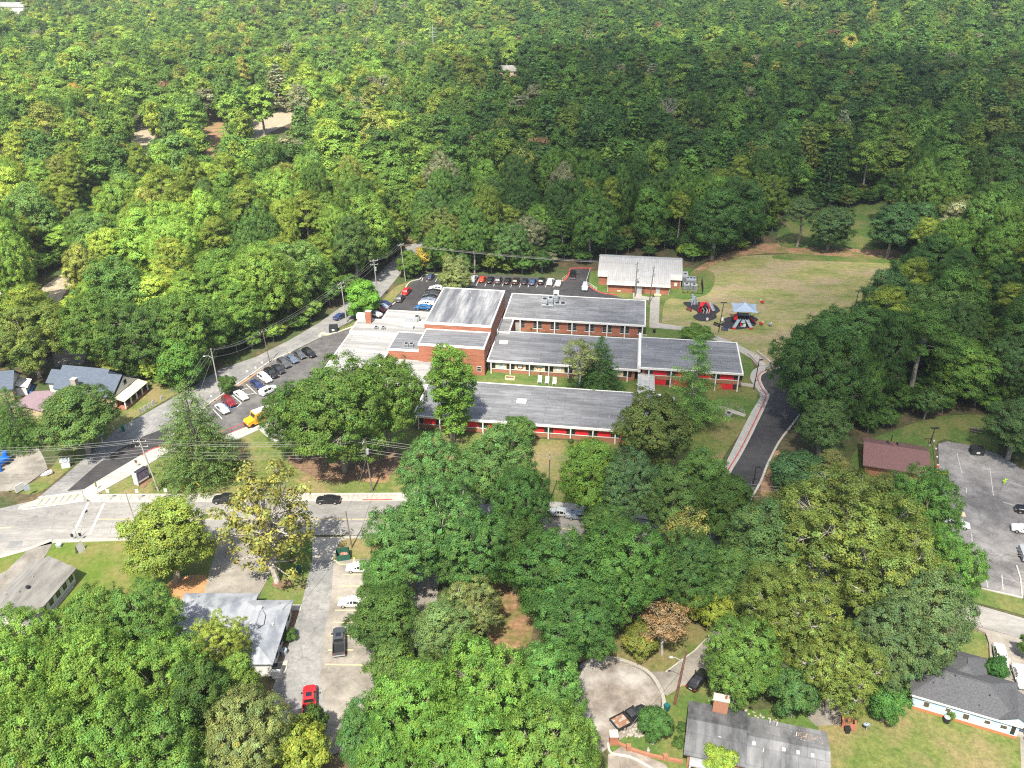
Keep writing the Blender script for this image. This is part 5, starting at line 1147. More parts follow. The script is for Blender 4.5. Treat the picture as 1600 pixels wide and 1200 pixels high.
walls(h, -4.6, 3.4, -2.6, 4.6, 2.4, SIDET); gable(h, -4.6, 3.4, -2.6, 4.6, 2.45, 3.2, mat('purple_roof', (.21, .15, .175), (.25, .18, .2), .6), 'y', .3)
MB().box(-4.7, -2.2, -2.7, 4.7, 2.9, 2.98).build('rust_sheet', mat('rust_roof', (.26, .12, .08), None), h).rotation_euler = (0, R(-11), 0)
# brown roofed house, right
h = thing('brown_roof_house', 'house with plum brown shingle roof beside the fenced lawn', 'house', (*G(1345, 735, 0), 0), R(-17.5))
walls(h, .5, 11.8, -1.5, 8, 2.7, SILLB, 'x', 4.9); gable(h, .2, 12, -2, 8.6, 2.8, 5.0, SHINGR, 'x', .4)
for a, b in ((4.9, 5.2), (6.6, 5.2), (4.8, 6.6), (6.7, 6.6), (10.8, 4.2)): MB().box(a - .16, a + .16, b - .2, b + .2, 3.6, 4.7 - .22 * (b - 4)).build('roof_vent', DARK, h)
MB().tube([(5.8, 8.6, 2.95), (5.8, 3.3, 5.1)], .1, 5).build('roof_trim', mat('rust_trim', (.4, .2, .13), None), h); MB().cyl(5.8, 8.7, 2.5, 4.6, .1).build('flue', DARK, h)
# pale blue house, bottom right
h = thing('blue_house', 'pale blue house with charcoal hip roof and brick base', 'house', (*G(1421, 1106, 0), 0), R(-23.5))
walls(h, 0, 13.6, 0, 7.6, 2.75, SIDEB); MB().box(-.06, 13.66, -.06, 7.66, -.2, .55).build('base', mat('orange_brick', (.40, .16, .07), (.34, .13, .06), 4.), h)
hip(h, 0, 13.2, .2, 7.6, 2.9, 5.0, SHINGD, .5); hip(h, 4.2, 9.4, 4.6, 11.2, 2.85, 4.6, SHINGD, .4)
MB().box(-.5, 13.8, -.45, -.3, 2.68, 2.87).build('fascia', TRIM, h)
gable(h, 11.1, 15.0, .1, 5, 2.93, 4.1, SHINGD, 'y', .35); MB().box(11.2, 14.8, .6, 4.8, -.1, .5).build('porch_floor', CONC, h)
gb = MB(); gb.add([(10.8, -.30, 2.75), (15.3, -.30, 2.75), (13.05, -.30, 4.0)], [(0, 1, 2)]); gb.build('gable_board', SIDEB, h)
for a, w, z in ((1.5, .85, 1.0), (4.3, .8, 1.3), (6.6, .9, .9), (9.3, .85, 1.2), (11.3, .95, 1.2)): opening('window', a, a + w, z, z + 1.15 if z < 1.1 else z + .8, 0, h, TRIM, 0, mat('blind_glass', (.11, .095, .07), (.05, .045, .04), 6., .2))
opening('door', 12.6, 13.3, .6, 2.5, 0, h, TRIM)
MB().cyl(14.7, .3, 0, 2.8, .06).build('porch_post', DARK, h)
for a, b, z in ((2.3, 2.0, 3.8), (5., 3.7, 4.7), (9.5, 2.4, 4.1), (8.3, .8, 3.2)): MB().cyl(a, b, z - .25, z + .3, .14, .1, 8).build('roof_vent', DARK, h)
t = thing('cooling_unit', 'dark air conditioner below a leafy bush at the blue house wall', 'air conditioner', (*G(1478, 1128), 0), R(-20)); MB().cyl(0, 0, .0, .9, .45, n=14).build('casing', DARK, t); MB().cyl(0, 0, .9, .96, .42, n=14).build('grille', STEEL, t)
cr, tk, r0, h0, cf = PROTO['shrub'][0]; plant('shrub', *G(1484, 1121), 0, .75, .95, MG, 'leafy green bush over the air conditioner at the blue house', None, cr, tk, 'shrub')
# patched roof bungalow, bottom
h = thing('patched_roof_bungalow', 'brick bungalow with patched charcoal shingle roof and brick chimney', 'house', (*G(1068, 1200, 0), 0), R(-14.5))
walls(h, .3, 17.6, .2, 8.0, 2.9, SILLB, 'x', 4.2); gable(h, .1, 7.3, -.1, 8.4, 3.2, 4.75, SHINGP, 'x', .35); gable(h, 7.9, 18, -.6, 8., 2.95, 4.4, SHINGP, 'x', .25)
c = MB().box(3.0, 5.0, 7.1, 8.2, 0, 6.0).build('chimney', mat('chimney_brick', (.30, .13, .075), (.36, .19, .12), 5., stretch=(1, 1, 5)), h); MB().box(2.9, 5.1, 7.0, 8.3, 6.0, 6.15).build('cap', KERB, c); MB().cyl(4.6, 7.6, 6.15, 6.7, .14).build('flue', mat('rust_flue', (.25, .08, .05), None), c)
for a in (4.2, 8.6, 12.4, 14.2, 16): MB().box(a - .2, a + .2, 2.6, 3., 3.9, 4.25).build('roof_vent', SIDEW, h)
for a, b in ((9.8, 2.), (11.6, 7.), (10.7, 7.3), (14.1, 5.8)): pipe(h, a, b, 3.6 if b > 5 else 3.7, .7, .07, SIDEW)
lf = MB(); lr = random.Random(3)
for k in range(60): x, y = 15.4 + lr.gauss(0, .9), 6.0 + lr.gauss(0, .5); z = 3.0 + (8.25 - y) * .33; lf.add([(x, y, z + .02), (x + .2, y + .02, z), (x + .15, y + .2, z - .02)], [(0, 1, 2)])
lf.build('leaf_litter', mat('dead_leaves', (.28, .14, .08), (.4, .32, .25), 3.), h, kind='stuff')
MB().box(.6, 3.9, -1.6, .15, 2.55, 2.75).build('porch_roof', STEEL, h); MB().box(.6, 4.2, -2.2, .2, -.1, .4).build('porch_floor', SILLB, h)
for x in (.7, 3.8): MB().box(x - .1, x + .1, -1.6, -1.4, .4, 2.55).build('porch_post', TRIM, h)
MB().box(7.6, 13.6, -.7, -.3, 2.65, 2.9).build('gutter', TRIM, h)
# far buildings in the woods
h = thing('warehouse', 'long pale roofed warehouse at the top left corner of the woods', 'warehouse', (*G(10, 30, 0), 0), R(-4)); hw = hill(*G(10, 30))
h.location.z = hw; walls(h, -60, 30, 0, 30, 15, SIDEW); gable(h, -60, 30, 0, 30, 15, 19, WHITER, 'x', .5)
h = thing('hill_house', 'small white and brick house among trees on the far ridge', 'house', (*G(790, 116, 0), 0), R(10)); h.location.z = hill(*G(790, 116))
walls(h, -8, 8, -5, 5, 6, SIDET, 'x', 9); gable(h, -8, 8, -5, 5, 6, 9.5, SHINGT, 'x', .5)
for a in (-7, -3, 1, 5): opening('window', a, a + 1.6, 3.6, 5.4, -5, h)

# ------------------------------------------------------------------ fences and walls
rf = thing('red_railing', 'red steel railing at the end of the staff car park', 'railing'); post_rail(rf, GP([(345, 682), (362, 675), (382, 668)]), 1.1, 2.2, PLAYRED, (.08, .95), .06)
rf = thing('hand_railing', 'steel handrail along the small footpath up to the bus loop', 'railing'); post_rail(rf, GP([(1134, 637), (1150, 641), (1163, 648)]), 1.1, 2., STEEL, (.45, .97), .05)
rf = thing('yellow_railing', 'pale yellow guard rail at the kerb end of the far car park', 'railing'); post_rail(rf, GP([(879, 439), (885, 434)]), 1.0, 1.6, YCONC, (.4, .95), .06)
rf = thing('white_railing', 'white guard rail beside the red kerb left of the annex', 'railing'); post_rail(rf, GP([(919, 446), (932, 454)]), 1.0, 1.4, TRIM, (.45, .95), .06)
rf = thing('drive_railing', 'pale railing along the far car park drive by the annex', 'railing'); post_rail(rf, GP([(916, 443), (922, 424)]), 1.1, 3., TRIM, (.95,), .06)
wf = thing('white_fence', 'broken white board fence along the front yard of the blue roofed house', 'fence')
def board_fence(par, px, h, w, m, name='board', t=.05, gap=.03, skip=0.):
    P = GP(px)
    for a, b in zip(P, P[1:]):
        l = math.dist(a, b); n = max(1, int(l / w)); th = ang(a, b); me = MB().box(-(w - gap) / 2, (w - gap) / 2, -t / 2, t / 2, .05, h).mesh(name, m)
        for i in range(n):
            if random.random() < skip: continue
            f = (i + .5) / n; put(name, me, par, (a[0] + (b[0] - a[0]) * f, a[1] + (b[1] - a[1]) * f, random.uniform(-.05, .05)), th)
board_fence(wf, [(219, 647), (231, 639), (243, 631)], 1.25, .9, SIDEW, 'panel'); board_fence(wf, [(247, 629), (264, 617), (277, 608)], 1., .9, SIDEW, 'panel', skip=.3)
for p in ((219, 647), (230, 641), (243, 632), (256, 623), (268, 614), (277, 608)): MB().cyl(*G(*p), 0, 1.4, .07, n=5).build('post', BOARDS, wf)
wf2 = thing('fallen_fence', 'collapsed white fence panels beside the green bin at the street corner', 'fence'); board_fence(wf2, [(146, 688), (165, 677)], .5, 1.3, SIDEW, 'panel'); MB().cyl(*G(161, 693), 0, 1.3, .1, n=6).build('post', SIDEW, wf2); MB().cyl(*G(178, 672), 0, 1.1, .1, n=6).build('post', SIDEW, wf2)
bf = thing('board_fence', 'weathered grey board fence behind the gravel yard', 'fence'); board_fence(bf, [(36, 694), (70, 697)], 1.8, .28, BOARDS)
cf_ = thing('chain_fence', 'long low wire fence with white topped posts along the stained parking lot', 'fence'); post_rail(cf_, GP(spline([(1454, 688), (1457, 700), (1461, 730), (1462, 755)], 3)), 1.3, 2.4, BOARDS, (.5, .97), .04)
for i, p in enumerate(GP([(1459, 690), (1462, 702), (1464, 715), (1465, 728), (1466, 741)])):
    s = tag(MB().ico(*p, .18, .25, i).build('marker_stone', SIDEW), ('farthest', 'fourth', 'middle', 'second', 'nearest')[i] + ' white marker stone along the wire fence of the stained lot', 'stone', 'white stones along the wire fence')
gw = thing('garden_wall', 'low curved brick garden wall with small piers at the bottom drive', 'wall')
ribbon(GP(spline([(960, 1160), (985, 1172), (1020, 1183), (1066, 1192)], 4)), .4, 0, .45).build('wall', SILLB, gw)
for p in ((982, 1172), (1039, 1187)): x, y = G(*p); MB().box(x - .3, x + .3, y - .3, y + .3, 0, 1.).build('pier', SILLB, gw)
gp = thing('gate_pier', 'square brick gate pier with a white lantern beside the flatbed pickup', 'pier', (*G(958, 1160), 0)); MB().box(-.55, .55, -.55, .55, 0, 1.7).build('body', BRICK, gp); MB().box(-.62, .62, -.62, .62, 1.7, 1.82).build('cap', KERB, gp); MB().cyl(0, 0, 1.82, 2.5, .16, .1, 8).build('lantern', SIDEW, gp)
rk = thing('rockery', 'pile of pale stones by the flatbed pickup', 'rockery')
for i in range(34): 
    x, y = G(random.uniform(968, 1003), random.uniform(1139, 1152)); MB().ico(x, y, .1, random.uniform(.15, .34), i).build('stone', STONE, rk)
bo = thing('stone_edging', 'line of pale loose rocks along the edge of the lane behind the bungalow', 'stones')
for i in range(40):
    x, y = G(1110 + i * 2.6 + random.uniform(-3, 3), 1092 + i * .95 + random.uniform(-4, 4)); MB().ico(x, y, .06, random.uniform(.1, .26), i + 50).build('stone', STONE, bo)

# ------------------------------------------------------------------ vehicles
def car_parts(kind):
    "meshes of one car kind: front at +x"
    sp = dict(
        sedan=dict(L=4.75, w=.91, st=[(-2.37, .62, .80, .72), (-2.25, .80, 1.02, .86), (-1.55, .86, 1.08, .9), (-.95, .88, 1.40, .91), (-.2, .90, 1.45, .91), (.35, .90, 1.40, .91), (1.05, .88, 1.0, .91), (1.9, .74, .88, .88), (2.25, .60, .74, .80), (2.37, .45, .58, .70)], cab=(2, 6)),
        hatch=dict(L=4.3, w=.88, st=[(-2.12, .62, .85, .74), (-2.02, .90, 1.15, .85), (-1.55, .92, 1.42, .88), (-.6, .92, 1.50, .88), (.2, .92, 1.46, .88), (.95, .9, 1.05, .88), (1.7, .76, .92, .85), (2.05, .62, .76, .76), (2.15, .45, .6, .66)], cab=(1, 5)),
        suv=dict(L=4.8, w=.96, st=[(-2.40, .65, .95, .82), (-2.32, 1.0, 1.25, .92), (-1.95, 1.04, 1.66, .95), (-.8, 1.04, 1.74, .96), (.25, 1.04, 1.68, .96), (.95, 1.02, 1.15, .96), (1.85, .9, 1.05, .93), (2.28, .72, .88, .84), (2.40, .5, .68, .74)], cab=(1, 5)))[kind]
    st, w = sp['st'], sp['w']; c0, c1 = sp['cab']; body = MB(); rings = []
    for i, (x, zb, zt, hw) in enumerate(st):
        cabin = c0 < i < c1; wr = hw * (.74 if cabin else .86); z0 = .26 if 0 < i < len(st) - 1 else .36
        ring = [(-hw * .9, z0), (-hw, z0 + .2), (-hw, zb - .1), (-hw * .965, zb), (-wr, zt - (.05 if cabin else .02)), (-wr * .6, zt), (wr * .6, zt), (wr, zt - (.05 if cabin else .02)), (hw * .965, zb), (hw, zb - .1), (hw, z0 + .2), (hw * .9, z0)]
        rings.append([(x, y, max(z, z0)) for y, z in ring])
    n = 12; v = [p for r in rings for p in r]; fs = []
    for i in range(len(rings) - 1):
        for k in range(n): fs.append((i * n + k, i * n + (k + 1) % n, (i + 1) * n + (k + 1) % n, (i + 1) * n + k)[::-1])
    fs += [tuple(range(n)), tuple(range((len(rings) - 1) * n + n - 1, (len(rings) - 1) * n - 1, -1))]
    body.add(v, fs)
    def quad(pts, s=.9, off=.012):
        P = [Vector(p) for p in pts]; c = sum(P, Vector()) / len(P); nn = (P[1] - P[0]).cross(P[-1] - P[0]).normalized()
        if nn.dot(c - Vector((0, 0, .6))) < 0: nn = -nn
        return [tuple(c + (p - c) * s + nn * off) for p in P]
    glass = []
    for a, b in ((c1 - 1, c1), (c0, c0 + 1)):
        m = MB(); m.face(quad([rings[a][4], rings[a][7], rings[b][8], rings[b][3]] if a == c1 - 1 else [rings[a][3], rings[a][8], rings[b][7], rings[b][4]], .88, .05)); glass.append(m)
    side = []
    for s, (lo, hi) in ((-1, (3, 4)), (1, (8, 7))):
        for i in range(c0, c1):
            if i == c0 and kind == 'sedan' or True:
                m = MB(); q = [rings[i][lo], rings[i + 1][lo], rings[i + 1][hi], rings[i][hi]]
                if i == c0 or i == c1 - 1:
                    tri = [q[0], q[1], q[2]] if i == c0 else [q[0], q[1], q[3]]; m.face(quad(tri, .78, .015))
                else: m.face(quad(q, .88, .015))
                side.append(m)
    tyre = MB(); tyre.tube([(0, -.12, 0), (0, .12, 0)], .33 if kind != 'suv' else .37, 14); rim = MB(); rim.tube([(0, -.125, 0), (0, .125, 0)], .2, 10)
    hl = MB().box(-.06, .05, -.2, .2, -.06, .06); tl = MB().box(-.05, .05, -.17, .17, -.07, .07); mir = MB().box(-.1, .1, -.09, .09, -.06, .07)
    X = st[-1][0]; wb = X - .92
    return dict(body=body, glass=glass, side=side, tyre=tyre, rim=rim, hl=hl, tl=tl, mir=mir, w=w, X=X, wb=wb, rb=st[0][0] + .95, zh=st[-2][1] - .02, zt=st[0][1] + .12, r=.33 if kind != 'suv' else .37, mx=st[c1][0] - .15, mz=st[c1][1] + .05, roof=(st[c0 + 1][0], st[c1 - 1][0], st[c0 + 2][2]))
def common(root, d, smooth=True):
    for x in (d['wb'], d['rb']):
        for s in (-1, 1):
            t = put('wheel', d['tyre'], root, (x, s * (d['w'] - .10), d['r'])); put('rim', d['rim'], t)
    for s in (-1, 1):
        put('headlight', d['hl'], root, (d['X'] - .1, s * (d['w'] - .32), d['zh'])); put('taillight', d['tl'], root, (d['tx'], s * (d['w'] - .22), d['zt']))
        m = put('wing_mirror', d['mir'], root, (d['mx'], s * (d['w'] + .1), d['mz'])); m['paint'] = 1
def make_car(kind):
    d = car_parts(kind); root = thing('parked_car', 'car', 'car')
    b = d['body'].build('body', PAINT, root, smooth=False); b['paint'] = 1
    try:
        md = b.modifiers.new('bevel', 'BEVEL'); md.width = .035; md.segments = 2; md.limit_method = 'ANGLE'; md.angle_limit = R(25)
    except Exception: pass
    d['glass'][0].build('windscreen', CARGLASS, root); d['glass'][1].build('rear_window', CARGLASS, root)
    for m in d['side']: m.build('side_window', CARGLASS, root)
    for k, m in (('tyre', RUBBER), ('rim', RIM), ('hl', HEADL), ('tl', TAILL), ('mir', PAINT)): d[k] = d[k].mesh(k if k in ('tyre', 'rim') else {'hl': 'headlight', 'tl': 'taillight', 'mir': 'wing_mirror'}[k], m)
    d['tx'] = -d['X'] + .04; common(root, d)
    MB().box(d['X'] - .03, d['X'] + .01, -.5, .5, .42, .56).build('grille', DARK, root)
    MB().box(-d['X'] - .012, -d['X'] + .02, -.26, .26, .55, .68).build('number_plate', SIDEW, root)
    if kind == 'suv':
        for s in (-1, 1): MB().tube([(-1.6, s * .62, 1.76), (.1, s * .62, 1.76)], .025, 4).build('roof_rail', DARK, root)
    return root
def make_pickup(flat=False):
    root = thing('pickup_truck', 'pickup', 'pickup truck'); w = .98; b = MB()
    st = [(-.55, 1.0, 1.05, .96), (-.5, 1.08, 1.75, .97), (.4, 1.08, 1.85, .98), (.95, 1.06, 1.78, .98), (1.5, 1.05, 1.16, .98), (2.5, .98, 1.10, .95), (2.85, .8, .95, .88), (2.9, .55, .7, .8)]
    rings = []
    for i, (x, zb, zt, hw) in enumerate(st):
        cab = 0 < i < 4; wr = hw * (.76 if cab else .86); z0 = .42
        rings.append([(x, y, z) for y, z in [(-hw * .92, z0), (-hw, z0 + .2), (-hw, zb - .08), (-hw * .97, zb), (-wr, zt - .05), (-wr * .6, zt), (wr * .6, zt), (wr, zt - .05), (hw * .97, zb), (hw, zb - .08), (hw, z0 + .2), (hw * .92, z0)]])
    n = 12; v = [p for r in rings for p in r]; fs = [tuple(range(n)), tuple(range((len(rings) - 1) * n + n - 1, (len(rings) - 1) * n - 1, -1))]
    for i in range(len(rings) - 1):
        for k in range(n): fs.append((i * n + k, i * n + (k + 1) % n, (i + 1) * n + (k + 1) % n, (i + 1) * n + k)[::-1])
    b.add(v, fs); o = b.build('body', PAINT, root); o['paint'] = 1
    md = o.modifiers.new('bevel', 'BEVEL'); md.width = .04; md.segments = 2; md.limit_method = 'ANGLE'; md.angle_limit = R(25)
    m = MB()
    if flat:
        m.box(-2.95, -.62, -1.08, 1.08, .75, .85); m.box(-2.95, -.62, -1.08, -1.0, .85, 1.15); m.box(-2.95, -.62, 1.0, 1.08, .85, 1.15); m.box(-2.95, -2.87, -1., 1., .85, 1.15); m.box(-.70, -.62, -1., 1., .85, 1.5)
        bed = m.build('bed', DARK, root); MB().box(-2.86, -.71, -.99, .99, .855, .875).build('bed_floor', mat('rusty_bed', (.34, .32, .30), (.24, .125, .075), 1.2, .8, lo=.42, hi=.52), bed); MB().box(-2.9, -.6, -.4, .4, .45, .74).build('chassis', DARK, root)
    else:
        m.box(-2.85, -.58, -.97, -.86, .45, 1.08); m.box(-2.85, -.58, .86, .97, .45, 1.08); m.box(-2.9, -2.80, -.97, .97, .45, 1.08); m.box(-.64, -.56, -.86, .86, .45, 1.08)
        bed = m.build('bed', PAINT, root); bed['paint'] = 1; MB().box(-2.79, -.65, -.85, .85, .5, .6).build('bed_floor', DARK, root)
    def Q(name, pts, s=.88, off=.03):
        P = [Vector(p) for p in pts]; c = sum(P, Vector()) / 4; nn = (P[1] - P[0]).cross(P[3] - P[0]).normalized()
        if nn.dot(c - Vector((.4, 0, .8))) < 0: nn = -nn
        MB().face([tuple(c + (p - c) * s + nn * off) for p in P]).build(name, CARGLASS, root)
    Q('windscreen', [rings[3][4], rings[3][7], rings[4][8], rings[4][3]]); Q('rear_window', [rings[0][3], rings[0][8], rings[1][7], rings[1][4]], .8)
    for lo, hi in ((3, 4), (8, 7)):
        for i in (1, 2): Q('side_window', [rings[i][lo], rings[i + 1][lo], rings[i + 1][hi], rings[i][hi]], .86, .015)
    if not flat: MB().box(-.1, .65, -.42, .42, 1.852, 1.875).build('sunroof', CARGLASS, root)
    d = dict(wb=2.0, rb=-1.75, w=w, r=.4, tyre=MB().tube([(0, -.14, 0), (0, .14, 0)], .4, 14).mesh('tyre', RUBBER), rim=MB().tube([(0, -.145, 0), (0, .145, 0)], .24, 10).mesh('rim', RIM), X=2.9, zh=.82, zt=.9, tx=-2.9, hl=MB().box(-.06, .08, -.2, .2, -.08, .08).mesh('headlight', HEADL), tl=MB().box(-.03, .04, -.08, .08, -.14, .14).mesh('taillight', TAILL), mir=MB().box(-.1, .1, -.1, .1, -.08, .1).mesh('wing_mirror', DARK), mx=1.25, mz=1.15)
    common(root, d); MB().box(2.86, 2.93, -.55, .55, .55, .85).build('grille', DARK, root); MB().box(-2.98, -2.86, -.95, .95, .42, .58).build('bumper', STEEL, root); MB().box(2.82, 2.98, -.95, .95, .38, .54).build('bumper', STEEL, root)
    return root
PROTOC = {}
def vehicle(kind, u, v, pa, pb, color, label, group=None):
    "ground centre pixel, heading from pixel pa to pixel pb"
    x, y = G(u, v, .5); th = ang(G(*pa), G(*pb)); z = .125
    if kind not in PROTOC:
        o = make_pickup(kind == 'flatbed') if kind in ('pickup', 'flatbed') else make_car(kind); PROTOC[kind] = o
        o.location = (x, y, z); o.rotation_euler = (0, 0, th); o['label'] = label
        if group: o['group'] = group
        for c in o.children:
            if c.get('paint'): c.color = (*color, 1)
        return o
    o = copy_tree(PROTOC[kind], (x, y, z), th, label, group, None, color)
    if not group and 'group' in o.keys(): del o['group']
    return o
BLK, WHT, SIL, RED, DRD, BLU, NAV, GRYC, BGE = (.012, .012, .014), (.72, .72, .72), (.42, .44, .46), (.5, .015, .02), (.16, .01, .015), (.02, .12, .30), (.02, .03, .09), (.07, .075, .085), (.6, .58, .52)
gS, gN, gR, gG = 'cars in the staff car park along the side street', 'cars in the far car park', 'cars on the main road', 'cars beside the gymnasium wall'
dS = ((338, 631), (357, 646)); dN = ((800, 445), (806, 434)); dW = ((667, 478), (640, 477)); dL = ((600, 781), (300, 781))
VEH = [
 ('sedan', 347.5, 640, *dS, SIL, 'silver sedan at the lower end of the staff car park row', gS),
 ('suv', 358, 629, *dS, DRD, 'dark red car parked between silver and white sedans', gS),
 ('sedan', 377, 619, *dS, WHT, 'white sedan beside the hatched bay, right of the dark red car', gS),
 ('sedan', 402, 602, *dS, NAV, 'dark navy sedan just beyond the empty bay of the staff car park', gS),
 ('suv', 414, 592, *dS, WHT, 'white suv in the staff row between navy and black cars', gS),
 ('suv', 424, 585, *dS, BLK, 'black suv directly above the white suv in the staff row', gS),
 ('sedan', 435, 578, *dS, (.02, .022, .028), 'black sedan behind two suvs in the staff row', gS),
 ('suv', 444, 569, *dS, GRYC, 'dark grey suv in the upper half of the staff row, under branches', gS),
 ('sedan', 456, 562, *dS, (.09, .12, .17), 'steel blue sedan near the top of the staff row', gS),
 ('sedan', 468, 555, *dS, GRYC, 'dark grey sedan second from the top of the staff row', gS),
 ('suv', 483, 553, *dS, BLK, 'black suv at the top end of the staff row', gS),
 ('suv', 420, 611, (404, 618), (432, 604), WHT, 'white van like car in the aisle beside the yellow school bus', None),
 ('suv', 635.6, 456, (631, 461), (640, 450), RED, 'bright red car parked along the grass of the far car park', gN),
 ('suv', 625.6, 467, (621, 473), (630, 461), GRYC, 'black suv parked behind the bright red car', gN),
 ('sedan', 601, 475, (610, 478), (592, 471), NAV, 'navy sedan in the small row right of the bright green oval tree', gN),
 ('sedan', 597, 479.5, (606, 483), (588, 476), (.25, .3, .36), 'pale blue sedan next to the navy sedan', gN),
 ('sedan', 591, 484, (600, 487), (582, 481), DRD, 'maroon sedan between pale blue and white sedans', gN),
 ('sedan', 586, 491, (595, 494), (577, 488), WHT, 'white sedan next to the school chimney', gN),
 ('sedan', 532, 495, (525, 498), (540, 491), (.03, .05, .14), 'blue car driving on the side street behind the pole', None),
 ('hatch', 681, 451, *dW, WHT, 'white car at the far end of the row by the gymnasium', gG),
 ('sedan', 676, 456.5, *dW, BLK, 'black car second from the far end of the gymnasium row', gG),
 ('sedan', 674, 461.5, *dW, (.05, .055, .06), 'charcoal car third from the far end of the gymnasium row', gG),
 ('hatch', 671, 466, *dW, BLK, 'small black car in the middle of the gymnasium row', gG),
 ('sedan', 669, 470, *dW, (.16, .2, .27), 'silver blue car in the gymnasium row', gG),
 ('sedan', 666, 474.5, *dW, WHT, 'white car second from the near end of the gymnasium row', gG),
 ('sedan', 661, 481, *dW, BLU, 'blue sedan at the near end of the gymnasium row', gG),
 ('hatch', 673, 433, *dN, (.04, .06, .11), 'dark blue car in the corner bay left of the grey green tree', gN),
 ('suv', 740, 436.5, *dN, SIL, 'silver car left of the red one in the far row', gN),
 ('hatch', 754, 437, *dN, (.45, .05, .02), 'orange red car in the far row', gN),
 ('sedan', 766, 438, *dN, BLK, 'black car right beside the orange red car in the far row', gN),
 ('suv', 779, 438.5, *dN, GRYC, 'dark grey car with pale plate, second right of the orange red car', gN),
 ('sedan', 793, 439.5, *dN, BLK, 'black car in the middle of the far row, white rear plate', gN),
 ('suv', 806, 440, *dN, (.03, .02, .018), 'black brown car in the far row, midway to the white pair', gN),
 ('hatch', 820, 440.5, *dN, (.015, .018, .03), 'blue black car left of the blue one in the far row', gN),
 ('sedan', 832.5, 441, *dN, (.03, .06, .13), 'blue sedan in the far row, left of the tall black suv', gN),
 ('suv', 846, 440, *dN, BLK, 'tall black suv left of the white pair in the far row', gN),
 ('suv', 860, 441, *dN, WHT, 'white suv in the far row, left of the cream car', gN),
 ('sedan', 873, 443, *dN, BGE, 'cream car at the right end of the far row', gN),
 ('suv', 914, 449.5, ((914 + 2), 442), (914, 456), SIL, 'silver suv standing alone beside the red kerb near the annex', None),
 ('suv', 352, 781.5, *dL, BLK, 'black suv on the road left of the sycamore', gR),
 ('sedan', 513, 782, (560, 781.5), (440, 781), BLK, 'black sedan on the road right of the sycamore', gR),
 ('sedan', 873, 802, (900, 804), (840, 799), SIL, 'silver sedan on the road between the trees', gR),
 ('sedan', 905, 807, (930, 809), (870, 804), (.2, .24, .3), 'grey car half hidden by trees behind the silver sedan', gR),
 ('sedan', 562, 888, (580, 888), (545, 888), WHT, 'white sedan with black sunroof in the near car park', None),
 ('sedan', 551, 942, (560, 942), (530, 942), WHT, 'white car mostly hidden by the dark tree in the near car park', None),
 ('sedan', 1091, 1063, (1085, 1070), (1100, 1052), BLK, 'black car with red tail light on the lane by the bungalow', None),
 ('sedan', 1563, 1026, (1558, 1006), (1567, 1045), WHT, 'white coupe parked on the drive of the blue house', None),
 ('sedan', 1595, 1059, (1587, 1040), (1600, 1078), WHT, 'white car at the right edge of the blue house drive', None),
 ('suv', 1602, 829, (1610, 831), (1580, 825), WHT, 'white suv at the right edge of the stained parking lot', None),
 ('suv', 1607, 799, (1620, 802), (1590, 796), BLK, 'black suv at the right edge above the white suv', None),
 ('sedan', 1494, 819, (1480, 817), (1505, 822), WHT, 'white car peeping from the oak at the stained parking lot', None),
 ('pickup', 530, 1004, (530, 1025), (530.5, 985), (.05, .055, .065), 'dark grey crew cab pickup in the near car park', None),
 ('pickup', 484, 1098, (483, 1125), (484.5, 1075), RED, 'bright red pickup at the bottom of the access drive', None),
 ('pickup', 895, 430, (894, 438), (896, 422), BLK, 'black pickup at the end of the far car park drive', None),
 ('flatbed', 985, 1123, (966, 1132), (1004, 1112), (.02, .021, .024), 'black old pickup with rusty open bed on the cul-de-sac', None),
]
for q in VEH: vehicle(*q)
for o in list(PROTOC.values()):
    pass
# school bus
x, y = G(418, 650, 1.); bus = thing('school_bus', 'yellow school bus with white roof half hidden under the oak', 'bus', (x, y, .125), ang(G(445, 640), G(395, 658)))
b = MB(); prof = [(-5.2, .55), (-5.2, 2.75), (-5.0, 2.95), (3.2, 2.95), (3.55, 2.0), (3.7, 1.75), (5.0, 1.55), (5.25, 1.3), (5.25, .55)]
b.add([(x, s * 1.2, z) for s in (-1, 1) for x, z in prof], [tuple(range(9)), tuple(range(17, 8, -1))] + [(i, 9 + i, 9 + (i + 1) % 9, (i + 1) % 9) for i in range(9)]); b.build('body', BUSY, bus)
MB().prism([(-5.15, -1.05), (3.15, -1.05), (3.15, 1.05), (-5.15, 1.05)], 2.955, 3.1).build('roof', SIDEW, bus)
for s in (-1, 1):
    for i in range(9): MB().box(-4.8 + .88 * i, -4.8 + .88 * i + .72, s * 1.2 - .015, s * 1.2 + .015, 1.75, 2.55).build('window', CARGLASS, bus)
    for z in (1.0, 1.35, 1.6): MB().box(-5.15, 3.4, s * 1.2 - .012, s * 1.2 + .012, z, z + .07).build('stripe', DARK, bus)
    for x in (-3., 4.2): put('wheel', MB().tube([(0, -.15, 0), (0, .15, 0)], .48, 14).mesh('wheel', RUBBER), bus, (x, s * 1.08, .48))
    MB().box(5.2, 5.3, s * .85 - .15, s * .85 + .15, .95, 1.2).build('headlight', HEADL, bus)
MB().add([(3.23, -1., 2.85), (3.23, 1., 2.85), (3.58, 1., 2.03), (3.58, -1., 2.03)], [(0, 3, 2, 1)]).build('windscreen', CARGLASS, bus); MB().box(5.25, 5.45, -1.2, 1.2, .5, .75).build('bumper', DARK, bus)

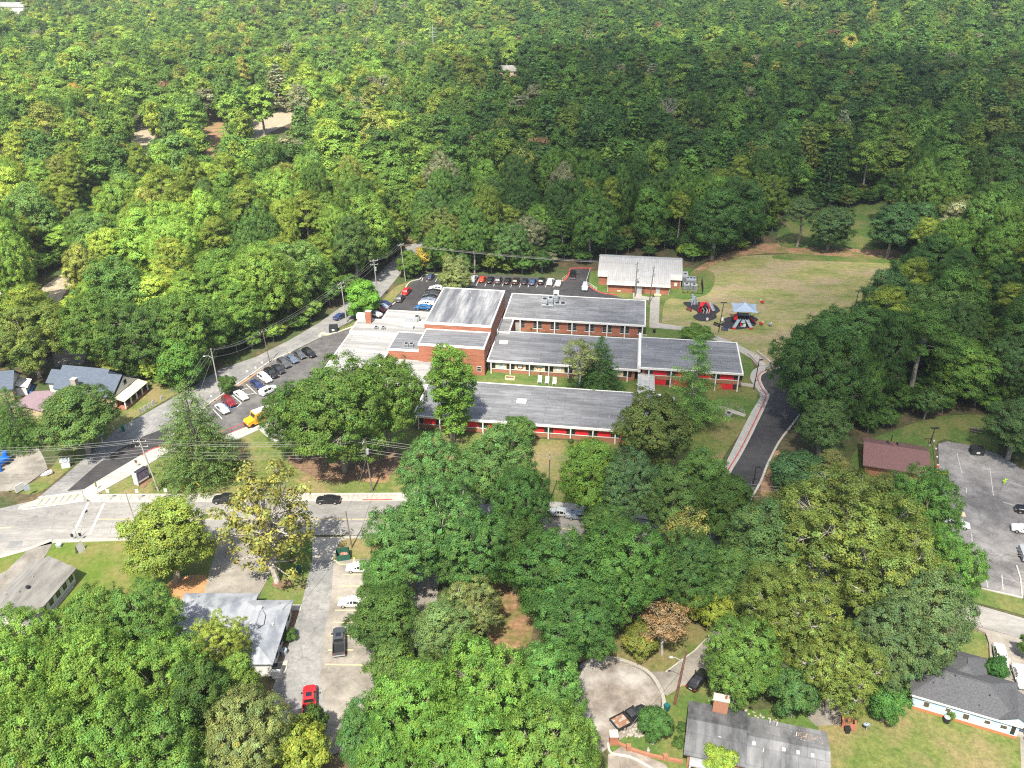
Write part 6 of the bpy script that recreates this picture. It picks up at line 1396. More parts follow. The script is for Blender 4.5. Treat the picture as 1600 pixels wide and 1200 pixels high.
# ------------------------------------------------------------------ utility poles, lamps and wires
POLE = {}
def upole(key, u, v, h, label, m=WOODP, arms=1, lean=(0, 0), az=0., trans=False, lamp=None, r=.16):
    x, y = G(u, v); p = thing('utility_pole', label, 'pole', (x, y, 0), 0, 'utility poles'); t = (lean[0], lean[1], h)
    MB().tube([(0, 0, -.5), t], [r * 1.15, r * .7], 9).build('shaft', m, p)
    at = {}
    for k in range(arms):
        z = h - .45 - 1.15 * k; f = z / h; c = (lean[0] * f, lean[1] * f); d = (math.cos(az), math.sin(az))
        a = MB().tube([(c[0] - d[0] * 1.2, c[1] - d[1] * 1.2, z), (c[0] + d[0] * 1.2, c[1] + d[1] * 1.2, z)], .07, 4).build('crossarm', m, p)
        for s in (-1.1, -.4, 1.1): MB().cyl(c[0] + d[0] * s, c[1] + d[1] * s, z + .05, z + .32, .07, .05, 6).build('insulator', INSUL, a)
    if trans: MB().cyl(lean[0] * .75 + .35, lean[1] * .75 - .25, h * .74, h * .74 + 1.1, .28, n=10).build('transformer', STEEL, p)
    if lamp:
        MB().tube([(lean[0] * .8, lean[1] * .8, h * .8), (lamp[0] * .5, lamp[1] * .5, h * .8 + .5), (lamp[0], lamp[1], h * .8 + .4)], .05, 5).build('lamp_arm', STEEL, p); MB().dome(lamp[0], lamp[1], h * .8 + .3, .3, .2, .15, 8, 2).build('lamp_head', INSUL, p)
    POLE[key] = (x, y, lean, h); return p
upole('A', 248.5, 768, 12, 'leaning grey pole with low crossarm on the corner lawn by the road', GREYP, 2, (-1.6, .2), R(5))
upole('B', 582, 768, 12.2, 'dark wooden pole with transformer on the lawn before the big oak', WOODP, 1, (-.7, 0), R(80), True)
upole('C', 857, 790, 11.8, 'slim dark brown pole between the middle trees beside the silver sedan', WOODP, 1, (0, 0), R(85), r=.14)
upole('D', 344, 617, 12.3, 'grey street pole with curved lamp arm near the small dark evergreen', GREYP, 0, (-.2, 0), 0, False, (-2.2, .3))
upole('E', 422, 567, 9.2, 'thin brown pole on the strip above the staff car park', WOODP, 1, (-.7, 0), R(60), r=.12)
upole('F', 542, 504, 12.2, 'grey pole with crossarm and long side bracket behind the blue driving car', GREYP, 2, (-.6, 0), R(55), False)
upole('G', 591, 470, 13, 'grey pole with transformer beside the bright green oval tree', GREYP, 2, (-.4, 0), R(20), True)
upole('H', 634, 440, 12.5, 'thin pole at the lawn corner of the far car park', GREYP, 1, (-.9, 0), R(50), r=.13)
upole('I', 992, 464, 11., 'dark pole with transformer in front of the annex doors, left of two', WOODP, 1, (0, 0), R(45), True)
upole('J', 1014, 476, 12., 'dark pole with drums in front of the annex, right of two', WOODP, 1, (.6, 0), R(45), True)
upole('K', 1053.5, 1101, 10.6, 'reddish brown pole with street lamp at the cul-de-sac', mat('red_wood', (.13, .06, .04), (.19, .1, .07), 2., .9), 0, (.75, 0), 0, False, (-1.1, .6), r=.2)
upole('L', 550, 856, 8.2, 'short dark pole on the grass beside the green dumpster', WOODP, 0, (-.4, 0), r=.13)
upole('M', 9, 478, 10.8, 'tall pale concrete pole at the left edge of the woods', mat('pale_pole', (.6, .58, .54), None), 2, (-.9, 0), R(30), r=.2)
upole('N', 573, 500, 9.5, 'black slender pole just behind the school chimney', DARK, 0, (-.3, 0), r=.1)
upole('O', 210, 812, 6.5, 'short grey pole behind the yellow green tree at the roadside', GREYP, 0, (-.4, 0), r=.13)
upole('Q', 284, 640, 6.0, 'short grey stub pole between street and big cedar', GREYP, 0, (-.2, 0), r=.1)
t = thing('pylon', 'grey power pylon pole rising from the woods at the top', 'pylon', (*G(678, 97), hill(*G(678, 97))), 0); MB().tube([(0, 0, 0), (0, 0, 36)], [.45, .25], 7).build('shaft', STEEL, t)
for z in (28, 31, 34): MB().tube([(-3, 0, z), (3, 0, z)], .12, 4).build('crossarm', STEEL, t)
def wire(a, b, sag, label, grp, r=.028):
    P = []
    for i in range(13):
        f = i / 12; P.append(tuple(a[k] + (b[k] - a[k]) * f - (sag * 4 * f * (1 - f) if k == 2 else 0) for k in range(3)))
    tag(MB().tube(P, r, 4).build('power_line', WIRE), label, 'wire', grp)
def tip(k, dz=0., off=(0, 0)):
    x, y, l, h = POLE[k]; f = (h - dz) / h; return (x + l[0] * f + off[0], y + l[1] * f + off[1], h - dz)
def span(a, b, n, label, grp, dz=(.1, .35, .4, 2.2, 2.9, 3.6), spread=1.0, sag=.9):
    pa = tip(a) if isinstance(a, str) else a; pb = tip(b) if isinstance(b, str) else b
    d = Vector((pb[0] - pa[0], pb[1] - pa[1])).normalized(); nn = (-d.y, d.x)
    for i in range(n):
        o = ((i % 3) - 1) * spread if i < 3 else 0
        A = tip(a, dz[i], (nn[0] * o, nn[1] * o)) if isinstance(a, str) else (a[0] + nn[0] * o, a[1] + nn[1] * o, a[2] - dz[i])
        B = tip(b, dz[i], (nn[0] * o, nn[1] * o)) if isinstance(b, str) else (b[0] + nn[0] * o, b[1] + nn[1] * o, b[2] - dz[i])
        wire(A, B, sag, ('top outer ', 'top middle ', 'top inner ', 'fourth ', 'fifth ', 'lowest ')[i] + label, grp)
off = lambda u, v, h: (*G(u, v), h)
span('A', 'B', 6, 'wire between the leaning pole and the transformer pole', 'wires over the school lawn')
span(off(-90, 782, 12), 'A', 6, 'wire from the left edge to the leaning pole', 'wires over the street junction')
span('B', 'C', 5, 'wire between the transformer pole and the slim brown pole', 'wires over the middle trees')
span('C', off(1230, 850, 12), 5, 'wire from the slim brown pole into the trees', 'wires right of the brown pole')
span(off(1230, 850, 12), off(1700, 985, 12), 4, 'wire over the lower edge of the stained parking lot', 'wires at the stained lot')
span('A', 'D', 3, 'wire up the side street from the leaning pole past the big cedar', 'wires beside the big cedar')
span('D', 'E', 4, 'wire between the lamp pole and the thin brown pole', 'wires along the staff car park')
span('E', 'F', 4, 'wire along the side street above the school entrance', 'wires above the school entrance')
span('F', 'G', 4, 'wire between crossarm poles at the bright oval tree', 'wires at the oval tree')
span('G', 'H', 3, 'wire over the lawn strip of the far car park', 'wires at the far car park')
span('H', 'I', 3, 'wire over the far row of cars towards the annex', 'wires over the far row of cars')
span('I', 'J', 2, 'wire between the two dark annex poles', 'wires at the annex', dz=(1., 3.))
span(off(-140, 400, 14), off(330, 215, 16), 2, 'wire crossing above the sunlit woods at left', 'wires over the left woods', dz=(0, 2.))
wire(tip('B', 4), tip('L', .3), .8, 'service wire from transformer pole to short pole', None); wire(tip('L', .5), (*G(440, 985), 3.4), .8, 'service wire from the short pole down to the hip roofed office', None)
wire(tip('K', .3), (*G(985, 1150), 2.2), .3, 'guy wire from the cul-de-sac pole towards the rockery', None); wire(tip('D', 2), (*G(303, 640), .2), 0, 'guy wire from the lamp pole down to the street', None)
for u, v, l in ((325, 767, 'longer'), (295, 767, 'shorter')):
    q = (*G(u, v), .1); a = tip('A', 2.2 if l == 'longer' else 4.)
    gw_ = thing('guy_wire', l + ' guy wire with yellow sleeve on the corner lawn', 'guy wire', q); d = Vector(a) - Vector(q)
    MB().tube([(0, 0, 0), tuple(d)], .03, 4).build('cable', WIRE, gw_); MB().tube([tuple(d * .01), tuple(d * .22)], .075 if l == 'longer' else .05, 6).build('sleeve', YELLOWP, gw_)
def lamp_post(u, v, h, label, arm=(0, 0), heads=1):
    x, y = G(u, v); p = thing('lamp_post', label, 'lamp post', (x, y, 0), 0, 'black lamp posts'); MB().tube([(0, 0, 0), (arm[0], arm[1], h)], [.13, .09], 8).build('shaft', DARK, p); MB().cyl(0, 0, .0, .5, .22, n=8).build('base', CONC, p)
    for s in ((-1, 1) if heads == 2 else (1,)): MB().box(arm[0] + s * .1, arm[0] + s * .85, arm[1] - .2, arm[1] + .2, h - .08, h + .1).build('lamp_head', DARK, p)
lamp_post(1122, 522, 9.3, 'black twin headed lamp post between the two playground mats', (.5, 0), 2)
lamp_post(1177, 612, 8.6, 'black lamp post at the curve of the bus loop pavement', (.3, 0))
lamp_post(1176, 764, 5.2, 'short black lamp post at the lower right kerb of the bus loop', (0, 0))
lamp_post(1336, 482, 5.5, 'black lamp post at the edge of the playing field by dark trees', (0, 0), 2)
lamp_post(1576, 770, 5., 'lamp post near the lime figure on the stained lot', (0, 0)) if False else None
lamp_post(1452, 697, 4.5, 'black lamp post at the wire fence behind the brown roof', (.2, 0), 2)

# ------------------------------------------------------------------ playground
m1 = [(1067.5, 474), (1072, 472), (1094, 472.5), (1115, 476), (1125, 485), (1118.5, 491), (1120, 496), (1110, 501), (1095, 502), (1085, 498), (1083.5, 494), (1089, 491), (1088.5, 487), (1073.5, 479)]
m2 = [(1126, 508.5), (1127.5, 505.5), (1133, 502.5), (1130, 499.5), (1137.5, 496), (1152.5, 494), (1172.5, 494), (1182.5, 497.5), (1184.5, 500), (1180, 504), (1181, 507.5), (1171, 512), (1152.5, 515), (1139, 513.5)]
for p, l in ((m1, 'black wavy rubber mat under the red climber'), (m2, 'black wavy rubber mat under the shaded play tower')):
    structure('rubber_mat', MB().prism(GP(spline(p, 4, True)), .0, .10), MATBLK)
x, y = G(1101, 487); t = thing('red_climber', 'red arched climbing frame with grey slide on the left rubber mat', 'climbing frame', (x, y, .1), R(-8))
for k in range(7):
    a = k * .26 - .8; m = MB(); m.tube([(math.cos(f) * 1.9 * math.cos(a) * .8, math.sin(a) * 2.0 * math.cos(f), 2.9 * math.sin(f)) for f in np.linspace(0, math.pi, 11)], .09, 6); m.build('arch', PLAYRED, t)
m = MB(); m.add([(-1.5, -1.4, 2.0), (-.9, -1.7, 2.2), (-.4, 1.2, 2.5), (-1.4, 1.2, 2.2), (-2.0, -1.6, .2), (-1.9, 1.2, .2)], [(0, 1, 2, 3), (4, 0, 3, 5)]); m.build('climbing_panel', PLAYRED, t)
m = MB(); m.add([(.9, .9, 2.5), (1.7, .9, 2.5), (2.9, .2, .2), (2.1, .1, .2), (.9, .9, 2.6), (1.7, .9, 2.6)], [(0, 1, 2, 3)]); m.tube([(.9, .9, 2.6), (2.1, .1, .35)], .1, 5); m.tube([(1.7, .9, 2.6), (2.9, .2, .35)], .1, 5); m.build('slide', PLAYGREY, t)
for a, b in ((-.6, -1.9), (.4, -2.1), (1., -1.6), (.3, -1.2)): MB().tube([(a, b, .1), (a + .3, b + .4, .9), (a - .2, b + .8, 1.5)], .06, 5).build('rung', SIDEW, t)
MB().box(-.9, .9, -.8, .8, 1.3, 1.42).build('platform', DARK, t)
x, y = G(1083, 475); t = thing('net_climber', 'pale blue grey stacked climbing blocks at the far tip of the left mat', 'climbing frame', (x, y, .1), .3)
for k, (a, b, z, s) in enumerate(((0, 0, 0, 1.1), (.5, .3, .75, .9), (-.5, -.2, .75, .85), (.1, .1, 1.5, .75), (-.2, .5, 2.1, .5))): MB().box(a - s * .7, a + s * .7, b - s * .6, b + s * .6, z, z + .7, rz=.3 * k).build('block', PLAYGREY, t)
for k in range(3): MB().tube([(-1 + k, -.9, 0), (-.6 + k * .6, -.7, 2.2)], .06, 5).build('pole', SIDEW, t)
x, y = G(1160, 505); t = thing('play_tower', 'play tower with grey slides under a pale blue pyramid sunshade', 'play tower', (x, y, .1), R(-8))
hx, hy, zt, za = 3.6, 3.3, 4.6, 6.3
m = MB(); cr4 = [(-hx, -hy, zt), (hx, -hy, zt), (hx, hy, zt), (-hx, hy, zt)]
for i in range(4):
    a, b = Vector(cr4[i]), Vector(cr4[(i + 1) % 4]); ap = Vector((0, 0, za)); g = []
    N_ = 6
    for s in range(N_ + 1):
        for q in range(N_ + 1):
            f = s / N_; w_ = q / N_; p = (a + (b - a) * w_) * (1 - f) + ap * f; mid = Vector(((a + b) / 2)); p = p + (Vector((0, 0, p.z)) - p) * (.13 * (4 * w_ * (1 - w_)) * (1 - f)) + Vector((0, 0, -.35 * math.sin(f * math.pi))); g.append(tuple(p))
    m.add(g, [(s * 7 + q, s * 7 + q + 1, (s + 1) * 7 + q + 1, (s + 1) * 7 + q) for s in range(6) for q in range(6)])
m.build('sunshade', CANOPYF, t)
for sx in (-1, 1):
    for sy in (-1, 1): MB().tube([(sx * 1.7, sy * 1.5, 0), (sx * 1.7, sy * 1.5, 4.2), (sx * hx, sy * hy, zt)], .08, 6).build('post', DARK, t)
MB().box(-1.7, 1.7, -1.5, 1.5, 1.5, 1.62).build('platform', DARK, t); MB().box(-1.7, 1.7, 1.4, 1.5, 1.62, 2.5).build('barrier', PLAYGREY, t)
for k, (a, b, c, d) in enumerate(((-1.2, -1.5, -2.7, -4.2), (.9, -1.5, 2.0, -3.6))):
    m = MB(); m.add([(a - .4, b, 1.6), (a + .4, b, 1.6), (c + .4, d, .2), (c - .4, d, .2)], [(0, 1, 2, 3)])
    for s in (-.4, .4): m.tube([(a + s, b, 1.75), (c + s, d, .35)], .11, 5)
    m.build('slide', PLAYGREY, t); MB().box(c - .5, c + .5, d - .5, d, .05, .3).build('slide_end', PLAYRED, t)
MB().tube([(-.1, -2.3, 0), (-.2, -2.2, .9), (0, -1.6, 1.5)], [.9, .75, .5], 8).build('climbing_dome', PLAYGREY, t)
MB().cyl(-2.2, -1.2, 1.6, 2.9, .62, .55, 10).build('turret', PLAYRED, t); MB().box(-2.0, -.6, 1.1, 1.3, 3.0, 3.6).build('panel', PLAYRED, t)
MB().tube([(1.8, .3, 1.6), (2.6, .3, 1.0), (3.4, .2, .3)], .28, 7).build('tube_slide', PLAYRED, t); MB().box(-.9, -.5, -2.6, -2.2, .1, .9).build('step', PLAYRED, t)
def spring(u, v, label, c):
    x, y = G(u, v); t = thing('spring_rider', label, 'play equipment', (x, y, 0), random.uniform(0, 6)); MB().cyl(0, 0, 0, .45, .14, n=8).build('spring', DARK, t)
    MB().box(-.55, .55, -.16, .16, .45, .95).build('body', c, t); MB().box(.35, .55, -.14, .14, .95, 1.35).build('head', SIDEW, t); MB().tube([(.2, -.35, 1.05), (.2, .35, 1.05)], .04, 5).build('handle', SIDEW, t)
spring(1190.5, 474.5, 'red and white rider toy alone behind the sunshade', PLAYRED); spring(1189, 508.5, 'red rider toy right of the tower mat', PLAYRED); spring(1202.5, 510, 'grey rider toy farthest right of the tower mat', PLAYGREY)
x, y = G(1104.5, 504); t = thing('play_sign', 'small white sign on a post at the near edge of the left mat', 'sign', (x, y, 0)); MB().cyl(0, 0, 0, 1.5, .05).build('post', STEEL, t); MB().box(-.3, .3, -.08, -.03, .7, 1.5).build('plate', SIDEW, t)
x, y = G(1162.5, 513.5); t = thing('play_sign', 'small white sign on a post at the near edge of the tower mat', 'sign', (x, y, .1)); MB().cyl(0, 0, 0, 1.4, .05).build('post', STEEL, t); MB().box(-.35, .35, -.08, -.03, .5, 1.4).build('plate', SIDEW, t)
x, y = G(1128.5, 502); t = thing('hanging_bell', 'white bell shaped bin on a dark post by the lamp post', 'bin', (x, y, 0)); MB().cyl(0, 0, 0, 1.9, .06).build('post', DARK, t); MB().cyl(0, 0, .3, 1.3, .42, .2, 10).build('bell', SIDEW, t)
def bench(name, u, v, label, m, rz, L=1.9, table=False, cat='bench'):
    x, y = G(u, v); t = thing(name, label, cat, (x, y, .03), rz)
    if table:
        for k in range(4): MB().box(-L / 2, L / 2, -.36 + .185 * k, -.2 + .185 * k, .72, .77).build('plank', m, t)
        for s in (-1, 1): MB().box(-L / 2, L / 2, s * .75 - .13, s * .75 + .13, .42, .47).build('seat', m, t)
        for s in (-1, 1): MB().box(s * L * .35 - .05, s * L * .35 + .05, -.8, .8, .34, .41).build('brace', m, t); MB().box(s * L * .35 - .05, s * L * .35 + .05, -.3, .3, 0, .72).build('leg', m, t)
    else:
        MB().box(-L / 2, L / 2, -.22, .22, .42, .47).build('seat', m, t); MB().box(-L / 2, L / 2, .2, .26, .55, .95).build('backrest', m, t)
        for s in (-1, 1): MB().box(s * L * .4 - .04, s * L * .4 + .04, -.2, .26, 0, .55).build('leg', DARK, t)
bench('park_bench', 1076, 486, 'dark red bench beside the left rubber mat', mat('bench_red', (.2, .03, .02), None), R(-50)); bench('park_bench', 1119, 509.5, 'dark bench between path and lamp post', DARK, R(-45)); bench('park_bench', 1132, 517, 'navy bench right of the lamp post', mat('bench_navy', (.03, .04, .13), None), R(-15))
bench('picnic_table', 1526, 675, 'weathered picnic table on the small meadow', BOARDS, R(-28), 2.6, True, 'picnic table'); bench('picnic_table', 1551, 681, 'pale picnic table at the dark tree edge of the meadow', STONE, R(-28), 1.5, True, 'picnic table')

# ------------------------------------------------------------------ bins, signs and other small things
def dumpster(u, v, rz, L, w, h, m, label, lid=True):
    x, y = G(u, v); t = thing('dumpster', label, 'dumpster', (x, y, .11), rz); a = MB()
    a.add([(-L / 2, -w / 2, 0), (L / 2, -w / 2, 0), (L / 2, w / 2, 0), (-L / 2, w / 2, 0), (-L / 2, -w / 2 - .12, h * .8), (L / 2, -w / 2 - .12, h * .8), (L / 2, w / 2, h), (-L / 2, w / 2, h)], [(3, 2, 1, 0), (0, 1, 5, 4), (1, 2, 6, 5), (2, 3, 7, 6), (3, 0, 4, 7)])
    a.add([(-L / 2 + .08, -w / 2 + .02, .1), (L / 2 - .08, -w / 2 + .02, .1), (L / 2 - .08, w / 2 - .08, .1), (-L / 2 + .08, w / 2 - .08, .1), (-L / 2 + .08, -w / 2 - .04, h * .8), (L / 2 - .08, -w / 2 - .04, h * .8), (L / 2 - .08, w / 2 - .08, h), (-L / 2 + .08, w / 2 - .08, h)], [(0, 1, 2, 3), (4, 5, 1, 0), (5, 6, 2, 1), (6, 7, 3, 2), (7, 4, 0, 3)]); a.build('body', m, t)
    for s in (-1, 1): MB().box(s * L / 2 - .04 + s * .06, s * L / 2 + .04 + s * .06, -.5, .3, h * .5, h * .62).build('lift_pocket', m, t)
    if lid: MB().add([(-L / 2, -w / 2 - .14, h * .8 + .03), (L / 2, -w / 2 - .14, h * .8 + .03), (L / 2, w / 2, h + .03), (-L / 2, w / 2, h + .03)], [(0, 1, 2, 3)]).build('lid', DARK, t); MB().box(-.35, .35, -w / 2 - .14, -w / 2 - .09, h * .3, h * .6).build('label_plate', SIDEW, t)
    else:
        r_ = random.Random(2); m_ = MB()
        for k in range(9): m_.box(r_.uniform(-.8, .5), r_.uniform(.0, .8), r_.uniform(-.6, 0), r_.uniform(0, .5), .2, r_.uniform(.5, .9), rz=r_.uniform(0, 3))
        m_.build('rubbish', mat('rubbish_red', (.3, .08, .05), (.4, .35, .3), 1.5), t)
dumpster(536.5, 872, R(14), 2.3, 1.7, 1.6, DUMPG, 'open dark green dumpster at the corner of the near car park', False)
dumpster(521.5, 518, R(5), 2.3, 1.8, 1.7, DUMPK, 'dark closed dumpster on the kerb island by the side street')
dumpster(1525, 709, R(-8), 2.6, 1.7, 1.5, DUMPK, 'dark dumpster with white plate at the back of the stained lot')
def bin_(u, v, m, label, h=1.05, rz=0.):
    x, y = G(u, v); t = thing('wheelie_bin', label, 'bin', (x, y, .03), rz); MB().add([(-.26, -.26, 0), (.26, -.26, 0), (.26, .26, 0), (-.26, .26, 0), (-.34, -.34, h), (.34, -.34, h), (.34, .34, h), (-.34, .34, h)], [(3, 2, 1, 0), (0, 1, 5, 4), (1, 2, 6, 5), (2, 3, 7, 6), (3, 0, 4, 7)]).build('body', m, t)
    MB().box(-.37, .37, -.37, .4, h, h + .09).build('lid', m, t)
    for s in (-1, 1): put('wheel', MB().tube([(-.04, 0, 0), (.04, 0, 0)], .13, 8).mesh('wheel', RUBBER), t, (s * .28, .3, .13))
bin_(193, 674, BING, 'bright green wheelie bin at the street corner', 1.3, .4); bin_(1041.5, 1110.5, mat('teal_bin', (.01, .1, .10), None), 'teal bin on the verge beside the round tree', 1.1, .6); bin_(1022, 520, DARK, 'small black bin on the lawn behind the rear wing', .9)
bin_(468, 895, mat('teal_dark', (.02, .07, .08), None), 'dark teal utility box standing on the lawn by the access drive', 1.2); bin_(1323, 1145, DARK, 'black bin beside the brick planter', .9)
t = thing('mulch_pile', 'red brown stump on the lawn right of the sycamore', 'stump', (*G(456, 877), 0)); MB().cyl(0, 0, 0, .45, .55, .42, 9).build('stump', mat('red_wood_chip', (.22, .06, .03), None), t)
x, y = G(223, 753); t = thing('marquee_sign', 'boxy dark message sign with pale frame on the corner lawn', 'sign', (x, y, .0), R(62))
MB().box(-1.5, 1.5, -.55, .55, .5, 2.9).build('cabinet', mat('sign_dark', (.035, .03, .045), None), t); MB().box(-1.55, -1.35, -.62, .62, .2, 3.0).build('frame', SIDEW, t); MB().box(-1.3, 1.45, -.585, -.555, 1.0, 2.6).build('message_panel', mat('sign_panel', (.10, .08, .13), (.2, .16, .25), 2.), t); MB().box(-1.4, 1.4, -.5, .5, 0, .5).build('plinth', SILLB, t); MB().box(-1.2, 1.2, -.6, -.56, .62, .95).build('letter_strip', SIDEW, t)
sheet('mulch_patch', [(214, 755), (232, 744), (237, 750), (224, 764)], .085, MULCH)
def sign(u, v, h, label, w=.6, ph=.75, m=SIDEW, rz=0., post=STEEL, zc=None):
    x, y = G(u, v); t = thing('road_sign', label, 'sign', (x, y, .1), rz); MB().cyl(0, 0, 0, h, .045, n=6).build('post', post, t); z = h if zc is None else zc; MB().box(-w / 2, w / 2, -.075, -.045, z - ph, z).build('plate', m, t)
sign(172, 782, 2.6, 'white sign on a post, leftmost on the roadside pavement'); sign(217.5, 782, 2.6, 'white sign on a post below the message sign'); sign(262, 781, 2.6, 'white sign on a post right of the leaning pole')
sign(152, 765, 1.8, 'narrow dark olive sign post at the corner pavement', .3, 1.2, mat('olive_sign', (.12, .12, .03), None)); sign(155, 774, 1.0, 'short post at the lawn tip', .3, .5, STONE)
sign(214.5, 730, 1.7, 'small post box like bollard beside the ramp pavement', .5, .7, mat('bronze', (.12, .07, .02), None)); sign(160, 786, 1.3, 'thin marker post at the kerb beside the drain', .2, .5, STEEL)
for i, (u, v) in enumerate(((332, 630), (388, 591), (401, 585), (411, 577))): sign(u, v, 2.1, 'white topped post, ' + ('lowest', 'second', 'third', 'fourth')[i] + ' along the planting strip', .45, .5)
for i, (u, v) in enumerate(((427, 566), (433, 563), (438.5, 560), (444, 557.5), (449, 555), (455, 552))): 
    t = thing('bollard', ('first', 'second', 'third', 'fourth', 'fifth', 'last')[i] + ' short post going up the planting strip', 'bollard', (*G(u, v), .08), 0, 'short posts along the planting strip'); MB().cyl(0, 0, 0, 1.0, .07, n=6).build('shaft', SIDEW if i in (2, 3) else BOARDS, t); MB().cyl(0, 0, 1., 1.06, .09, n=6).build('cap', KERB, t)
sign(46, 775, 2.6, 'pale green backed sign leaning at the gravel yard exit', 1.0, 1.3, PLAYGREY, .5); x, y = G(33, 769); t = thing('board_sign', 'square white board sign on the corner grass', 'sign', (x, y, .02), R(60)); MB().box(-.9, .9, -.06, .06, .3, 1.9).build('board', SIDEW, t); [MB().cyl(s * .7, .1, 0, 1.7, .06, n=5).build('post', DARK, t) for s in (-1, 1)]
x, y = G(126, 862); t = thing('board_sign', 'folded white sandwich board on the bright lawn', 'sign', (x, y, .02), R(78)); MB().add([(-.8, -.45, 0), (.8, -.45, 0), (.8, 0, 1.9), (-.8, 0, 1.9)], [(0, 1, 2, 3)]).build('board', SIDEW, t); MB().add([(-.8, .45, 0), (.8, .45, 0), (.8, .05, 1.9), (-.8, .05, 1.9)], [(3, 2, 1, 0)]).build('board', SIDEW, t)
x, y = G(93, 854); t = thing('utility_box', 'small grey box with dark side on the bright lawn', 'box', (x, y, .02), 0); MB().box(-.42, .42, -.35, .35, 0, .55).build('body', STEEL, t); MB().box(-.45, .45, -.38, .38, .55, .62).build('lid', SIDEB, t)
x, y = G(121.5, 844); t = thing('crossing_signal', 'signal post with dark paddles at the near kerb', 'sign', (x, y, .1)); MB().cyl(0, 0, 0, 3.4, .06, n=6).build('post', STEEL, t)
for s, z in ((-.8, 1.), (.7, 1.2)): MB().box(s - .22, s + .22, -.1, .05, z - .3, z + .35).build('paddle', DARK, t); MB().cyl(s, 0, 0, z - .3, .04, n=5).build('leg', STEEL, t)
x, y = G(72, 742); t = thing('rubble_heap', 'heap of white broken slabs on the corner grass', 'rubble', (x, y, .02))
for k in range(7): MB().box(-.9 + .2 * k, -.2 + .22 * k, -.5, .3 + .05 * k, .05 * k, .12 + .12 * k, rz=.4 * k).build('slab', SIDEW, t)
x, y = G(104, 729); t = thing('small_shed', 'tiny white kiosk beside the grey green tree at the street', 'shed', (x, y, .02), R(20)); MB().box(-.8, .8, -.6, .6, 0, 1.5).build('wall', SIDEW, t); MB().add([(-.95, -.75, 1.5), (.95, -.75, 1.5), (.95, 0, 2.1), (-.95, 0, 2.1), (.95, .75, 1.5), (-.95, .75, 1.5)], [(0, 1, 2, 3), (3, 2, 4, 5)]).build('roof', PLAYGREY, t)
x, y = G(4, 727); t = thing('blue_trailer', 'blue machine with wheels at the left edge of the gravel yard', 'trailer', (x, y, .1), R(65)); MB().box(-2.6, 1.4, -.9, .9, .6, 1.5).build('body', BLUEPL, t); MB().cyl(1.2, 0, 1.5, 2.6, .5, n=10).build('drum', BLUEPL, t); MB().tube([(1.4, 0, .7), (3., 0, .5)], .08, 5).build('tow_bar', DARK, t)
for a in (-1.6, .6):
    for s in (-1, 1): put('wheel', MB().tube([(0, -.1, 0), (0, .1, 0)], .45, 12).mesh('wheel', RUBBER), t, (a, s * 1.0, .45))
x, y = G(1, 737); t = thing('blue_drum', 'blue plastic drum at the left edge of the gravel yard', 'drum', (x, y, .1)); MB().cyl(0, 0, 0, 1., .45, n=12).build('body', BLUEPL, t); MB().cyl(0, 0, 1., 1.05, .4, n=12).build('lid', NAVYM := mat('navy_lid', (.01, .03, .2), None), t)
x, y = G(1471, 741); t = thing('yellow_slide', 'bright yellow plastic slide lying by the wire fence', 'toy', (x, y, .12), R(-15)); MB().add([(-.95, -.35, .35), (.95, -.35, .15), (.95, .35, .15), (-.95, .35, .35), (-.95, -.35, .2), (.95, -.35, .05), (.95, .35, .05), (-.95, .35, .2)], [(0, 1, 2, 3), (7, 6, 5, 4), (0, 4, 5, 1), (2, 6, 7, 3), (0, 3, 7, 4), (1, 5, 6, 2)]).build('chute', YELLOWP, t); [MB().cyl(-.7, s * .3, 0, .3, .05, n=5).build('leg', DARK, t) for s in (-1, 1)]
x, y = G(1463, 735); t = thing('traffic_barrel', 'orange barrel at the wire fence beside the yellow slide', 'barrel', (x, y, .1)); MB().cyl(0, 0, 0, 1.1, .33, .25, 10).build('body', mat('orange_plastic', (.55, .10, .02), None), t); MB().cyl(0, 0, .45, .6, .31, .30, 10).build('band', SIDEW, t)
x, y = G(1568.5, 757); t = thing('caution_figure', 'lime yellow child shaped caution figure on the stained lot', 'sign', (x, y, .1), R(10)); MB().box(-.28, .28, -.06, .06, .0, .06).build('base', DARK, t); MB().prism([(-.2, -.05), (.2, -.05), (.2, .05), (-.2, .05)], .5, 1.1).build('torso', LIMEP, t); MB().dome(0, 0, 1.12, .17, .12, .3, 8, 3).build('head', LIMEP, t)
for s in (-1, 1): MB().tube([(s * .1, 0, .06), (s * .12, 0, .5)], .07, 5).build('leg', LIMEP, t); MB().tube([(s * .18, 0, 1.), (s * .48, 0, .75 + .4 * (s > 0))], .06, 5).build('arm', LIMEP, t)
x, y = G(1500, 804); t = thing('sand_board', 'flat tan board lying at the tree edge of the stained lot', 'board', (x, y, .11), R(-15)); MB().box(-.9, .9, -.7, .7, 0, .06).build('board', BEIGE, t); MB().box(-.5, .3, -.2, .0, .06, .12).build('batten', SILLB, t)
x, y = G(1602, 872); t = thing('dark_trailer', 'dark covered trailer at the right edge of the stained lot', 'trailer', (x, y, .1), R(75)); MB().box(-1.8, 1.8, -1., 1., .5, 1.5).build('cover', GREYD, t)
for s in (-1, 1): put('wheel', MB().tube([(0, -.1, 0), (0, .1, 0)], .35, 10).mesh('wheel', RUBBER), t, (0, s * 1.1, .35))
x, y = G(1325, 1133); t = thing('brick_planter', 'open square brick fire pit at the patio corner', 'planter', (x, y, 0), R(-18))
for a in ((-.95, .95, -.9, -.65), (-.95, .95, .65, .9), (-.95, -.7, -.65, .65), (.7, .95, -.65, .65)): MB().box(*a, 0, 1.1).build('side', BRICK, t)
sheet('patio', [(1265, 1110), (1295, 1090), (1330, 1105), (1318, 1132), (1275, 1135), (1262, 1122)], .08, STAINLOT)
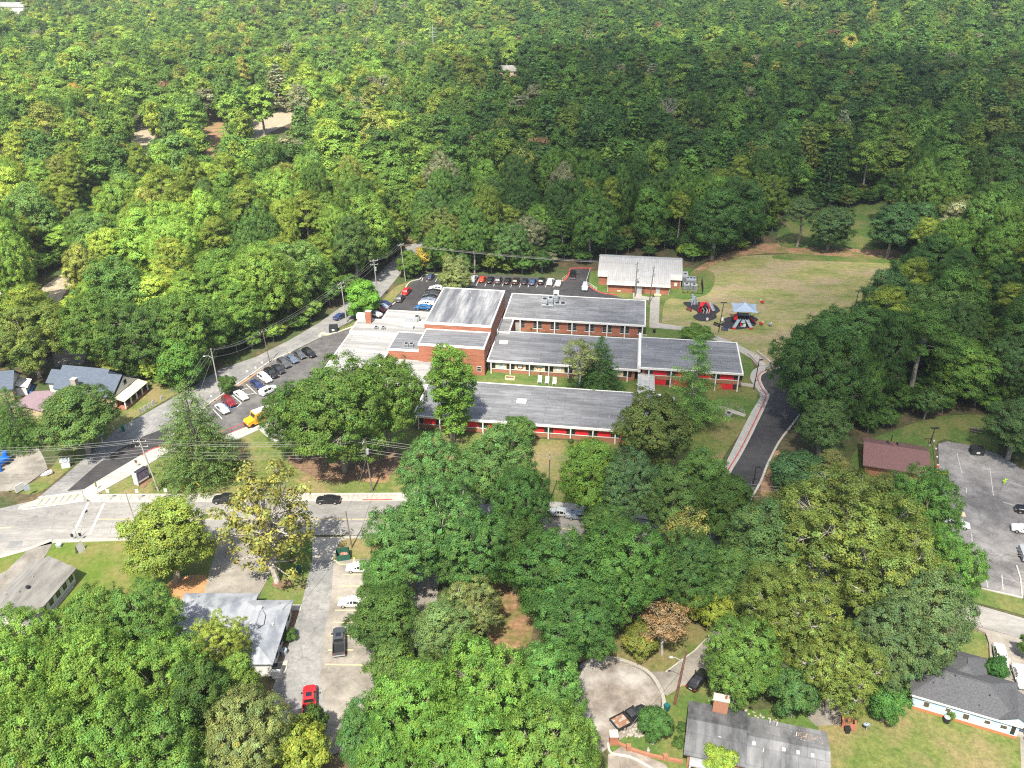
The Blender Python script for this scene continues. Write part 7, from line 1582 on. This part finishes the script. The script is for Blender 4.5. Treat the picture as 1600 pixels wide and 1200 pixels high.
x, y = G(1353, 1142); t = thing('satellite_dish', 'grey satellite dish standing on the lawn', 'dish', (x, y, 0), R(200)); MB().cyl(0, 0, 0, 1.0, .05, n=6).build('post', STEEL, t)
m = MB(); n = 16; m.v = [(0, 0, 1.0)] + [(.5 * math.cos(2 * math.pi * k / n), .42 * math.sin(2 * math.pi * k / n) - .1, 1.18 + .1 * math.sin(2 * math.pi * k / n)) for k in range(n)]; m.f = [(0, k + 1, (k + 1) % n + 1) for k in range(n)]; m.m = [0] * n; m.build('dish', PLAYGREY, t); MB().tube([(0, -.3, 1.0), (0, -.1, 1.6)], .025, 4).build('feed_arm', DARK, t)
x, y = G(1372, 1118); t = thing('ladder', 'white ladder leaning on the dark shrub tree', 'ladder', (x, y, 0), R(100))
for s in (-.25, .25): MB().tube([(0, s, 0), (2.2, s, 2.6)], .04, 4).build('rail', SIDEW, t)
for k in range(8): MB().tube([(.25 * (k + .7), -.25, .295 * (k + .7)), (.25 * (k + .7), .25, .295 * (k + .7))], .03, 4).build('rung', SIDEW, t)
for u, v, l in ((1019, 1162, 'pale statue at the foot of the round tree'), (1012, 1178, 'grey heron like statue on the small lawn')):
    x, y = G(u, v); t = thing('garden_statue', l, 'statue', (x, y, .02)); MB().cyl(0, 0, 0, .3, .3, .22, 8).build('plinth', STONE, t); MB().tube([(0, 0, .3), (.05, 0, .8), (-.03, 0, 1.15)], [.2, .26, .1], 8).build('body', STONE, t); MB().dome(-.02, 0, 1.12, .14, .14, .2, 8, 3).build('head', STONE, t)
x, y = G(1006, 1033); t = thing('water_hydrant', 'small white hydrant on the cul-de-sac verge', 'hydrant', (x, y, .02)); MB().cyl(0, 0, 0, .7, .18, n=8).build('barrel', SIDEW, t); MB().dome(0, 0, .7, .2, .2, .18, 8, 3).build('bonnet', SIDEW, t); MB().tube([(-.3, 0, .45), (.3, 0, .45)], .08, 6).build('nozzle', SIDEW, t)
x, y = G(1138, 648); t = thing('drain_outlet', 'round concrete drain head on the grass by the small footpath', 'drain', (x, y, .02)); MB().cyl(0, 0, 0, .55, 1.0, .8, 12).build('ring', LCONC, t); MB().cyl(0, 0, .55, .6, .5, n=10).build('cover', DARK, t)
for i, (u, v) in enumerate(((843.5, 600), (855, 601.5), (866.5, 603))):
    x, y = G(u, v + 2, 0); x, y = x, y; t = thing('garden_chair', 'white garden chair standing behind the front wing, ' + ('left of three', 'middle of three', 'right of three')[i], 'chair', (x, y + 1.2, .03), R(-8), 'white chairs in the courtyard')
    MB().box(-.5, .5, -.5, .5, .4, .5).build('seat', SIDEW, t); MB().box(-.5, .5, .4, .5, .5, 1.9).build('backrest', SIDEW, t); [MB().box(s * .45 - .05, s * .45 + .05, -.45, .45, 0, .65).build('leg', SIDEW, t) for s in (-1, 1)]
x, y = G(797, 592); t = thing('planter_bed', 'wooden raised planting bed in the courtyard', 'planter', (x, y, .03), R(-8))
for a in ((-1.2, 1.2, -.7, -.6), (-1.2, 1.2, .6, .7), (-1.2, -1.1, -.6, .6), (1.1, 1.2, -.6, .6)): MB().box(*a, 0, .5).build('board', BEIGE, t)
MB().box(-1.1, 1.1, -.6, .6, 0, .35).build('soil', MULCH, t)
x, y = G(1001, 605); t = thing('picnic_table', 'x', 'picnic table', (x, y, .03)); t['label'] = 'white picnic table beside the covered walkway'
for k in range(4): MB().box(-1, 1, -.36 + .185 * k, -.2 + .185 * k, .72, .77).build('plank', SIDEW, t)
for s in (-1, 1): MB().box(s * .7 - .05, s * .7 + .05, -.3, .3, 0, .72).build('leg', SIDEW, t); MB().box(-1, 1, s * .75 - .13, s * .75 + .13, .42, .47).build('seat', SIDEW, t)

# ------------------------------------------------------------------ passing clouds and air
def cloudmat(name, op):
    m = bpy.data.materials.new(name); m.use_nodes = True; t = m.node_tree; t.nodes.clear(); o = t.nodes.new('ShaderNodeOutputMaterial')
    a = t.nodes.new('ShaderNodeAttribute'); a.attribute_name = 'dens'; mm = t.nodes.new('ShaderNodeMath'); mm.operation = 'MULTIPLY'; mm.inputs[1].default_value = op
    tr = t.nodes.new('ShaderNodeBsdfTransparent'); df = t.nodes.new('ShaderNodeBsdfDiffuse'); df.inputs[0].default_value = (.9, .9, .9, 1); tl = t.nodes.new('ShaderNodeBsdfTranslucent'); tl.inputs[0].default_value = (.9, .9, .9, 1)
    m1_ = t.nodes.new('ShaderNodeMixShader'); m1_.inputs[0].default_value = .6; m2_ = t.nodes.new('ShaderNodeMixShader')
    t.links.new(a.outputs['Fac'], mm.inputs[0]); t.links.new(mm.outputs[0], m2_.inputs[0]); t.links.new(df.outputs[0], m1_.inputs[1]); t.links.new(tl.outputs[0], m1_.inputs[2]); t.links.new(tr.outputs[0], m2_.inputs[1]); t.links.new(m1_.outputs[0], m2_.inputs[2]); t.links.new(m2_.outputs[0], o.inputs[0]); return m
def cloud(px, op, fade, seed, H=420., step=14., ground=None):
    "flat bottomed cumulus whose shadow covers the given outline"
    P = ground or GP(px, 8.); k = H / math.tan(SUN_EL); P = [(x - SHX * k, y - SHY * k) for x, y in P]; A = np.array(P)
    xs = np.arange(A[:, 0].min() - step, A[:, 0].max() + 2 * step, step); ys = np.arange(A[:, 1].min() - step, A[:, 1].max() + 2 * step, step)
    def dist(x, y):
        d = 1e9
        for i in range(len(P)):
            ax, ay = P[i]; bx, by = P[(i + 1) % len(P)]; vx, vy = bx - ax, by - ay; t = min(max(((x - ax) * vx + (y - ay) * vy) / (vx * vx + vy * vy + 1e-9), 0), 1); d = min(d, math.hypot(x - ax - t * vx, y - ay - t * vy))
        return d if inside((x, y), P) else -d
    r_ = random.Random(seed); ph = [r_.uniform(0, 6) for _ in range(6)]
    D = np.zeros((len(ys), len(xs)))
    for j, y in enumerate(ys):
        for i, x in enumerate(xs):
            w = 14 * math.sin(x / 37 + ph[0] + 1.5 * math.sin(y / 53)) + 9 * math.sin(y / 23 + ph[1] + x / 31); f = min(max((dist(x, y) + w * fade / 30) / fade, 0), 1); D[j, i] = f * f * (3 - 2 * f)
    m = MB(); dens = []; idx = {}
    for top in (1, 0):
        for j in range(len(ys)):
            for i in range(len(xs)):
                idx[top, j, i] = len(m.v); z = H + D[j, i] ** .7 * (38 + 12 * math.sin(xs[i] / 40 + ph[2]) * math.cos(ys[j] / 33 + ph[3])) if top else H - 3 * D[j, i]; m.v.append((xs[i], ys[j], z)); dens.append(D[j, i] * (.93 + .07 * math.sin(xs[i] / 29 + ph[4]) * math.sin(ys[j] / 25 + ph[5])))
        for j in range(len(ys) - 1):
            for i in range(len(xs) - 1):
                if max(D[j, i], D[j + 1, i], D[j, i + 1], D[j + 1, i + 1]) > .004:
                    q = (idx[top, j, i], idx[top, j, i + 1], idx[top, j + 1, i + 1], idx[top, j + 1, i]); m.f.append(q if top else q[::-1]); m.m.append(0)
    me = m.mesh('clouds', cloudmat('cloud', op), True); me.attributes.new('dens', 'FLOAT', 'POINT').data.foreach_set('value', np.array(dens, np.float32)); return put('clouds', me, None, kind='stuff')
CLOUDS = True
if CLOUDS:
    cloud([(570, 95), (800, 112), (930, 70), (1050, 72), (1250, 92), (1500, 100), (1700, 88), (1750, 330), (1500, 420), (1120, 415), (860, 430), (705, 345), (640, 210)], .50, 52., 3)
    cloud([(735, 470), (860, 425), (1120, 415), (1750, 380), (1750, 800), (1560, 860), (1200, 1000), (900, 1010), (620, 990), (560, 850), (600, 700), (700, 600)], .50, 30., 8)
haze = MB().box(-5100, 5100, -1300, 6100, -30, 135).build('haze', [], None, kind='stuff')
hm = bpy.data.materials.new('haze'); hm.use_nodes = True; t = hm.node_tree; t.nodes.clear(); o = t.nodes.new('ShaderNodeOutputMaterial'); pv = t.nodes.new('ShaderNodeVolumePrincipled')
pv.inputs['Color'].default_value = (.86, .93, 1, 1); pv.inputs['Density'].default_value = .00011; pv.inputs['Anisotropy'].default_value = .2
t.links.new(pv.outputs[0], o.inputs['Volume']); haze.data.materials.append(hm)
